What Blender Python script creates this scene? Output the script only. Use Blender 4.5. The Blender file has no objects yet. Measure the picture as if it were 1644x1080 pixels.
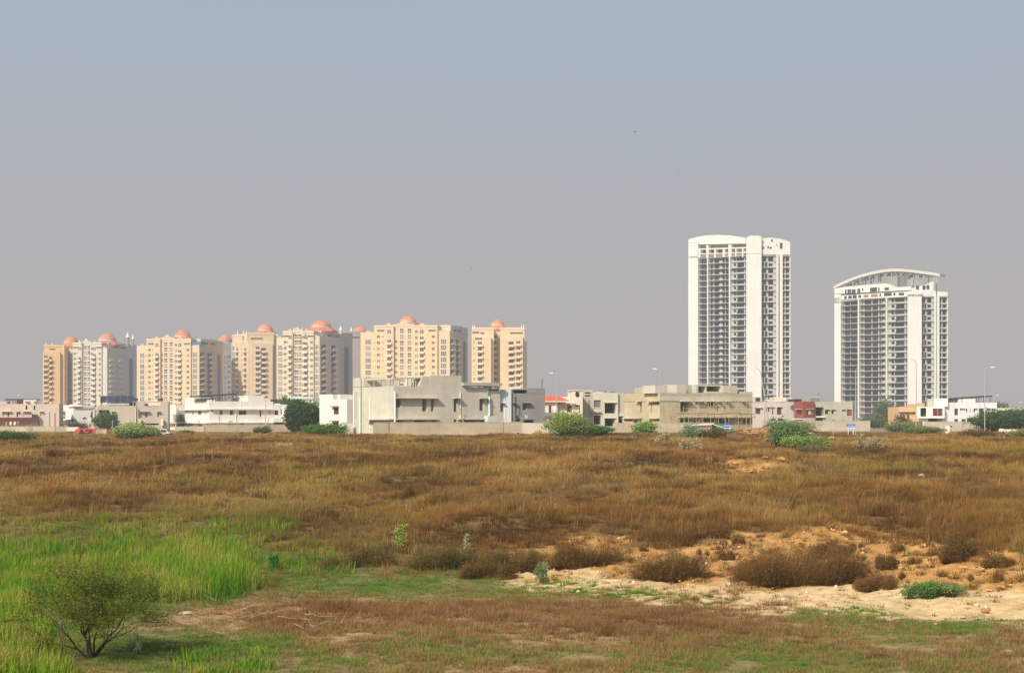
import bpy, math, random
import numpy as np
random.seed(7)
RNG = np.random.default_rng(11)
R = math.radians
SC = bpy.context.scene
COL = SC.collection

# ---------------------------------------------------------------- camera model (photo pixels, 1644 x 1080)
F, CX, HY, CZ = 3000.0, 822.0, 675.0, 2.0
def X(px, d): return (px - CX) / F * d
def Z(py, d): return CZ - (py - HY) / F * d
def P(px, py, d): return (X(px, d), d, Z(py, d))

cam_d = bpy.data.cameras.new('camera')
cam = bpy.data.objects.new('camera', cam_d); COL.objects.link(cam)
cam_d.sensor_width = 36.0
cam_d.lens = 36.0 * F / 1644.0
cam_d.shift_y = (HY - 540.0) / 1644.0
cam_d.clip_start = 1.0
cam_d.clip_end = 30000.0
cam.location = (0, 0, CZ)
cam.rotation_euler = (R(90), 0, 0)
SC.camera = cam
SC.view_settings.view_transform = 'Standard'
SC.view_settings.look = 'None'
SC.view_settings.exposure = 0
SC.view_settings.gamma = 1
SC.cycles.max_bounces = 6
SC.cycles.diffuse_bounces = 3
SC.cycles.use_adaptive_sampling = True

# ---------------------------------------------------------------- light
SUN = np.array([-0.40, -0.68, 0.615]); SUN = SUN / np.linalg.norm(SUN)
sl = bpy.data.lights.new('sun', 'SUN')
so = bpy.data.objects.new('sun', sl); COL.objects.link(so)
sl.energy = 4.6
sl.angle = R(0.5)
sl.color = (1.0, 0.93, 0.80)
from mathutils import Vector
so.rotation_euler = Vector(tuple(SUN)).to_track_quat('Z', 'Y').to_euler()
so.location = (-200, -300, 300)

def lin(c):
    c = c / 255.0
    return c / 12.92 if c <= 0.04045 else ((c + 0.055) / 1.055) ** 2.4
def S(r, g, b, k=1.0): return (min(lin(r) * k, 1), min(lin(g) * k, 1), min(lin(b) * k, 1), 1.0)

w = bpy.data.worlds.new('World'); SC.world = w; w.use_nodes = True
nt = w.node_tree; nt.nodes.clear()
N = nt.nodes.new; L = nt.links.new
sky = N('ShaderNodeTexSky'); sky.sky_type = 'NISHITA'; sky.sun_disc = False
sky.sun_elevation = math.asin(SUN[2])
sky.sun_rotation = math.atan2(SUN[0], SUN[1])
sky.air_density = 1.3; sky.dust_density = 4.0; sky.ozone_density = 1.5
bg = N('ShaderNodeBackground'); bg.inputs[1].default_value = 0.13
L(sky.outputs[0], bg.inputs[0])
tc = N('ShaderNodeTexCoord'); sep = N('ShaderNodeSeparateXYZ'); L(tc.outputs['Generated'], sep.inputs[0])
# horizon haze painted into the sky colour by elevation, soft uneven bands in it
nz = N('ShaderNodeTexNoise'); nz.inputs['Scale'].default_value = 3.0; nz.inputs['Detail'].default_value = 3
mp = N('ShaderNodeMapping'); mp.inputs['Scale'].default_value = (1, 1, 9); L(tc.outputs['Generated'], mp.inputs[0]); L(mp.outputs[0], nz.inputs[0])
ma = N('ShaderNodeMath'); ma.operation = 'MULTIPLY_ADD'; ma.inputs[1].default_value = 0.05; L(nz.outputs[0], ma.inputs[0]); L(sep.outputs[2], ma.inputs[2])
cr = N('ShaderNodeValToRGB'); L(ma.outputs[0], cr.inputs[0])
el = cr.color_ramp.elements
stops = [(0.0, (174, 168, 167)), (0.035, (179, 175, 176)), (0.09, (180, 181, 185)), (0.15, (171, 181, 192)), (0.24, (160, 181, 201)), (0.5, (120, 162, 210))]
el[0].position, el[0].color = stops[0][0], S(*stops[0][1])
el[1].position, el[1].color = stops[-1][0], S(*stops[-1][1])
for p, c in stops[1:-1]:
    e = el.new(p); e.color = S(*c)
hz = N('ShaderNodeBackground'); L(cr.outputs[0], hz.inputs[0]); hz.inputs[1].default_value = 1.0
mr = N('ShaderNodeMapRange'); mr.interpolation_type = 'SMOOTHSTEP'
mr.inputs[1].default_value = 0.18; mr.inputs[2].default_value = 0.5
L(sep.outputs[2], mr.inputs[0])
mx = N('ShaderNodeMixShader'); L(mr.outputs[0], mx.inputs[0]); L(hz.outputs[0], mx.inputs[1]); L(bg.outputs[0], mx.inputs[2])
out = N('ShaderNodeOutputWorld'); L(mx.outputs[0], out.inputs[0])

# the dusty air itself: one thin even volume that everything stands in (the camera too); it dims and greys what is far
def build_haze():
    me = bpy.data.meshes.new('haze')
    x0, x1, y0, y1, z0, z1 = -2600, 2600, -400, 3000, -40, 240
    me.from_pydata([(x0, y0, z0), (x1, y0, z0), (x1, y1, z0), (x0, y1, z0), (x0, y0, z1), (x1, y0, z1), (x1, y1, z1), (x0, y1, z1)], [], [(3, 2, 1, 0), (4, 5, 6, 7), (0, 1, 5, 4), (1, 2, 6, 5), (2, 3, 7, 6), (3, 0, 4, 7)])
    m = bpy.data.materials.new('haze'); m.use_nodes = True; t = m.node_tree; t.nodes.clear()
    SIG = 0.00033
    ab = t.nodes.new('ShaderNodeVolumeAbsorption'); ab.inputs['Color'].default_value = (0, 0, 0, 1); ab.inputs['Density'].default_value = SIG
    em = t.nodes.new('ShaderNodeEmission'); em.inputs['Color'].default_value = S(180, 176, 175); em.inputs['Strength'].default_value = SIG  # even glow stands in for sunlight scattered by the haze
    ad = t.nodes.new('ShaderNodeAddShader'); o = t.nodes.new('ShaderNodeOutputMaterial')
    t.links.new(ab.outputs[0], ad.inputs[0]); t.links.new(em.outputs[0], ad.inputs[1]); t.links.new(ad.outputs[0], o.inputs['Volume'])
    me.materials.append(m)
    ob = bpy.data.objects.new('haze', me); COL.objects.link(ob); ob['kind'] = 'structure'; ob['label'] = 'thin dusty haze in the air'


build_haze_later = True
# ---------------------------------------------------------------- materials
MATS = {}
def mat(name, rgb, rough=0.85, var=0.12, scale=0.5, streak=0.0, bump=0.0, spec=0.25, patch=0.0, metal=0.0):
    if name in MATS: return MATS[name]
    m = bpy.data.materials.new(name); m.use_nodes = True; MATS[name] = m
    t = m.node_tree; b = t.nodes['Principled BSDF']
    b.inputs['Roughness'].default_value = rough
    b.inputs['Metallic'].default_value = metal
    b.inputs['Specular IOR Level'].default_value = spec
    c = S(*rgb) if max(rgb) > 1.0 else tuple(rgb) + (1.0,)
    geo = t.nodes.new('ShaderNodeNewGeometry')
    def noise(sc, det, zs=1.0):
        mpn = t.nodes.new('ShaderNodeMapping'); mpn.inputs['Scale'].default_value = (sc, sc, sc * zs)
        t.links.new(geo.outputs['Position'], mpn.inputs[0])
        n = t.nodes.new('ShaderNodeTexNoise'); n.inputs['Scale'].default_value = 1.0; n.inputs['Detail'].default_value = det
        n.inputs['Roughness'].default_value = 0.6
        t.links.new(mpn.outputs[0], n.inputs[0]); return n.outputs[0]
    def rng(sock, lo, hi):
        q = t.nodes.new('ShaderNodeMapRange'); q.inputs[1].default_value = 0.3; q.inputs[2].default_value = 0.7
        q.inputs[3].default_value = lo; q.inputs[4].default_value = hi; t.links.new(sock, q.inputs[0]); return q.outputs[0]
    fac = rng(noise(scale, 6), 1 - var, 1 + var * 0.6)
    def mul(a, bb):
        q = t.nodes.new('ShaderNodeMath'); q.operation = 'MULTIPLY'; t.links.new(a, q.inputs[0]); t.links.new(bb, q.inputs[1]); return q.outputs[0]
    if streak: fac = mul(fac, rng(noise(1.6, 3, 0.06), 1 - streak, 1 + streak * 0.3))
    if patch: fac = mul(fac, rng(noise(0.12, 2), 1 - patch, 1 + patch * 0.5))
    v = t.nodes.new('ShaderNodeVectorMath'); v.operation = 'SCALE'; v.inputs[0].default_value = c[:3]
    t.links.new(fac, v.inputs['Scale']); t.links.new(v.outputs[0], b.inputs['Base Color'])
    if bump:
        bn = t.nodes.new('ShaderNodeBump'); bn.inputs['Strength'].default_value = bump; bn.inputs['Distance'].default_value = 0.05
        t.links.new(noise(scale * 6, 4), bn.inputs['Height']); t.links.new(bn.outputs[0], b.inputs['Normal'])
    return m

def attr_mat(name, trans=0.0, rough=0.9, var=0.15, scale=8.0, bump=0.0):
    if name in MATS: return MATS[name]
    m = bpy.data.materials.new(name); m.use_nodes = True; MATS[name] = m
    t = m.node_tree; b = t.nodes['Principled BSDF']; b.inputs['Roughness'].default_value = rough
    b.inputs['Specular IOR Level'].default_value = 0.15
    a = t.nodes.new('ShaderNodeAttribute'); a.attribute_name = 'Col'
    geo = t.nodes.new('ShaderNodeNewGeometry')
    n = t.nodes.new('ShaderNodeTexNoise'); n.inputs['Scale'].default_value = scale; n.inputs['Detail'].default_value = 5
    t.links.new(geo.outputs['Position'], n.inputs[0])
    q = t.nodes.new('ShaderNodeMapRange'); q.inputs[1].default_value = 0.25; q.inputs[2].default_value = 0.75
    q.inputs[3].default_value = 1 - var; q.inputs[4].default_value = 1 + var; t.links.new(n.outputs[0], q.inputs[0])
    v = t.nodes.new('ShaderNodeVectorMath'); v.operation = 'SCALE'
    t.links.new(a.outputs['Color'], v.inputs[0]); t.links.new(q.outputs[0], v.inputs['Scale'])
    t.links.new(v.outputs[0], b.inputs['Base Color'])
    if bump:
        bn = t.nodes.new('ShaderNodeBump'); bn.inputs['Strength'].default_value = bump; bn.inputs['Distance'].default_value = 0.08
        t.links.new(n.outputs[0], bn.inputs['Height']); t.links.new(bn.outputs[0], b.inputs['Normal'])
    if trans:
        tr = t.nodes.new('ShaderNodeBsdfTranslucent'); t.links.new(v.outputs[0], tr.inputs[0])
        ms = t.nodes.new('ShaderNodeMixShader'); ms.inputs[0].default_value = trans
        t.links.new(b.outputs[0], ms.inputs[1]); t.links.new(tr.outputs[0], ms.inputs[2])
        t.links.new(ms.outputs[0], t.nodes['Material Output'].inputs[0])
    return m

M_WHITE = mat('white_paint', (238, 234, 224), var=0.06, streak=0.08, patch=0.05)
M_CREAM = mat('cream_paint', (226, 214, 192), var=0.06, streak=0.10)
M_PINK = mat('pinkish_paint', (208, 190, 176), var=0.06, streak=0.10)
M_PINKG = mat('pink_grey_paint', (203, 192, 186), var=0.05, streak=0.10)
M_GREIGE = mat('grey_beige_plaster', (188, 178, 162), var=0.07, streak=0.12, patch=0.06)
M_CEM = mat('bare_cement', (210, 205, 186), var=0.10, streak=0.07, patch=0.14, scale=0.8, bump=0.15)
M_CEMY = mat('yellowish_raw_concrete', (198, 186, 154), var=0.16, streak=0.08, patch=0.15, scale=1.2, bump=0.2)
M_BLOCK = mat('concrete_block_wall', (190, 176, 150), var=0.16, streak=0.07, patch=0.16, scale=1.0, bump=0.2)
M_DGREY = mat('dark_grey_paint', (134, 132, 128), var=0.06, streak=0.08)
M_PALEBLUE = mat('pale_blue_paint', (208, 216, 216), var=0.04, streak=0.06)
M_REDB = mat('red_brown_paint', (150, 82, 68), var=0.08, streak=0.1)
M_GGREY = mat('green_grey_plaster', (186, 184, 164), var=0.07, streak=0.14, patch=0.06)
M_ORANGE = mat('orange_tan_paint', (222, 182, 134), var=0.08, streak=0.1)
M_YGREEN = mat('yellow_green_paint', (205, 208, 150), var=0.06)
M_DARK = mat('dark_interior', (0.035, 0.032, 0.03), rough=1.0, var=0.3)  # near-black colour stands in for the shade deep inside openings
M_GLASS = mat('dark_glass', (0.026, 0.028, 0.034), rough=0.15, var=0.2, spec=0.3)
M_BROWNGL = mat('brown_window', (92, 62, 52), rough=0.5, var=0.2)
M_FRAME = mat('window_frame', (200, 196, 188), var=0.03)
M_DFRAME = mat('dark_frame', (88, 66, 56), var=0.05)
M_PIPE = mat('white_pipe', (240, 240, 236), rough=0.4, var=0.03)
M_TEAL = mat('teal_pipe', (128, 176, 158), rough=0.5, var=0.05)
M_STEEL = mat('galvanised_steel', (176, 176, 172), rough=0.5, var=0.06)
M_DMET = mat('dark_metal', (62, 60, 58), rough=0.5, var=0.1)
M_SOLAR = mat('solar_glass', (52, 60, 78), rough=0.18, var=0.08, spec=0.6)
M_TILE = mat('orange_roof_tile', (224, 108, 66), var=0.12, scale=2.0)
M_REDH = mat('red_hood', (206, 92, 72), var=0.06)
M_DRED = mat('dark_red_paint', (104, 50, 44), var=0.1)
M_BLUE = mat('sign_blue', (24, 92, 190), rough=0.4, var=0.03)
M_WSIGN = mat('sign_white', (225, 232, 236), rough=0.4, var=0.03)
M_GTARP = mat('green_tarpaulin', (38, 128, 88), rough=0.7, var=0.12)
M_DGTARP = mat('dark_green_tarpaulin', (22, 62, 46), rough=0.7, var=0.12)
M_WOOD = mat('weathered_timber', (176, 150, 112), var=0.2, scale=4)
M_RED = mat('red_paint', (204, 78, 70), rough=0.5, var=0.06)
M_TYRE = mat('tyre_rubber', (0.02, 0.02, 0.02), var=0.1)
M_CARW = mat('white_car_paint', (226, 228, 230), rough=0.3, var=0.02, spec=0.5)
M_BARK = mat('dark_bark', (0.045, 0.032, 0.024), var=0.3, scale=6)
M_BARKG = mat('grey_brown_bark', (0.11, 0.085, 0.065), var=0.3, scale=6)
M_DEAD = mat('bleached_dead_wood', (166, 138, 108), var=0.2, scale=5)
M_LEAF = attr_mat('leaf', trans=0.25)
M_GRASS = attr_mat('grass_blades', trans=0.22, var=0.1, scale=2.0)
M_SOIL = attr_mat('soil', var=0.22, scale=3.0, bump=0.6)
M_ROCK = mat('rock', (180, 146, 104), var=0.25, scale=3.0, bump=0.4)
M_PROCK = mat('pale_rock', (182, 164, 134), var=0.18, scale=4.0, bump=0.4)
M_OROCK = mat('ochre_rock', (204, 160, 98), var=0.2, scale=4.0, bump=0.4)
M_BIRD = mat('bird_black', (0.02, 0.02, 0.022), var=0.1)

# ---------------------------------------------------------------- objects
def tag(o, label=None, cat=None, group=None, kind=None):
    if label: o['label'] = label
    if cat: o['category'] = cat
    if group: o['group'] = group
    if kind: o['kind'] = kind
    return o
def thing(name, label, cat, loc=(0, 0, 0), group=None):
    o = bpy.data.objects.new(name, None); COL.objects.link(o)
    o.location = loc; o.empty_display_size = 0.5
    return tag(o, label, cat, group)
def wloc(o):
    v = Vector((0, 0, 0))
    while o is not None:
        v += o.location; o = o.parent
    return v

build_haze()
class MB:
    """collects faces in world space; build() links them as one mesh object"""
    def __init__(s): s.v = []; s.f = []; s.m = []
    def poly(s, pts, m=0):
        i = len(s.v); s.v.extend(pts); s.f.append(tuple(range(i, i + len(pts)))); s.m.append(m)
    def hexa(s, a, b, m=0):
        """a: four corner points of one end (ring), b: the same of the other end"""
        i = len(s.v); s.v.extend(a); s.v.extend(b); n = len(a)
        s.f.append(tuple(reversed(range(i, i + n)))); s.f.append(tuple(range(i + n, i + 2 * n))); s.m += [m, m]
        for k in range(n):
            j = (k + 1) % n
            s.f.append((i + k, i + j, i + n + j, i + n + k)); s.m.append(m)
    def box(s, x0, x1, y0, y1, z0, z1, m=0):
        s.hexa([(x0, y0, z0), (x1, y0, z0), (x1, y1, z0), (x0, y1, z0)], [(x0, y0, z1), (x1, y0, z1), (x1, y1, z1), (x0, y1, z1)], m)
    def tube(s, p, q, r0, r1=None, n=6, m=0):
        r1 = r0 if r1 is None else r1
        p = Vector(p); q = Vector(q); d = (q - p)
        if d.length < 1e-6: return
        d.normalize(); a = d.orthogonal().normalized(); b = d.cross(a)
        ring = lambda c, r: [tuple(c + (a * math.cos(2 * math.pi * k / n) + b * math.sin(2 * math.pi * k / n)) * r) for k in range(n)]
        s.hexa(ring(p, r0), ring(q, r1), m)
    def path(s, pts, r, n=6, m=0):
        for k in range(len(pts) - 1):
            ra = r[k] if isinstance(r, (list, tuple)) else r; rb = r[k + 1] if isinstance(r, (list, tuple)) else r
            s.tube(pts[k], pts[k + 1], ra, rb, n, m)
    def lathe(s, c, prof, n=24, m=0):
        i = len(s.v)
        for (r, z) in prof:
            for k in range(n):
                a = 2 * math.pi * k / n
                s.v.append((c[0] + r * math.cos(a), c[1] + r * math.sin(a), c[2] + z))
        for j in range(len(prof) - 1):
            for k in range(n):
                k2 = (k + 1) % n
                s.f.append((i + j * n + k, i + j * n + k2, i + (j + 1) * n + k2, i + (j + 1) * n + k)); s.m.append(m)
        s.f.append(tuple(i + (len(prof) - 1) * n + k for k in range(n))); s.m.append(m)
    def build(s, name, mats, parent=None, loc=None, smooth=False, label=None):
        if not isinstance(mats, (list, tuple)): mats = [mats]
        base = wloc(parent) if parent is not None else Vector((0, 0, 0))
        o_loc = Vector((0, 0, 0)) if loc is None else Vector(loc) - base
        off = base + o_loc
        me = bpy.data.meshes.new(name)
        me.from_pydata([(x - off.x, y - off.y, z - off.z) for (x, y, z) in s.v], [], s.f)
        for mm in mats: me.materials.append(mm)
        if len(mats) > 1: me.polygons.foreach_set('material_index', s.m)
        if smooth: me.polygons.foreach_set('use_smooth', [True] * len(s.f))
        me.update()
        o = bpy.data.objects.new(name, me); COL.objects.link(o)
        o.location = o_loc
        if parent is not None: o.parent = parent
        if label: o['label'] = label
        return o
def dup(o, off, parent=None):
    """copy of an object and its children, moved by off"""
    c = o.copy(); COL.objects.link(c)
    if parent is not None: c.parent = parent
    if off is not None: c.location = o.location + Vector(off)
    for ch in o.children: dup(ch, None, c)
    return c

def mesh_np(name, V, Fc, cols, m, parent=None, smooth=False, loc=(0, 0, 0)):
    """V (n,3), Fc (f,k) with k = 3 or 4, cols (n,3) per-vertex colour"""
    k = Fc.shape[1]
    me = bpy.data.meshes.new(name)
    me.vertices.add(len(V)); me.vertices.foreach_set('co', (V - np.array(loc)).astype(np.float32).ravel())
    me.loops.add(Fc.size); me.loops.foreach_set('vertex_index', Fc.astype(np.int32).ravel())
    me.polygons.add(len(Fc)); me.polygons.foreach_set('loop_start', np.arange(0, Fc.size, k, dtype=np.int32))
    me.polygons.foreach_set('loop_total', np.full(len(Fc), k, dtype=np.int32))
    me.update(calc_edges=True)
    if cols is not None:
        at = me.color_attributes.new('Col', 'FLOAT_COLOR', 'POINT')
        c4 = np.ones((len(V), 4), np.float32); c4[:, :3] = np.clip(cols, 0, 1); at.data.foreach_set('color', c4.ravel())
    if smooth: me.polygons.foreach_set('use_smooth', np.ones(len(Fc), bool))
    me.materials.append(m)
    o = bpy.data.objects.new(name, me); COL.objects.link(o)
    if parent is not None: o.parent = parent
    else: o.location = loc
    return o

class Fac:
    """a vertical facade plane through photo column px at depth d; u runs to the right, o runs inward"""
    def __init__(s, px, d, ang):
        a = R(ang); s.a = a; s.x0, s.y0 = X(px, d), d
        s.u = (math.cos(a), math.sin(a)); s.m = (-math.sin(a), math.cos(a))
    def s(s, px):
        k = (px - CX) / F
        return (k * s.y0 - s.x0) / (s.u[0] - k * s.u[1])
    def dep(s, px): return s.y0 + s.s(px) * s.u[1]
    def z(s, px, py): return Z(py, s.dep(px))
    def pt(s, t, o, z): return (s.x0 + t * s.u[0] + o * s.m[0], s.y0 + t * s.u[1] + o * s.m[1], z)
    def box(s, mb, s0, s1, o0, o1, z0, z1, m=0):
        mb.hexa([s.pt(s0, o0, z0), s.pt(s1, o0, z0), s.pt(s1, o1, z0), s.pt(s0, o1, z0)],
                [s.pt(s0, o0, z1), s.pt(s1, o0, z1), s.pt(s1, o1, z1), s.pt(s0, o1, z1)], m)
    def pbox(s, mb, p0, p1, y0, y1, o0, o1, m=0):
        """box by photo columns p0..p1 and rows y0 (top)..y1 (bottom)"""
        pm = 0.5 * (p0 + p1)
        s.box(mb, s.s(p0), s.s(p1), o0, o1, s.z(pm, y1), s.z(pm, y0), m)
    def wall(s, mb, s0, s1, z0, z1, holes, m=0, md=1):
        """front skin with real openings; holes = (s0,s1,z0,z1,depth,back?)"""
        ss = sorted(set([s0, s1] + [min(max(v, s0), s1) for h in holes for v in h[:2]]))
        zs = sorted(set([z0, z1] + [min(max(v, z0), z1) for h in holes for v in h[2:4]]))
        for i in range(len(ss) - 1):
            for j in range(len(zs) - 1):
                cs, cz = 0.5 * (ss[i] + ss[i + 1]), 0.5 * (zs[j] + zs[j + 1])
                if any(h[0] < cs < h[1] and h[2] < cz < h[3] for h in holes): continue
                mb.poly([s.pt(ss[i], 0, zs[j]), s.pt(ss[i + 1], 0, zs[j]), s.pt(ss[i + 1], 0, zs[j + 1]), s.pt(ss[i], 0, zs[j + 1])], m)
        for (a, b, c, d, dp, back) in holes:
            mb.poly([s.pt(a, 0, c), s.pt(a, 0, d), s.pt(a, dp, d), s.pt(a, dp, c)], m)
            mb.poly([s.pt(b, 0, c), s.pt(b, dp, c), s.pt(b, dp, d), s.pt(b, 0, d)], m)
            mb.poly([s.pt(a, 0, d), s.pt(b, 0, d), s.pt(b, dp, d), s.pt(a, dp, d)], m)
            mb.poly([s.pt(a, 0, c), s.pt(a, dp, c), s.pt(b, dp, c), s.pt(b, 0, c)], m)
            if back: mb.poly([s.pt(a, dp, c), s.pt(a, dp, d), s.pt(b, dp, d), s.pt(b, dp, c)], md)
# ---------------------------------------------------------------- tan apartment towers
def tower_mats(key, lit):
    r, g, b = lit
    return mat('tower_wall_' + key, lit, var=0.05, streak=0.08, patch=0.05), mat('tower_trim_' + key, (min(r + 12, 250), min(g + 14, 245), min(b + 20, 240)), var=0.04)
M_TGLASS = mat('tower_glass', (84, 78, 78), rough=0.5, var=0.25, scale=0.3, spec=0.3)
M_TFRAME = mat('tower_window_frame', (226, 222, 212), var=0.04)
M_TGL2 = mat('tower_curtained_glass', (150, 138, 126), rough=0.6, var=0.2, scale=0.3); M_TGL3 = mat('tower_open_window', (48, 44, 46), rough=0.6, var=0.2, scale=0.3)
M_DOME = mat('orange_dome', (212, 134, 96), var=0.10, scale=0.4)
M_SKIRT = mat('orange_skirt_roof', (206, 124, 98), var=0.12, scale=0.6)
M_SPIRE = mat('white_spire', (246, 238, 226), var=0.04)
M_TSLOT = mat('tower_dark_slot', (104, 96, 94), rough=0.8, var=0.2)

def win_proto(fac, t, o, z, H, W, kind, root, mw, mt):
    """one window / balcony of a tower, built about its centre line t at sill level z"""
    mb = MB(); B = lambda s0, s1, o0, o1, z0, z1, m: fac.box(mb, t + s0, t + s1, o + o0, o + o1, z + z0, z + z1, m)
    nm = 'window'; w2 = W / 2
    if kind == 'small':
        B(-w2, w2, -.03, .05, 0, 1.15, 0); B(-w2 - .12, w2 + .12, -.16, -.031, -.14, -.001, 1); B(-.05, .05, -.06, -.031, 0, 1.15, 1)
    elif kind == 'tiny':
        B(-w2, w2, -.03, .05, .3, .9, 0); B(-w2 - .08, w2 + .08, -.1, -.031, .2, .299, 1)
    elif kind == 'pair':
        B(-w2, w2, -.03, .05, 0.25, 1.45, 0); B(-w2, w2, -.035, .05, -.75, -.32, 0)
        for q in (-w2 - .08, -.06, w2 - .04): B(q, q + .12, -.10, -.036, -.8, 1.5, 1)
        B(-w2 - .08, w2 + .08, -.12, -.036, 1.46, 1.6, 1); B(-w2 - .2, w2 + .2, -.28, -.036, -.02, .14, 1)
    elif kind == 'strip':
        B(-w2, w2, -.03, .05, -.9, 1.55, 0)
        n = 3
        for k in range(n + 1): B(-w2 + W * k / n - .09, -w2 + W * k / n + .09, -.16, -.031, -.9, 1.55, 1)
        for q in (-.92, -.05, .85, 1.5): B(-w2, w2, -.13, -.031, q, q + .15, 1)
    elif kind == 'balcony':
        nm = 'balcony'
        B(-w2 * .72, w2 * .72, -.03, .05, -.75, 1.45, 0)
        B(-w2, w2, -1.25, -.031, -1.05, -.85, 1); B(-w2, w2, -1.25, -1.1, -.85, .05, 1)
        B(-w2, -w2 + .14, -1.1, -.031, -.85, .05, 1); B(w2 - .14, w2, -1.1, -.031, -.85, .05, 1)
        B(-w2 * .6, w2 * .6, -.9, -.031, -1.35, -1.051, 1)
        B(-.06, .06, -.08, -.031, -.75, 1.45, 2)
    elif kind == 'side':
        nm = 'balcony'
        B(-w2, w2, -.03, .05, -1.0, 1.5, 0)
        B(-w2, w2, -1.5, -.031, -1.25, -1.02, 1); B(-w2, w2, -1.5, -1.35, -1.02, -.1, 1); B(w2 - .15, w2, -1.35, -.031, -1.02, -.1, 1)
    elif kind == 'slot':
        B(-w2, w2, -.03, .05, 0, .9, 0); B(-w2 - .1, w2 + .1, -.12, -.031, -.12, -.001, 1); B(-w2 - .1, w2 + .1, -.14, -.031, .901, 1.0, 1)
    elif kind == 'arch':
        n = 8; pts = [fac.pt(t - w2, o - .03, z - .3), fac.pt(t + w2, o - .03, z - .3)]
        pts += [fac.pt(t + w2 * math.cos(math.pi * k / n), o - .03, z + .6 + w2 * math.sin(math.pi * k / n)) for k in range(n + 1)]
        mb.poly(pts, 0); B(-.1, .1, -.1, -.031, -.3, .6 + w2 - .05, 1); B(-w2 - .1, w2 + .1, -.14, -.031, .5, .65, 1); B(-w2 - .12, w2 + .12, -.16, -.031, -.45, -.301, 1)
    c = fac.pt(t, o, z)
    return mb.build(nm, [M_TGLASS if kind not in ('slot',) else M_TSLOT, M_TFRAME if kind in ('strip', 'pair', 'arch') else mt, M_TFRAME], root, loc=c)

def win_col(fac, px, y0, n, pitch, W, kind, root, mats, o=0.0, skip=()):
    t = fac.s(px); d = fac.dep(px) + o * fac.m[1]
    z = Z(y0 + pitch * .3, d); H = pitch * d / F
    if z < 2: return
    k0 = fac
    if o:
        k0 = Fac.__new__(Fac); k0.__dict__.update(fac.__dict__); k0.x0, k0.y0, _ = fac.pt(0, o, 0); t = k0.s(px)
    p = win_proto(k0, t, 0, z, H, W, kind, root, *mats)
    for i in range(1, n):
        if z - i * H < 3: break
        c = dup(p, (0, 0, -i * H), root)
        if random.random() < .34:   # panes with drawn curtains or open dark rooms
            c.material_slots[0].link = 'OBJECT'; c.material_slots[0].material = random.choice((M_TGL2, M_TGL2, M_TGL3))

def vol(fac, p0, p1, ytop, o0, o1, m, root, name='wall', z0=-1.0, cop=None):
    k0 = Fac.__new__(Fac); k0.__dict__.update(fac.__dict__); k0.x0, k0.y0, _ = fac.pt(0, o0, 0)
    mb = MB(); pm = (p0 + p1) / 2; a, b = k0.s(p0), k0.s(p1); zt = k0.z(pm, ytop)
    k0.box(mb, a, b, 0, o1 - o0, z0, zt)
    ob = mb.build(name, m, root)
    if cop:
        q = MB(); k0.box(q, a - .25, b + .25, -.25, o1 - o0 + .25, zt - .9, zt - .5); q.build('cornice', cop, root)
    return k0
def gable(fac, px, w, y0, y1, m, root, o=0.0):
    mb = MB(); k0 = Fac.__new__(Fac); k0.__dict__.update(fac.__dict__); k0.x0, k0.y0, _ = fac.pt(0, o, 0)
    t = k0.s(px); d = k0.dep(px); W = w / F * d; z0, z1 = k0.z(px, y0), k0.z(px, y1); h = z1 - z0
    prof = [(-.5, 0), (-.42, .22), (-.26, .34), (-.17, .72), (0, 1), (.17, .72), (.26, .34), (.42, .22), (.5, 0)]
    mb.hexa([k0.pt(t + a * W, -.12, z0 - .02 + b * h) for a, b in prof], [k0.pt(t + a * W, .7, z0 - .02 + b * h) for a, b in prof])
    mb.build('gable', m, root)
def dome(px, ytop, ybase, rpx, d, root, m_drum, skirt=1.75):
    r = rpx * .92 / F * d; c = P(px, ybase, d); h = (ybase - ytop) * .84 / F * d; dr = 3.6 / F * d
    mb = MB(); mb.lathe((c[0], c[1], c[2]), [(r * a, h * b) for a, b in ((1, 0), (.97, .09), (.89, .25), (.78, .43), (.64, .60), (.48, .76), (.31, .88), (.15, .95), (.04, .99))], 28)
    mb.build('dome', M_DOME, root, smooth=True)
    q = MB(); q.lathe((c[0], c[1], c[2] - dr), [(r * 1.02, 0), (r * 1.02, dr * .75), (r * 1.08, dr * .8), (r * 1.08, dr * .99)], 28); q.build('drum', m_drum, root)
    k = MB(); k.lathe((c[0], c[1], c[2] - dr * 2.6), [(r * skirt, -dr * .6), (r * skirt, 0), (r * 1.15, dr * 1.58), (r * 1.0, dr * 1.59)], 8); k.build('roof_skirt', M_SKIRT, root)
def spire(px, y0, y1, wpx, d, root, m=None, down=0):
    c = P(px, y0, d); w = wpx / F * d / 2; h = (y0 - y1) / F * d
    mb = MB(); mb.lathe(c, [(w * 1.1, 0), (w * 1.1, h * .08), (w * .55, h * .5), (.05, h)], 8); mb.build('spire', M_SPIRE, root)
    dn = (down or 4) / F * d
    mb = MB(); mb.lathe((c[0], c[1], c[2] - dn), [(w * .95, 0), (w * .95, dn * .99)], 8); mb.build('turret', m or M_SPIRE, root)

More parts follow.
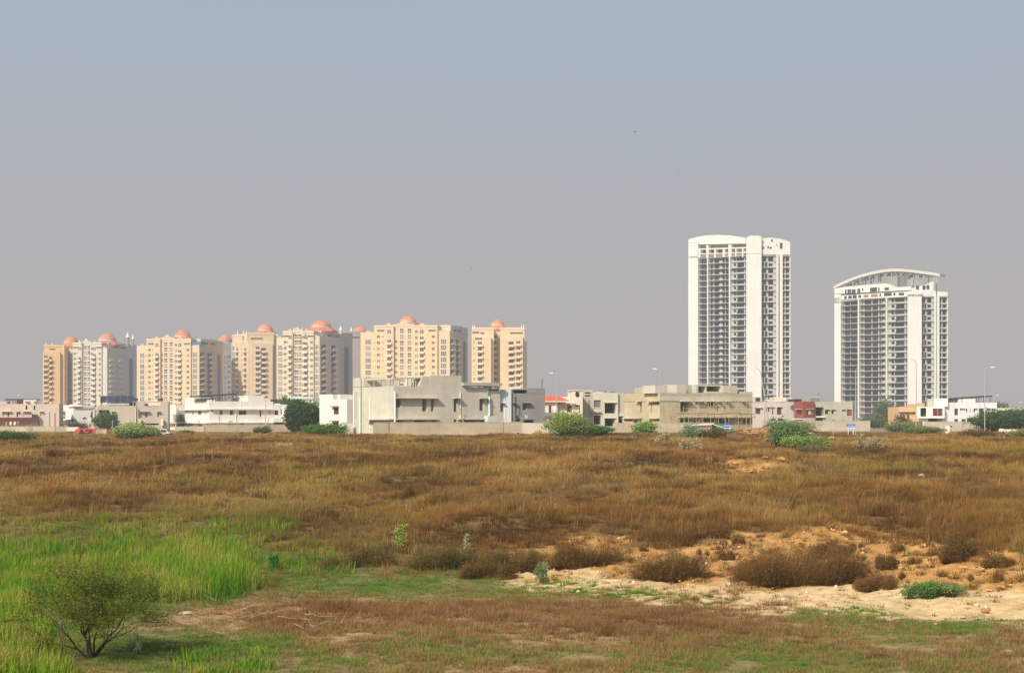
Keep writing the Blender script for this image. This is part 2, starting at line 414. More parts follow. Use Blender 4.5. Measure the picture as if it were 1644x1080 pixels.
def wide_tower(label, pxl, pxr, d, aF, ymain, pitch, px_side, aS, lit, dm, group='domed apartment towers', side=None, W=1.0):
    root = thing('apartment_tower', label, 'apartment tower', (X(pxr, d), d, 0), group)
    key = '%d_%d_%d' % lit; mw, mt = tower_mats(key, lit); mats = (mw, mt)
    f = Fac(pxr, d, aF); q = lambda u: pxl + (pxr - pxl) * u
    n = int((672 - ymain) / pitch) + 1
    D = 16
    vol(f, q(0), q(.156), ymain + 11, 3.0, D, mw, root); vol(f, q(.150), q(.37), ymain, 0, D, mw, root, cop=mt)
    vol(f, q(.365), q(.598), ymain - 1.5, 1.6, D - 1, mw, root, cop=mt); vol(f, q(.594), q(.862), ymain, 0, D, mw, root, cop=mt); vol(f, q(.86), q(1), ymain + 8.5, 1.2, D, mw, root)
    gable(f, q(.085), (pxr - pxl) * .09, ymain + 11, ymain + 8.5, mw, root, 3.0); gable(f, q(.315), (pxr - pxl) * .10, ymain, ymain - 3.8, mw, root)
    gable(f, q(.48), (pxr - pxl) * .17, ymain - 1.5, ymain - 6.5, mw, root, 1.6); gable(f, q(.69), (pxr - pxl) * .10, ymain, ymain - 3.5, mw, root); gable(f, q(.93), (pxr - pxl) * .08, ymain + 8.5, ymain + 5.8, mw, root, 1.2)
    y1 = ymain + 17; y2 = ymain + 27
    win_col(f, q(.084), y2 - 2, n, pitch, 3.0 * W, 'strip', root, mats, 3.0); win_col(f, q(.148), y2, n, pitch, .5, 'tiny', root, mats, 3.0)
    win_col(f, q(.2), y1, n, pitch, 1.5, 'small', root, mats); win_col(f, q(.25), y1, n, pitch, .5, 'tiny', root, mats)
    win_col(f, q(.32), y2 - 2, n, pitch, 2.6, 'balcony', root, mats); win_col(f, q(.32), ymain + 9, 1, pitch, 2.0, 'arch', root, mats)
    win_col(f, q(.40), y2 - 2, n, pitch, 1.1, 'small', root, mats, 1.6)
    win_col(f, q(.462), ymain + 7, n, pitch, 1.9, 'pair', root, mats, 1.6); win_col(f, q(.548), ymain + 7, n, pitch, 1.9, 'pair', root, mats, 1.6)
    win_col(f, q(.625), ymain + 9, n, pitch, 1.3, 'small', root, mats); win_col(f, q(.686), y2 - 7, n, pitch, 2.6, 'balcony', root, mats); win_col(f, q(.686), ymain + 9, 1, pitch, 2.0, 'arch', root, mats)
    win_col(f, q(.815), y1, n, pitch, 1.5, 'small', root, mats); win_col(f, q(.93), ymain + 24, n, pitch, 3.0 * W, 'strip', root, mats, 1.2); win_col(f, q(.873), ymain + 28, n, pitch, .5, 'tiny', root, mats, 1.2)
    win_col(f, q(.225), ymain + 7, 1, pitch, 3.8, 'slot', root, mats); win_col(f, q(.80), ymain + 7, 1, pitch, 3.8, 'slot', root, mats)
    # the side that turns away
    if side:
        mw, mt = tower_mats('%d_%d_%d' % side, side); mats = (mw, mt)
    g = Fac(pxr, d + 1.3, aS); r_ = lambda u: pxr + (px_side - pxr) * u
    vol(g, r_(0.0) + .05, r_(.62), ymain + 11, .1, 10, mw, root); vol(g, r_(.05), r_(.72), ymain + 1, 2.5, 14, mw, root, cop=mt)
    vol(g, r_(.68), r_(1.0), ymain + 4, 5.5, 16, mw, root); vol(g, r_(.76), r_(.88), ymain + 26, 5.38, 5.7, M_STRIP, root, 'recess_shade_strip')  # the blue-grey strip paints the shade of a deep recess
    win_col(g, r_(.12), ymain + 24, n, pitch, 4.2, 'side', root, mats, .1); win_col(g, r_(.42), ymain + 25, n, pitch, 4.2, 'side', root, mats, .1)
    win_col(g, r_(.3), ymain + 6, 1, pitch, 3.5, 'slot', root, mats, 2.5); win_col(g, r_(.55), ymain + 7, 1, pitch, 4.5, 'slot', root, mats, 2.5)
    dome(*dm, root, mw)
    return root, f, g, mats

M_STRIP = mat('blue_grey_recess_shade', (100, 110, 128), rough=.4, var=.15)  # recess shade put into the colour, no glass here
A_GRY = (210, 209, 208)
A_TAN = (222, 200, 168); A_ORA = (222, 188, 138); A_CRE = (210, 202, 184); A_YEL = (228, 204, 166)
# far left: end-on orange tan tower
def end_tower(label, d, wings, dm, lit, recess=None, group='domed apartment towers'):
    """wings: (p0,p1,ytop_low,p0b,p1b,ytop_high,ang,[(px,W,kind,y0)])"""
    p = wings[0]
    root = thing('apartment_tower', label, 'apartment tower', (X(p[0], d), d, 0), group)
    mw, mt = tower_mats('%d_%d_%d' % lit, lit); mats = (mw, mt)
    for (p0, p1, yl, b0, b1, yh, ang, cols, pitch) in wings:
        f = Fac(p1, d, ang)
        vol(f, p0, p1, yl, 0, 10, mw, root); vol(f, b0, b1, yh, 2.2, 18, mw, root, cop=mt)
        n = int((672 - yl) / pitch) + 1
        for (px, W, kind, y0, o) in cols: win_col(f, px, y0, n if kind not in ('slot',) else 1, pitch, W, kind, root, mats, o)
    if recess:
        p0, p1, yt, o = recess; f = Fac(p0, d, 0); vol(f, p0, p1, yt, o, o + 6, mw, root)
        win_col(f, (p0 + p1) / 2 - (p1 - p0) * .3, yt + 14, 14, wings[0][8], 1.6, 'side', root, mats, o)
    if dm: dome(*dm, root, mw)
    return root, mats

r, m_ = end_tower('orange tan domed tower at the far left end of the row, narrow end facing', 1090,
    [(68.5, 96.5, 565, 70.5, 103, 553.5, 10, [(73.5, 2.6, 'balcony', 572, 0), (81.5, 1.6, 'side', 574, 0), (84, 3.4, 'slot', 559, 2.2)], 8.5)],
    (114, 537.5, 547, 11.5, 1110), A_ORA)
g = Fac(103, 1092, 72); vol(g, 103.2, 108.5, 556, 0, 12, m_[0], r); vol(Fac(108, 1104, 12), 106, 127, 553, 0, 14, m_[0], r)
for px in (74, 84): spire(px, 553.5, 550, 1.6, 1092, r)

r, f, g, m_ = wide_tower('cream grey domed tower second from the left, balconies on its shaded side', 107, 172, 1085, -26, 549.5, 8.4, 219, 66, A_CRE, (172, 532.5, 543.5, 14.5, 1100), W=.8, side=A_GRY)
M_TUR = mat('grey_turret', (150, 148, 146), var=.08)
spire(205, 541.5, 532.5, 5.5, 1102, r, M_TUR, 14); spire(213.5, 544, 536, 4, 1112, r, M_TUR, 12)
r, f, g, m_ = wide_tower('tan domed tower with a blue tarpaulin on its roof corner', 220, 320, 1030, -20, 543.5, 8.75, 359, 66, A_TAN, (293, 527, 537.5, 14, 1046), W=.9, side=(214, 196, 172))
tb = MB(); k = Fac(320, 1030, -20); tb.hexa([k.pt(k.s(304.5), 1, k.z(304, 553.5)), k.pt(k.s(322), 1, k.z(322, 552.5)), k.pt(k.s(322), 5, k.z(322, 552.5)), k.pt(k.s(304.5), 5, k.z(304, 553.5))],
    [k.pt(k.s(305.5), 1, k.z(305, 550)), k.pt(k.s(321), 1, k.z(321, 549)), k.pt(k.s(321), 5, k.z(321, 547)), k.pt(k.s(305.5), 5, k.z(305, 549))]); tb.build('tarpaulin', mat('blue_tarpaulin', (70, 120, 180), var=.12), r)
r, m_ = end_tower('pale grey domed tower mostly hidden between two tan towers', 1150,
    [(345, 376, 552, 347, 374, 549, 35, [(362.5, 2.6, 'strip', 571, 0), (368, 1.6, 'small', 571, 0)], 8.2)], (361, 535.5, 546, 12, 1168), (186, 180, 172))
r, m_ = end_tower('tan domed tower standing corner on, balconies on both lit faces', 1060,
    [(371.5, 405.5, 549, 373, 408, 536, -50, [(374.5, 3.2, 'strip', 557, 0), (381, 2.6, 'balcony', 560, 0), (394, 2.6, 'balcony', 560, 0), (388.5, .8, 'tiny', 560, 0), (403, 3.4, 'strip', 560, 0), (390.5, 1.8, 'pair', 541, 2.2)], 8.75),
     (404.5, 437.8, 551, 401, 440, 534, 16, [(413.5, 2.8, 'balcony', 558, 0), (423, 2.6, 'side', 560, 0), (407, 3.4, 'slot', 542, 2.2), (417, 3.4, 'slot', 542, 2.2)], 8.75)],
    (426, 517.3, 527.5, 13, 1078), A_TAN)
vol(Fac(440, 1064, 10), 439, 447, 536, 0, 12, m_[0], r)
for px in (381.5, 391, 395.5): spire(px, 536, 530, 2, 1064, r)
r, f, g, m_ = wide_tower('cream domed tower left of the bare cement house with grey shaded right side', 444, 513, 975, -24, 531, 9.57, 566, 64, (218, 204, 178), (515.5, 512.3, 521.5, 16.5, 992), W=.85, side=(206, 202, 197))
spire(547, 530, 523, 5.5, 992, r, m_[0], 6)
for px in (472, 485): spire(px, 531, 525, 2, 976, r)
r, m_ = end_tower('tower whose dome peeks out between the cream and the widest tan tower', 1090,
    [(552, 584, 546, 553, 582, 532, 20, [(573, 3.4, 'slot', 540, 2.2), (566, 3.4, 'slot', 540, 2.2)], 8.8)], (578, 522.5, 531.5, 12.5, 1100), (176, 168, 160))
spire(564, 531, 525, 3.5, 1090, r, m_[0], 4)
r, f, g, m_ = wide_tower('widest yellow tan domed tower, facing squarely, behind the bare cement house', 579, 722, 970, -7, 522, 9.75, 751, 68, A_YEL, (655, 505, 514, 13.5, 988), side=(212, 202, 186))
r, m_ = end_tower('tower behind the widest tan tower showing dome, spire and grey top', 1075,
    [(724, 754, 548, 722, 752, 533, 24, [(742, 3.4, 'slot', 540, 2.2)], 8.9)], (715, 517.5, 527, 13.5, 1090), (184, 176, 164))
spire(741.5, 534, 527, 6, 1076, r, m_[0], 6)
r, m_ = end_tower('yellow tan domed tower at the right end of the row with a dark central recess', 955,
    [(762, 788.5, 541, 757.5, 793, 525.5, 2, [(770.5, 2.8, 'balcony', 550, 0), (761, .6, 'small', 548, 2.2), (768, 3.8, 'slot', 542, 0), (764, 3.6, 'slot', 532, 2.2), (774.5, 2, 'slot', 533, 2.2)], 9.75),
     (818, 839.5, 540, 803, 842, 525.5, 2, [(832, 2.8, 'balcony', 549, 0), (820.5, 2.6, 'side', 550, 0), (823, 2.6, 'slot', 533, 2.2), (833, 4, 'slot', 533, 2.2)], 9.75)],
    (799, 511, 519.5, 11, 972), A_YEL, recess=(792.8, 803.2, 526, 12))
vol(Fac(803, 955, 2), 803.2, 818.2, 543, .3, 3, m_[0], r); vol(Fac(842, 957, 70), 842, 846, 548, 0, 12, m_[0], r)
for px in (759, 762, 838, 841): spire(px, 525.5, 520, 1.6, 957, r)

# ---------------------------------------------------------------- white unfinished high-rises
M_TW = mat('tower_white', (229, 229, 223), var=0.05, streak=0.10, patch=0.03, scale=0.1)
M_TSH = mat('raw_slab', (184, 184, 182), var=0.05)
M_VOID = mat('tower_void', (50, 60, 78), rough=0.6, var=0.25, scale=0.4)  # dark colour stands in for the shade inside the open storeys
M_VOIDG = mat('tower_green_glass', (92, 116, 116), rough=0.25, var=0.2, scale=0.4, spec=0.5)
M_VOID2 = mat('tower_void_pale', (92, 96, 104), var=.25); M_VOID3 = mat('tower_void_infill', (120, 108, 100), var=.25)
M_BRICK = mat('infill_brick', (160, 128, 116), var=0.15)

def bay_proto(f, s0, s1, H, kind, root, name, z, glass=None):
    """one storey of one bay: dark room behind, columns and low parapets in front; z = top of its floor slab"""
    mb = MB(); W = s1 - s0; B = lambda a, b, o0, o1, c, e, m: f.box(mb, s0 + a, s0 + b, o0, o1, z + c, z + e, m)
    B(0.01, W - .01, 3.6, 3.8, 0, H - .3, 1)
    if kind == 'plain':
        B(W * .02, W * .08, 2.6, 2.9, 0, H - .301, 0); B(W * .46, W * .48, 1.5, 1.7, 0, H - .301, 0)
    elif kind == 'wide':
        B(W * .10, W * .20, 2.6, 3.0, 0, H - .301, 0); B(W * .46, W * .62, 1.6, 1.9, 0, 1.2, 0); B(W * .50, W * .55, 1.95, 2.2, 0, H - .301, 0); B(W * .74, W * .77, 1.4, 1.7, 0, H - .301, 0)
    elif kind == 'wide2':
        B(W * .03, W * .11, 2.6, 2.9, 0, H - .301, 0); B(W * .41, W * .44, 1.4, 1.7, 0, H - .301, 0); B(W * .66, W * .70, 1.4, 1.8, 0, H - .301, 0); B(W * .74, W * .77, 2.0, 2.4, 0, H - .301, 0); B(W * .82, W * .92, 1.4, 1.8, 0, 1.1, 0); B(W * .86, W * .89, 1.85, 2.1, 0, H - .301, 0)
    elif kind == 'duplo':   # upper storey of a two-storey bay
        B(W * .28, W * .31, 1.3, 1.6, 0, H - .301, 0); B(W * .80, W * .85, 1.2, 1.7, 0, H - .301, 0); B(.02, W * .12, 1.9, 2.1, 0, H - .301, 0); B(W * .14, W - .02, .6, .9, -.25, .55, 0)
    elif kind == 'duplu':   # lower storey: beam and solid left part
        B(.02, W * .34, 1.5, 1.9, 0, .9, 0); B(.02, W * .14, 1.45, 1.9, .901, H - .301, 0); B(W * .30, W * .38, 1.2, 1.6, .901, H - .301, 0); B(W * .80, W * .86, 1.2, 1.7, 0, H - .301, 0); B(.02, W * .36, 1.3, 1.6, H - .9, H - .32, 0)
    elif kind == 'ro':
        B(W * .34, W * .48, 1.2, 1.5, 0, H - .301, 0); B(W * .82, W - .02, .5, 1.2, 0, H - .301, 0)
    elif kind == 'ru':
        B(W * .18, W * .25, 1.0, 1.3, 0, H - .301, 0); B(W * .42, W * .5, 1.0, 1.4, 0, H - .301, 0); B(W * .5, W - .3, .6, .9, H - 1.1, H - .35, 0); B(W * .78, W - .02, .5, 1.4, 0, H - 1.101, 0); B(W * .52, W * .78, .7, 1.0, 0, .6, 0)
    elif kind == 'eo':
        B(W * .34, W * .46, 1.0, 1.3, 0, H - .301, 0)
    elif kind == 'eu':
        B(W * .34, W * .46, 1.0, 1.3, 0, H - .301, 0); B(.02, W - .02, .8, 1.0, H - .8, H - .32, 0); B(.02, W - .02, .9, 1.05, 0, .5, 0)
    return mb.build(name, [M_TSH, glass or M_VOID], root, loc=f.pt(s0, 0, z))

def vary(c, green):
    q = random.random()
    m = M_VOIDG if green else (M_VOID2 if q < .2 else (M_VOID3 if q < .3 else None))
    if m: c.material_slots[1].link = 'OBJECT'; c.material_slots[1].material = m
def highrise(label, d, aA, pxL, bays, pxP, pxPil, rb, pxR, ytop_bay, pitch, nfl, piers, aR=4.0):
    root = thing('high_rise', label, 'high rise', (X(pxP, d), d, 0), 'white unfinished high rises')
    f = Fac(pxP, d, aA); g = Fac(pxPil, d + .6, aR); H = pitch / F * d
    zt = Z(ytop_bay, d); zb = zt - nfl * H
    # end wall, fins, pilaster
    mb = MB(); f.box(mb, f.s(pxL), f.s(bays[0][0]), -.6, 18, zb - 1, zt + 1.2); mb.build('end_wall', M_TW, root)
    for (p0, p1) in [(bays[i][1], bays[i + 1][0]) for i in range(len(bays) - 1)]:
        q = MB(); f.box(q, f.s(p0), f.s(p1), -.35, 4, zb - 1, zt - .002); q.build('fin_wall', M_TW, root)
    pil = Fac(pxP, d, -6)
    q = MB(); pil.box(q, 0, pil.s(pxPil), -1.0, 6, zb - 1, zt + 1.0); q.build('pilaster', M_TW, root)
    for (p0, p1) in piers:
        q = MB(); g.box(q, g.s(p0), g.s(p1), -.8, 4, zb - 1, zt + 1.0); q.build('pier', M_TW, root)
    sR = g.s(pxR)
    # floor slabs, one part per storey
    q = MB(); sa, sb = f.s(bays[0][0]), f.s(bays[1][1] if len(bays) > 2 else bays[-1][1])
    for k in (0,):
        f.box(q, sa + .003, -.003, -.25, 15, zt - .3, zt)
        g.box(q, .003, sR, -.25, 12, zt - .303, zt - .003)
    sl = q.build('floor_slab', M_TSH, root, loc=f.pt(0, 0, zt))
    q = MB(); f.box(q, sa + .003, f.s(bays[-1][0]) - .003, -.25, 15, zt - H - .3, zt - H)
    f.box(q, f.s(bays[-1][0]) + .003, -.003, .9, 15, zt - H - .303, zt - H - .003); g.box(q, .003, sR, 1.0, 12, zt - H - .303, zt - H - .003)
    sl2 = q.build('floor_slab', M_TSH, root, loc=f.pt(0, 0, zt - H))
    for k in range(2, nfl + 1, 2):
        dup(sl, (0, 0, -k * H), root)
        if k + 1 <= nfl: dup(sl2, (0, 0, -k * H), root)
    # bays
    for i, (p0, p1, kind) in enumerate(bays):
        a, b = f.s(p0), f.s(p1)
        if kind != 'dup':
            p = bay_proto(f, a, b, H, kind, root, 'storey_bay', zt - H)
            for k in range(1, nfl): vary(dup(p, (0, 0, -k * H), root), k == 6 and nfl < 25)
        else:
            pu = bay_proto(f, a, b, H, 'duplo', root, 'storey_bay', zt - H); pl = bay_proto(f, a, b, H, 'duplu', root, 'storey_bay', zt - 2 * H)
            for k in range(2, nfl, 2):
                vary(dup(pu, (0, 0, -k * H), root), False); vary(dup(pl, (0, 0, -k * H), root), k == 6 and nfl < 25)
    for (p0, p1, kk) in rb:
        a, b = g.s(p0), g.s(p1)
        pu = bay_proto(g, a, b, H, kk + 'o', root, 'side_bay', zt - H); pl = bay_proto(g, a, b, H, kk + 'u', root, 'side_bay', zt - 2 * H)
        for k in range(2, nfl, 2):
            dup(pu, (0, 0, -k * H), root); dup(pl, (0, 0, -k * H), root)
    # dark core that closes the building
    q = MB(); f.box(q, f.s(bays[0][0]) + .05, -.1, 4.1, 16, zb - 1, zt - .1); q.build('core_wall', M_TW, root)
    q = MB(); g.box(q, .05, sR - .1, 4.1, 14, zb - 1, zt - .15); q.build('core_wall', M_TW, root)
    q = MB(); g.box(q, sR + .002, sR + .4, .2, 14, zb - 1, zt); q.build('end_wall', M_TW, root)
    return root, f, g, pil, H, zt

def arc_panel(f, p0, p1, ys, ybot, o0, o1, m, root, name):
    """wall whose top edge follows ys = [(px,y)...]; every column keeps the bottom row ybot(px)"""
    mb = MB(); n = 20
    for k in range(n):
        a, b = p0 + (p1 - p0) * k / n, p0 + (p1 - p0) * (k + 1) / n
        ya, yb = np.interp(a, [q[0] for q in ys], [q[1] for q in ys]), np.interp(b, [q[0] for q in ys], [q[1] for q in ys])
        sa, sb = f.s(a), f.s(b); za, zb_ = f.z(a, ya), f.z(b, yb); zl, zm = f.z(a, ybot(a)), f.z(b, ybot(b))
        mb.hexa([f.pt(sa, o0, zl), f.pt(sb, o0, zm), f.pt(sb, o1, zm), f.pt(sa, o1, zl)], [f.pt(sa, o0, za), f.pt(sb, o0, zb_), f.pt(sb, o1, zb_), f.pt(sa, o1, za)])
    return mb.build(name, m, root)

# tall one
r, f, g, pil, H, zt = highrise('taller white unfinished tower with curved parapet top', 1040, -36, 1106, [(1121.5, 1135.4, 'plain'), (1137, 1170.6, 'wide'), (1172.6, 1198, 'dup')], 1198, 1222.5,
    [(1223, 1246, 'r'), (1256.5, 1268, 'e')], 1268, 410, 9.3, 29, [(1246.2, 1249.4), (1251.2, 1256.2)])
la = lambda px: 412.5 + (1198 - px) * .045
arc_panel(f, 1106, 1198, [(1106, 384.5), (1118, 380.8), (1135, 378), (1155, 377.2), (1175, 378.2), (1198, 382)], lambda p: 392.5 - (p - 1121) * .018 if p > 1121 else 384.6 + 5, -.6, 5, M_TW, r, 'curved_parapet')
arc_panel(f, 1106, 1121.4, [(1106, 390), (1121.4, 390)], lambda p: 414, -.6, 17.9, M_TW, r, 'end_wall')
for (p0, p1, y0, y1, m) in ((1121.4, 1198, 397.5, 399.5, M_TW), (1121.4, 1198, 405.5, 407, M_TW)):
    arc_panel(f, p0, p1, [(p0, y0 + 1.5), (p1, y0 - 1)], lambda p, y1=y1, p0=p0, p1=p1: y1 + 1.5 - 2.5 * (p - p0) / (p1 - p0), .2, 4, m, r, 'beam')
for (p0, p1) in ((1121.4, 1124.5), (1133.5, 1137.5), (1146.5, 1149), (1160, 1163.5), (1169, 1174), (1180, 1182), (1191, 1193)):
    q = MB(); f.pbox(q, p0, p1, 391 if p0 in (1133.5, 1169) else 399, 413, .1, 3.5); q.build('crown_pier', M_TW, r)
for (p0, p1, y0) in ((1125, 1133.3, 408), (1139, 1146, 407.5), (1149.2, 1159.8, 407.2), (1163.6, 1169, 407), (1174.2, 1179.8, 406.6), (1182.2, 1191, 406)):
    q = MB(); f.pbox(q, p0, p1, y0, y0 + 4.6, .5, 1.2); q.build('brick_infill', M_BRICK, r)
q = MB(); f.box(q, f.s(1121.6), -.1, 3.6, 15, zt + .02, zt + 7.5); q.build('penthouse', M_TSH, r)
q = MB(); f.box(q, f.s(1122), -.3, 3.4, 3.58, zt + .4, zt + 4.6); q.build('dark_glazing', M_VOID, r)
q = MB(); f.box(q, f.s(1176), -.2, 3.2, 3.38, zt + 1.8, zt + 6.9); q.build('grey_infill', mat('grey_block', (170, 160, 148), var=.2), r)
arc_panel(pil, 1198, 1222.5, [(1198, 382), (1204, 378.6), (1218, 378.6), (1222.5, 380.5)], lambda p: 408, -1.0, 6, M_TW, r, 'pilaster')
arc_panel(g, 1222.7, 1268.3, [(1222.7, 383), (1236, 381.6), (1250, 383), (1262, 386), (1268.3, 389)], lambda p: 409, -.3, 10, M_TW, r, 'curved_parapet')
for (p0, p1, y0, y1) in ((1223.5, 1226.5, 396, 400), (1232, 1234.5, 395.5, 399), (1235.5, 1239, 396.5, 399.5), (1224, 1226, 388, 390), (1238, 1240.5, 384.5, 388.5), (1246.5, 1247.5, 392, 395), (1252, 1256, 390, 399.5)):
    q = MB(); g.pbox(q, p0, p1, y0, y1, -.36, -.31); q.build('opening', M_VOID, r)
q = MB(); g.box(q, g.s(1249.4), g.s(1251.2), -.5, -.31, 5, zt - .5); q.build('recess_strip', M_VOID, r)
gl = Fac(1268, g.dep(1268), 40)

# shorter one with the arched roof
r, f, g, pil, H, zt = highrise('shorter white unfinished tower under an arched metal roof', 1010, -42, 1340.5, [(1350.5, 1377.5, 'plain'), (1379.5, 1422.5, 'wide2'), (1424.5, 1457, 'dup')], 1457, 1479.5,
    [(1480, 1499.5, 'r'), (1508, 1521, 'e')], 1521, 475.6, 9.85, 20, [(1499.7, 1502.5), (1503.6, 1507.6)])
k_ = lambda p: (1457 - p) * .085
arc_panel(f, 1340.5, 1457, [(1340.5, 463.5), (1350, 461.5), (1400, 456.5), (1425, 455), (1432, 461), (1457, 465)], lambda p: 466 + k_(p) * .62, -.6, 5, M_TW, r, 'parapet')
arc_panel(f, 1340.5, 1350.4, [(1340.5, 473), (1350.4, 472.5)], lambda p: 487, -.6, 17.5, M_TW, r, 'end_wall')
arc_panel(f, 1350.5, 1457, [(1350.5, 474), (1457, 466.5)], lambda p: 475.3 + k_(p) * .95, .3, 4, M_TW, r, 'beam')
for (p0, p1, a, b) in ((1357.5, 1360, 465, 471.5), (1361.5, 1367, 464.5, 471.5), (1368, 1374.5, 464.5, 471.5), (1377.5, 1382, 463.5, 470), (1385, 1387, 463, 467), (1398, 1409, 461.5, 468.5), (1411, 1413, 461.5, 468), (1421, 1428, 461.6, 466)):
    q = MB(); f.pbox(q, p0, p1, a, b, -.66, -.61); q.build('opening', M_VOID, r)
for (p0, p1, a, b) in ((1355, 1359, 475, 480), (1361.5, 1367, 474.5, 479.5), (1368.5, 1375, 474, 479), (1377.5, 1382, 473.5, 478), (1386, 1394, 473, 477.5), (1398, 1409, 472, 476.8), (1411.5, 1414, 471.5, 476), (1419, 1431, 470, 475), (1434, 1437, 470, 474.5), (1442.5, 1451, 470, 474)):
    q = MB(); f.pbox(q, p0, p1, a, b, .22, .28); q.build('opening', M_BRICK if p0 in (1386, 1398) else M_VOID, r)
q = MB(); f.box(q, f.s(1351), -.3, 4, 15, zt + .02, zt + 5.5); q.build('penthouse', M_TW, r)
arc_panel(pil, 1457, 1479.6, [(1457, 467.5), (1479.6, 468.2)], lambda p: 476, -1.0, 6, M_TW, r, 'pilaster')
arc_panel(g, 1479.8, 1521.3, [(1479.8, 468), (1500, 467), (1521.3, 469)], lambda p: 475.5, -.3, 9, M_TW, r, 'parapet')
arc_panel(g, 1466, 1501, [(1466, 463), (1482, 458), (1492, 455), (1501, 451)], lambda p: 470, 3, 9, M_TW, r, 'stair_tower')
for (p0, p1, a, b) in ((1467, 1469, 457.8, 460.5), (1473, 1477.5, 458, 463.5), (1483.5, 1488, 457.5, 464), (1490, 1494, 457, 463.5)):
    q = MB(); g.pbox(q, p0, p1, a, b, 2.6, 2.95); q.build('opening', M_VOID, r)
q = MB(); g.pbox(q, 1502.5, 1503.5, 455, 690, -.6, -.31); q.build('recess_strip', M_VOID, r)
# arched roof: a curved sheet from left to right on slanting columns
ra = Fac(1430, 1027, -32)
pts = [(1338, 459.5), (1350, 453.5), (1365, 447), (1382, 440.8), (1400, 436), (1416, 433), (1430, 431.4), (1445, 431.4), (1460, 432.6), (1478, 434.8), (1495, 437), (1509, 439.3)]
n = 40; mb = MB(); mu = MB()
xs = np.linspace(1338, 1509, n + 1); ys = np.interp(xs, [p[0] for p in pts], [p[1] for p in pts])
for k in range(n):
    sa, sb = ra.s(xs[k]), ra.s(xs[k + 1]); za, zb_ = ra.z(xs[k], ys[k]), ra.z(xs[k + 1], ys[k + 1])
    mb.hexa([ra.pt(sa, 0, za - 1.5), ra.pt(sb, 0, zb_ - 1.5), ra.pt(sb, 0, zb_), ra.pt(sa, 0, za)], [ra.pt(sa, 9, za - 1.5), ra.pt(sb, 9, zb_ - 1.5), ra.pt(sb, 9, zb_), ra.pt(sa, 9, za)])
ro = mb.build('arched_roof', mat('pale_roof_sheet', (204, 201, 192), rough=.5, var=.08), r)
for k in range(4, n - 3, 3):
    q = MB(); s_ = ra.s(xs[k]); z_ = ra.z(xs[k], ys[k]) - 1.55; zl = max(zt + 5.0, z_ - 9)
    for oo in (1, 4.5, 8):
        q.tube(ra.pt(s_, oo, zl), ra.pt(s_ + random.uniform(-1, 1), oo, z_), .22)
        if k + 3 < n: q.tube(ra.pt(s_, oo, z_ - 1.4), ra.pt(ra.s(xs[k + 3]), oo, ra.z(xs[k + 3], ys[k + 3]) - .95), .16); q.tube(ra.pt(s_, oo, z_ - .1), ra.pt(ra.s(xs[k + 3]), oo, ra.z(xs[k + 3], ys[k + 3]) - 2.4), .14)
    q.tube(ra.pt(s_, .3, z_ - .2), ra.pt(s_, 8.6, z_ - .2), .2)
    q.build('roof_truss', M_STEEL, ro)
for px in (1499, 1503.5):
    q = MB(); q.tube(g.pt(g.s(px), 1, zt), ra.pt(ra.s(px), 1.5, ra.z(px, 439)), .35); q.build('roof_column', M_STEEL, ro)
M_PLG = mat('plant_room_grey', (150, 152, 148), var=.3, scale=.3); M_PLD = mat('plant_room_dark', (112, 116, 120), var=.3, scale=.4)
for (p0, p1, o0, z1, m) in ((1372, 1388, 8, 7.5, M_PLD), (1388.3, 1404, 9, 9.5, M_PLG), (1404.3, 1430, 7, 11.8, M_PLG), (1430.3, 1446, 8.5, 12.4, M_PLD), (1446.3, 1456, 6.5, 9.5, M_PLG)):
    q = MB(); f.box(q, f.s(p0), f.s(p1), o0, 13, zt + 5.6, zt + z1); q.build('plant_room', m, r)
q = MB(); pil.box(q, 2, pil.s(1492), 6.3, 14, zt + 1, zt + 10.5); q.build('plant_room', M_PLG, r)
for j in range(22):
    q = MB(); px = 1366 + j * 5.6; s_ = ra.s(px); zz = ra.z(px, float(np.interp(px, [p[0] for p in pts], [p[1] for p in pts]))) - 1.6
    q.tube(ra.pt(s_, 1.5, zz), ra.pt(s_ + random.uniform(-4, 4), 1.5 + random.uniform(0, 3), zz - random.uniform(2.5, 5)), .28); q.build('roof_strut', M_PLD, ro)
# ---------------------------------------------------------------- houses
def window_obj(fac, s0, s1, z0, z1, root, frame=None, glass=None, o=0.0, mull=True, name='window', label=None):
    frame = frame or M_FRAME; glass = glass or M_GLASS
    mb = MB(); t = 0.07
    fac.box(mb, s0, s0 + t, o + 0.10, o + 0.20, z0, z1); fac.box(mb, s1 - t, s1, o + 0.10, o + 0.20, z0, z1)
    fac.box(mb, s0 + t, s1 - t, o + 0.10, o + 0.20, z1 - t, z1); fac.box(mb, s0 + t, s1 - t, o + 0.10, o + 0.20, z0, z0 + t)
    if mull and s1 - s0 > 1.0: fac.box(mb, (s0 + s1) / 2 - 0.03, (s0 + s1) / 2 + 0.03, o + 0.11, o + 0.19, z0 + t, z1 - t)
    c = fac.pt((s0 + s1) / 2, o + 0.15, z0)
    wo = mb.build(name, frame, root, loc=c, label=label)
    pb = MB(); pb.poly([fac.pt(s0, o + 0.2, z0), fac.pt(s1, o + 0.2, z0), fac.pt(s1, o + 0.2, z1), fac.pt(s0, o + 0.2, z1)])
    pb.build('pane', glass, wo)
    return wo

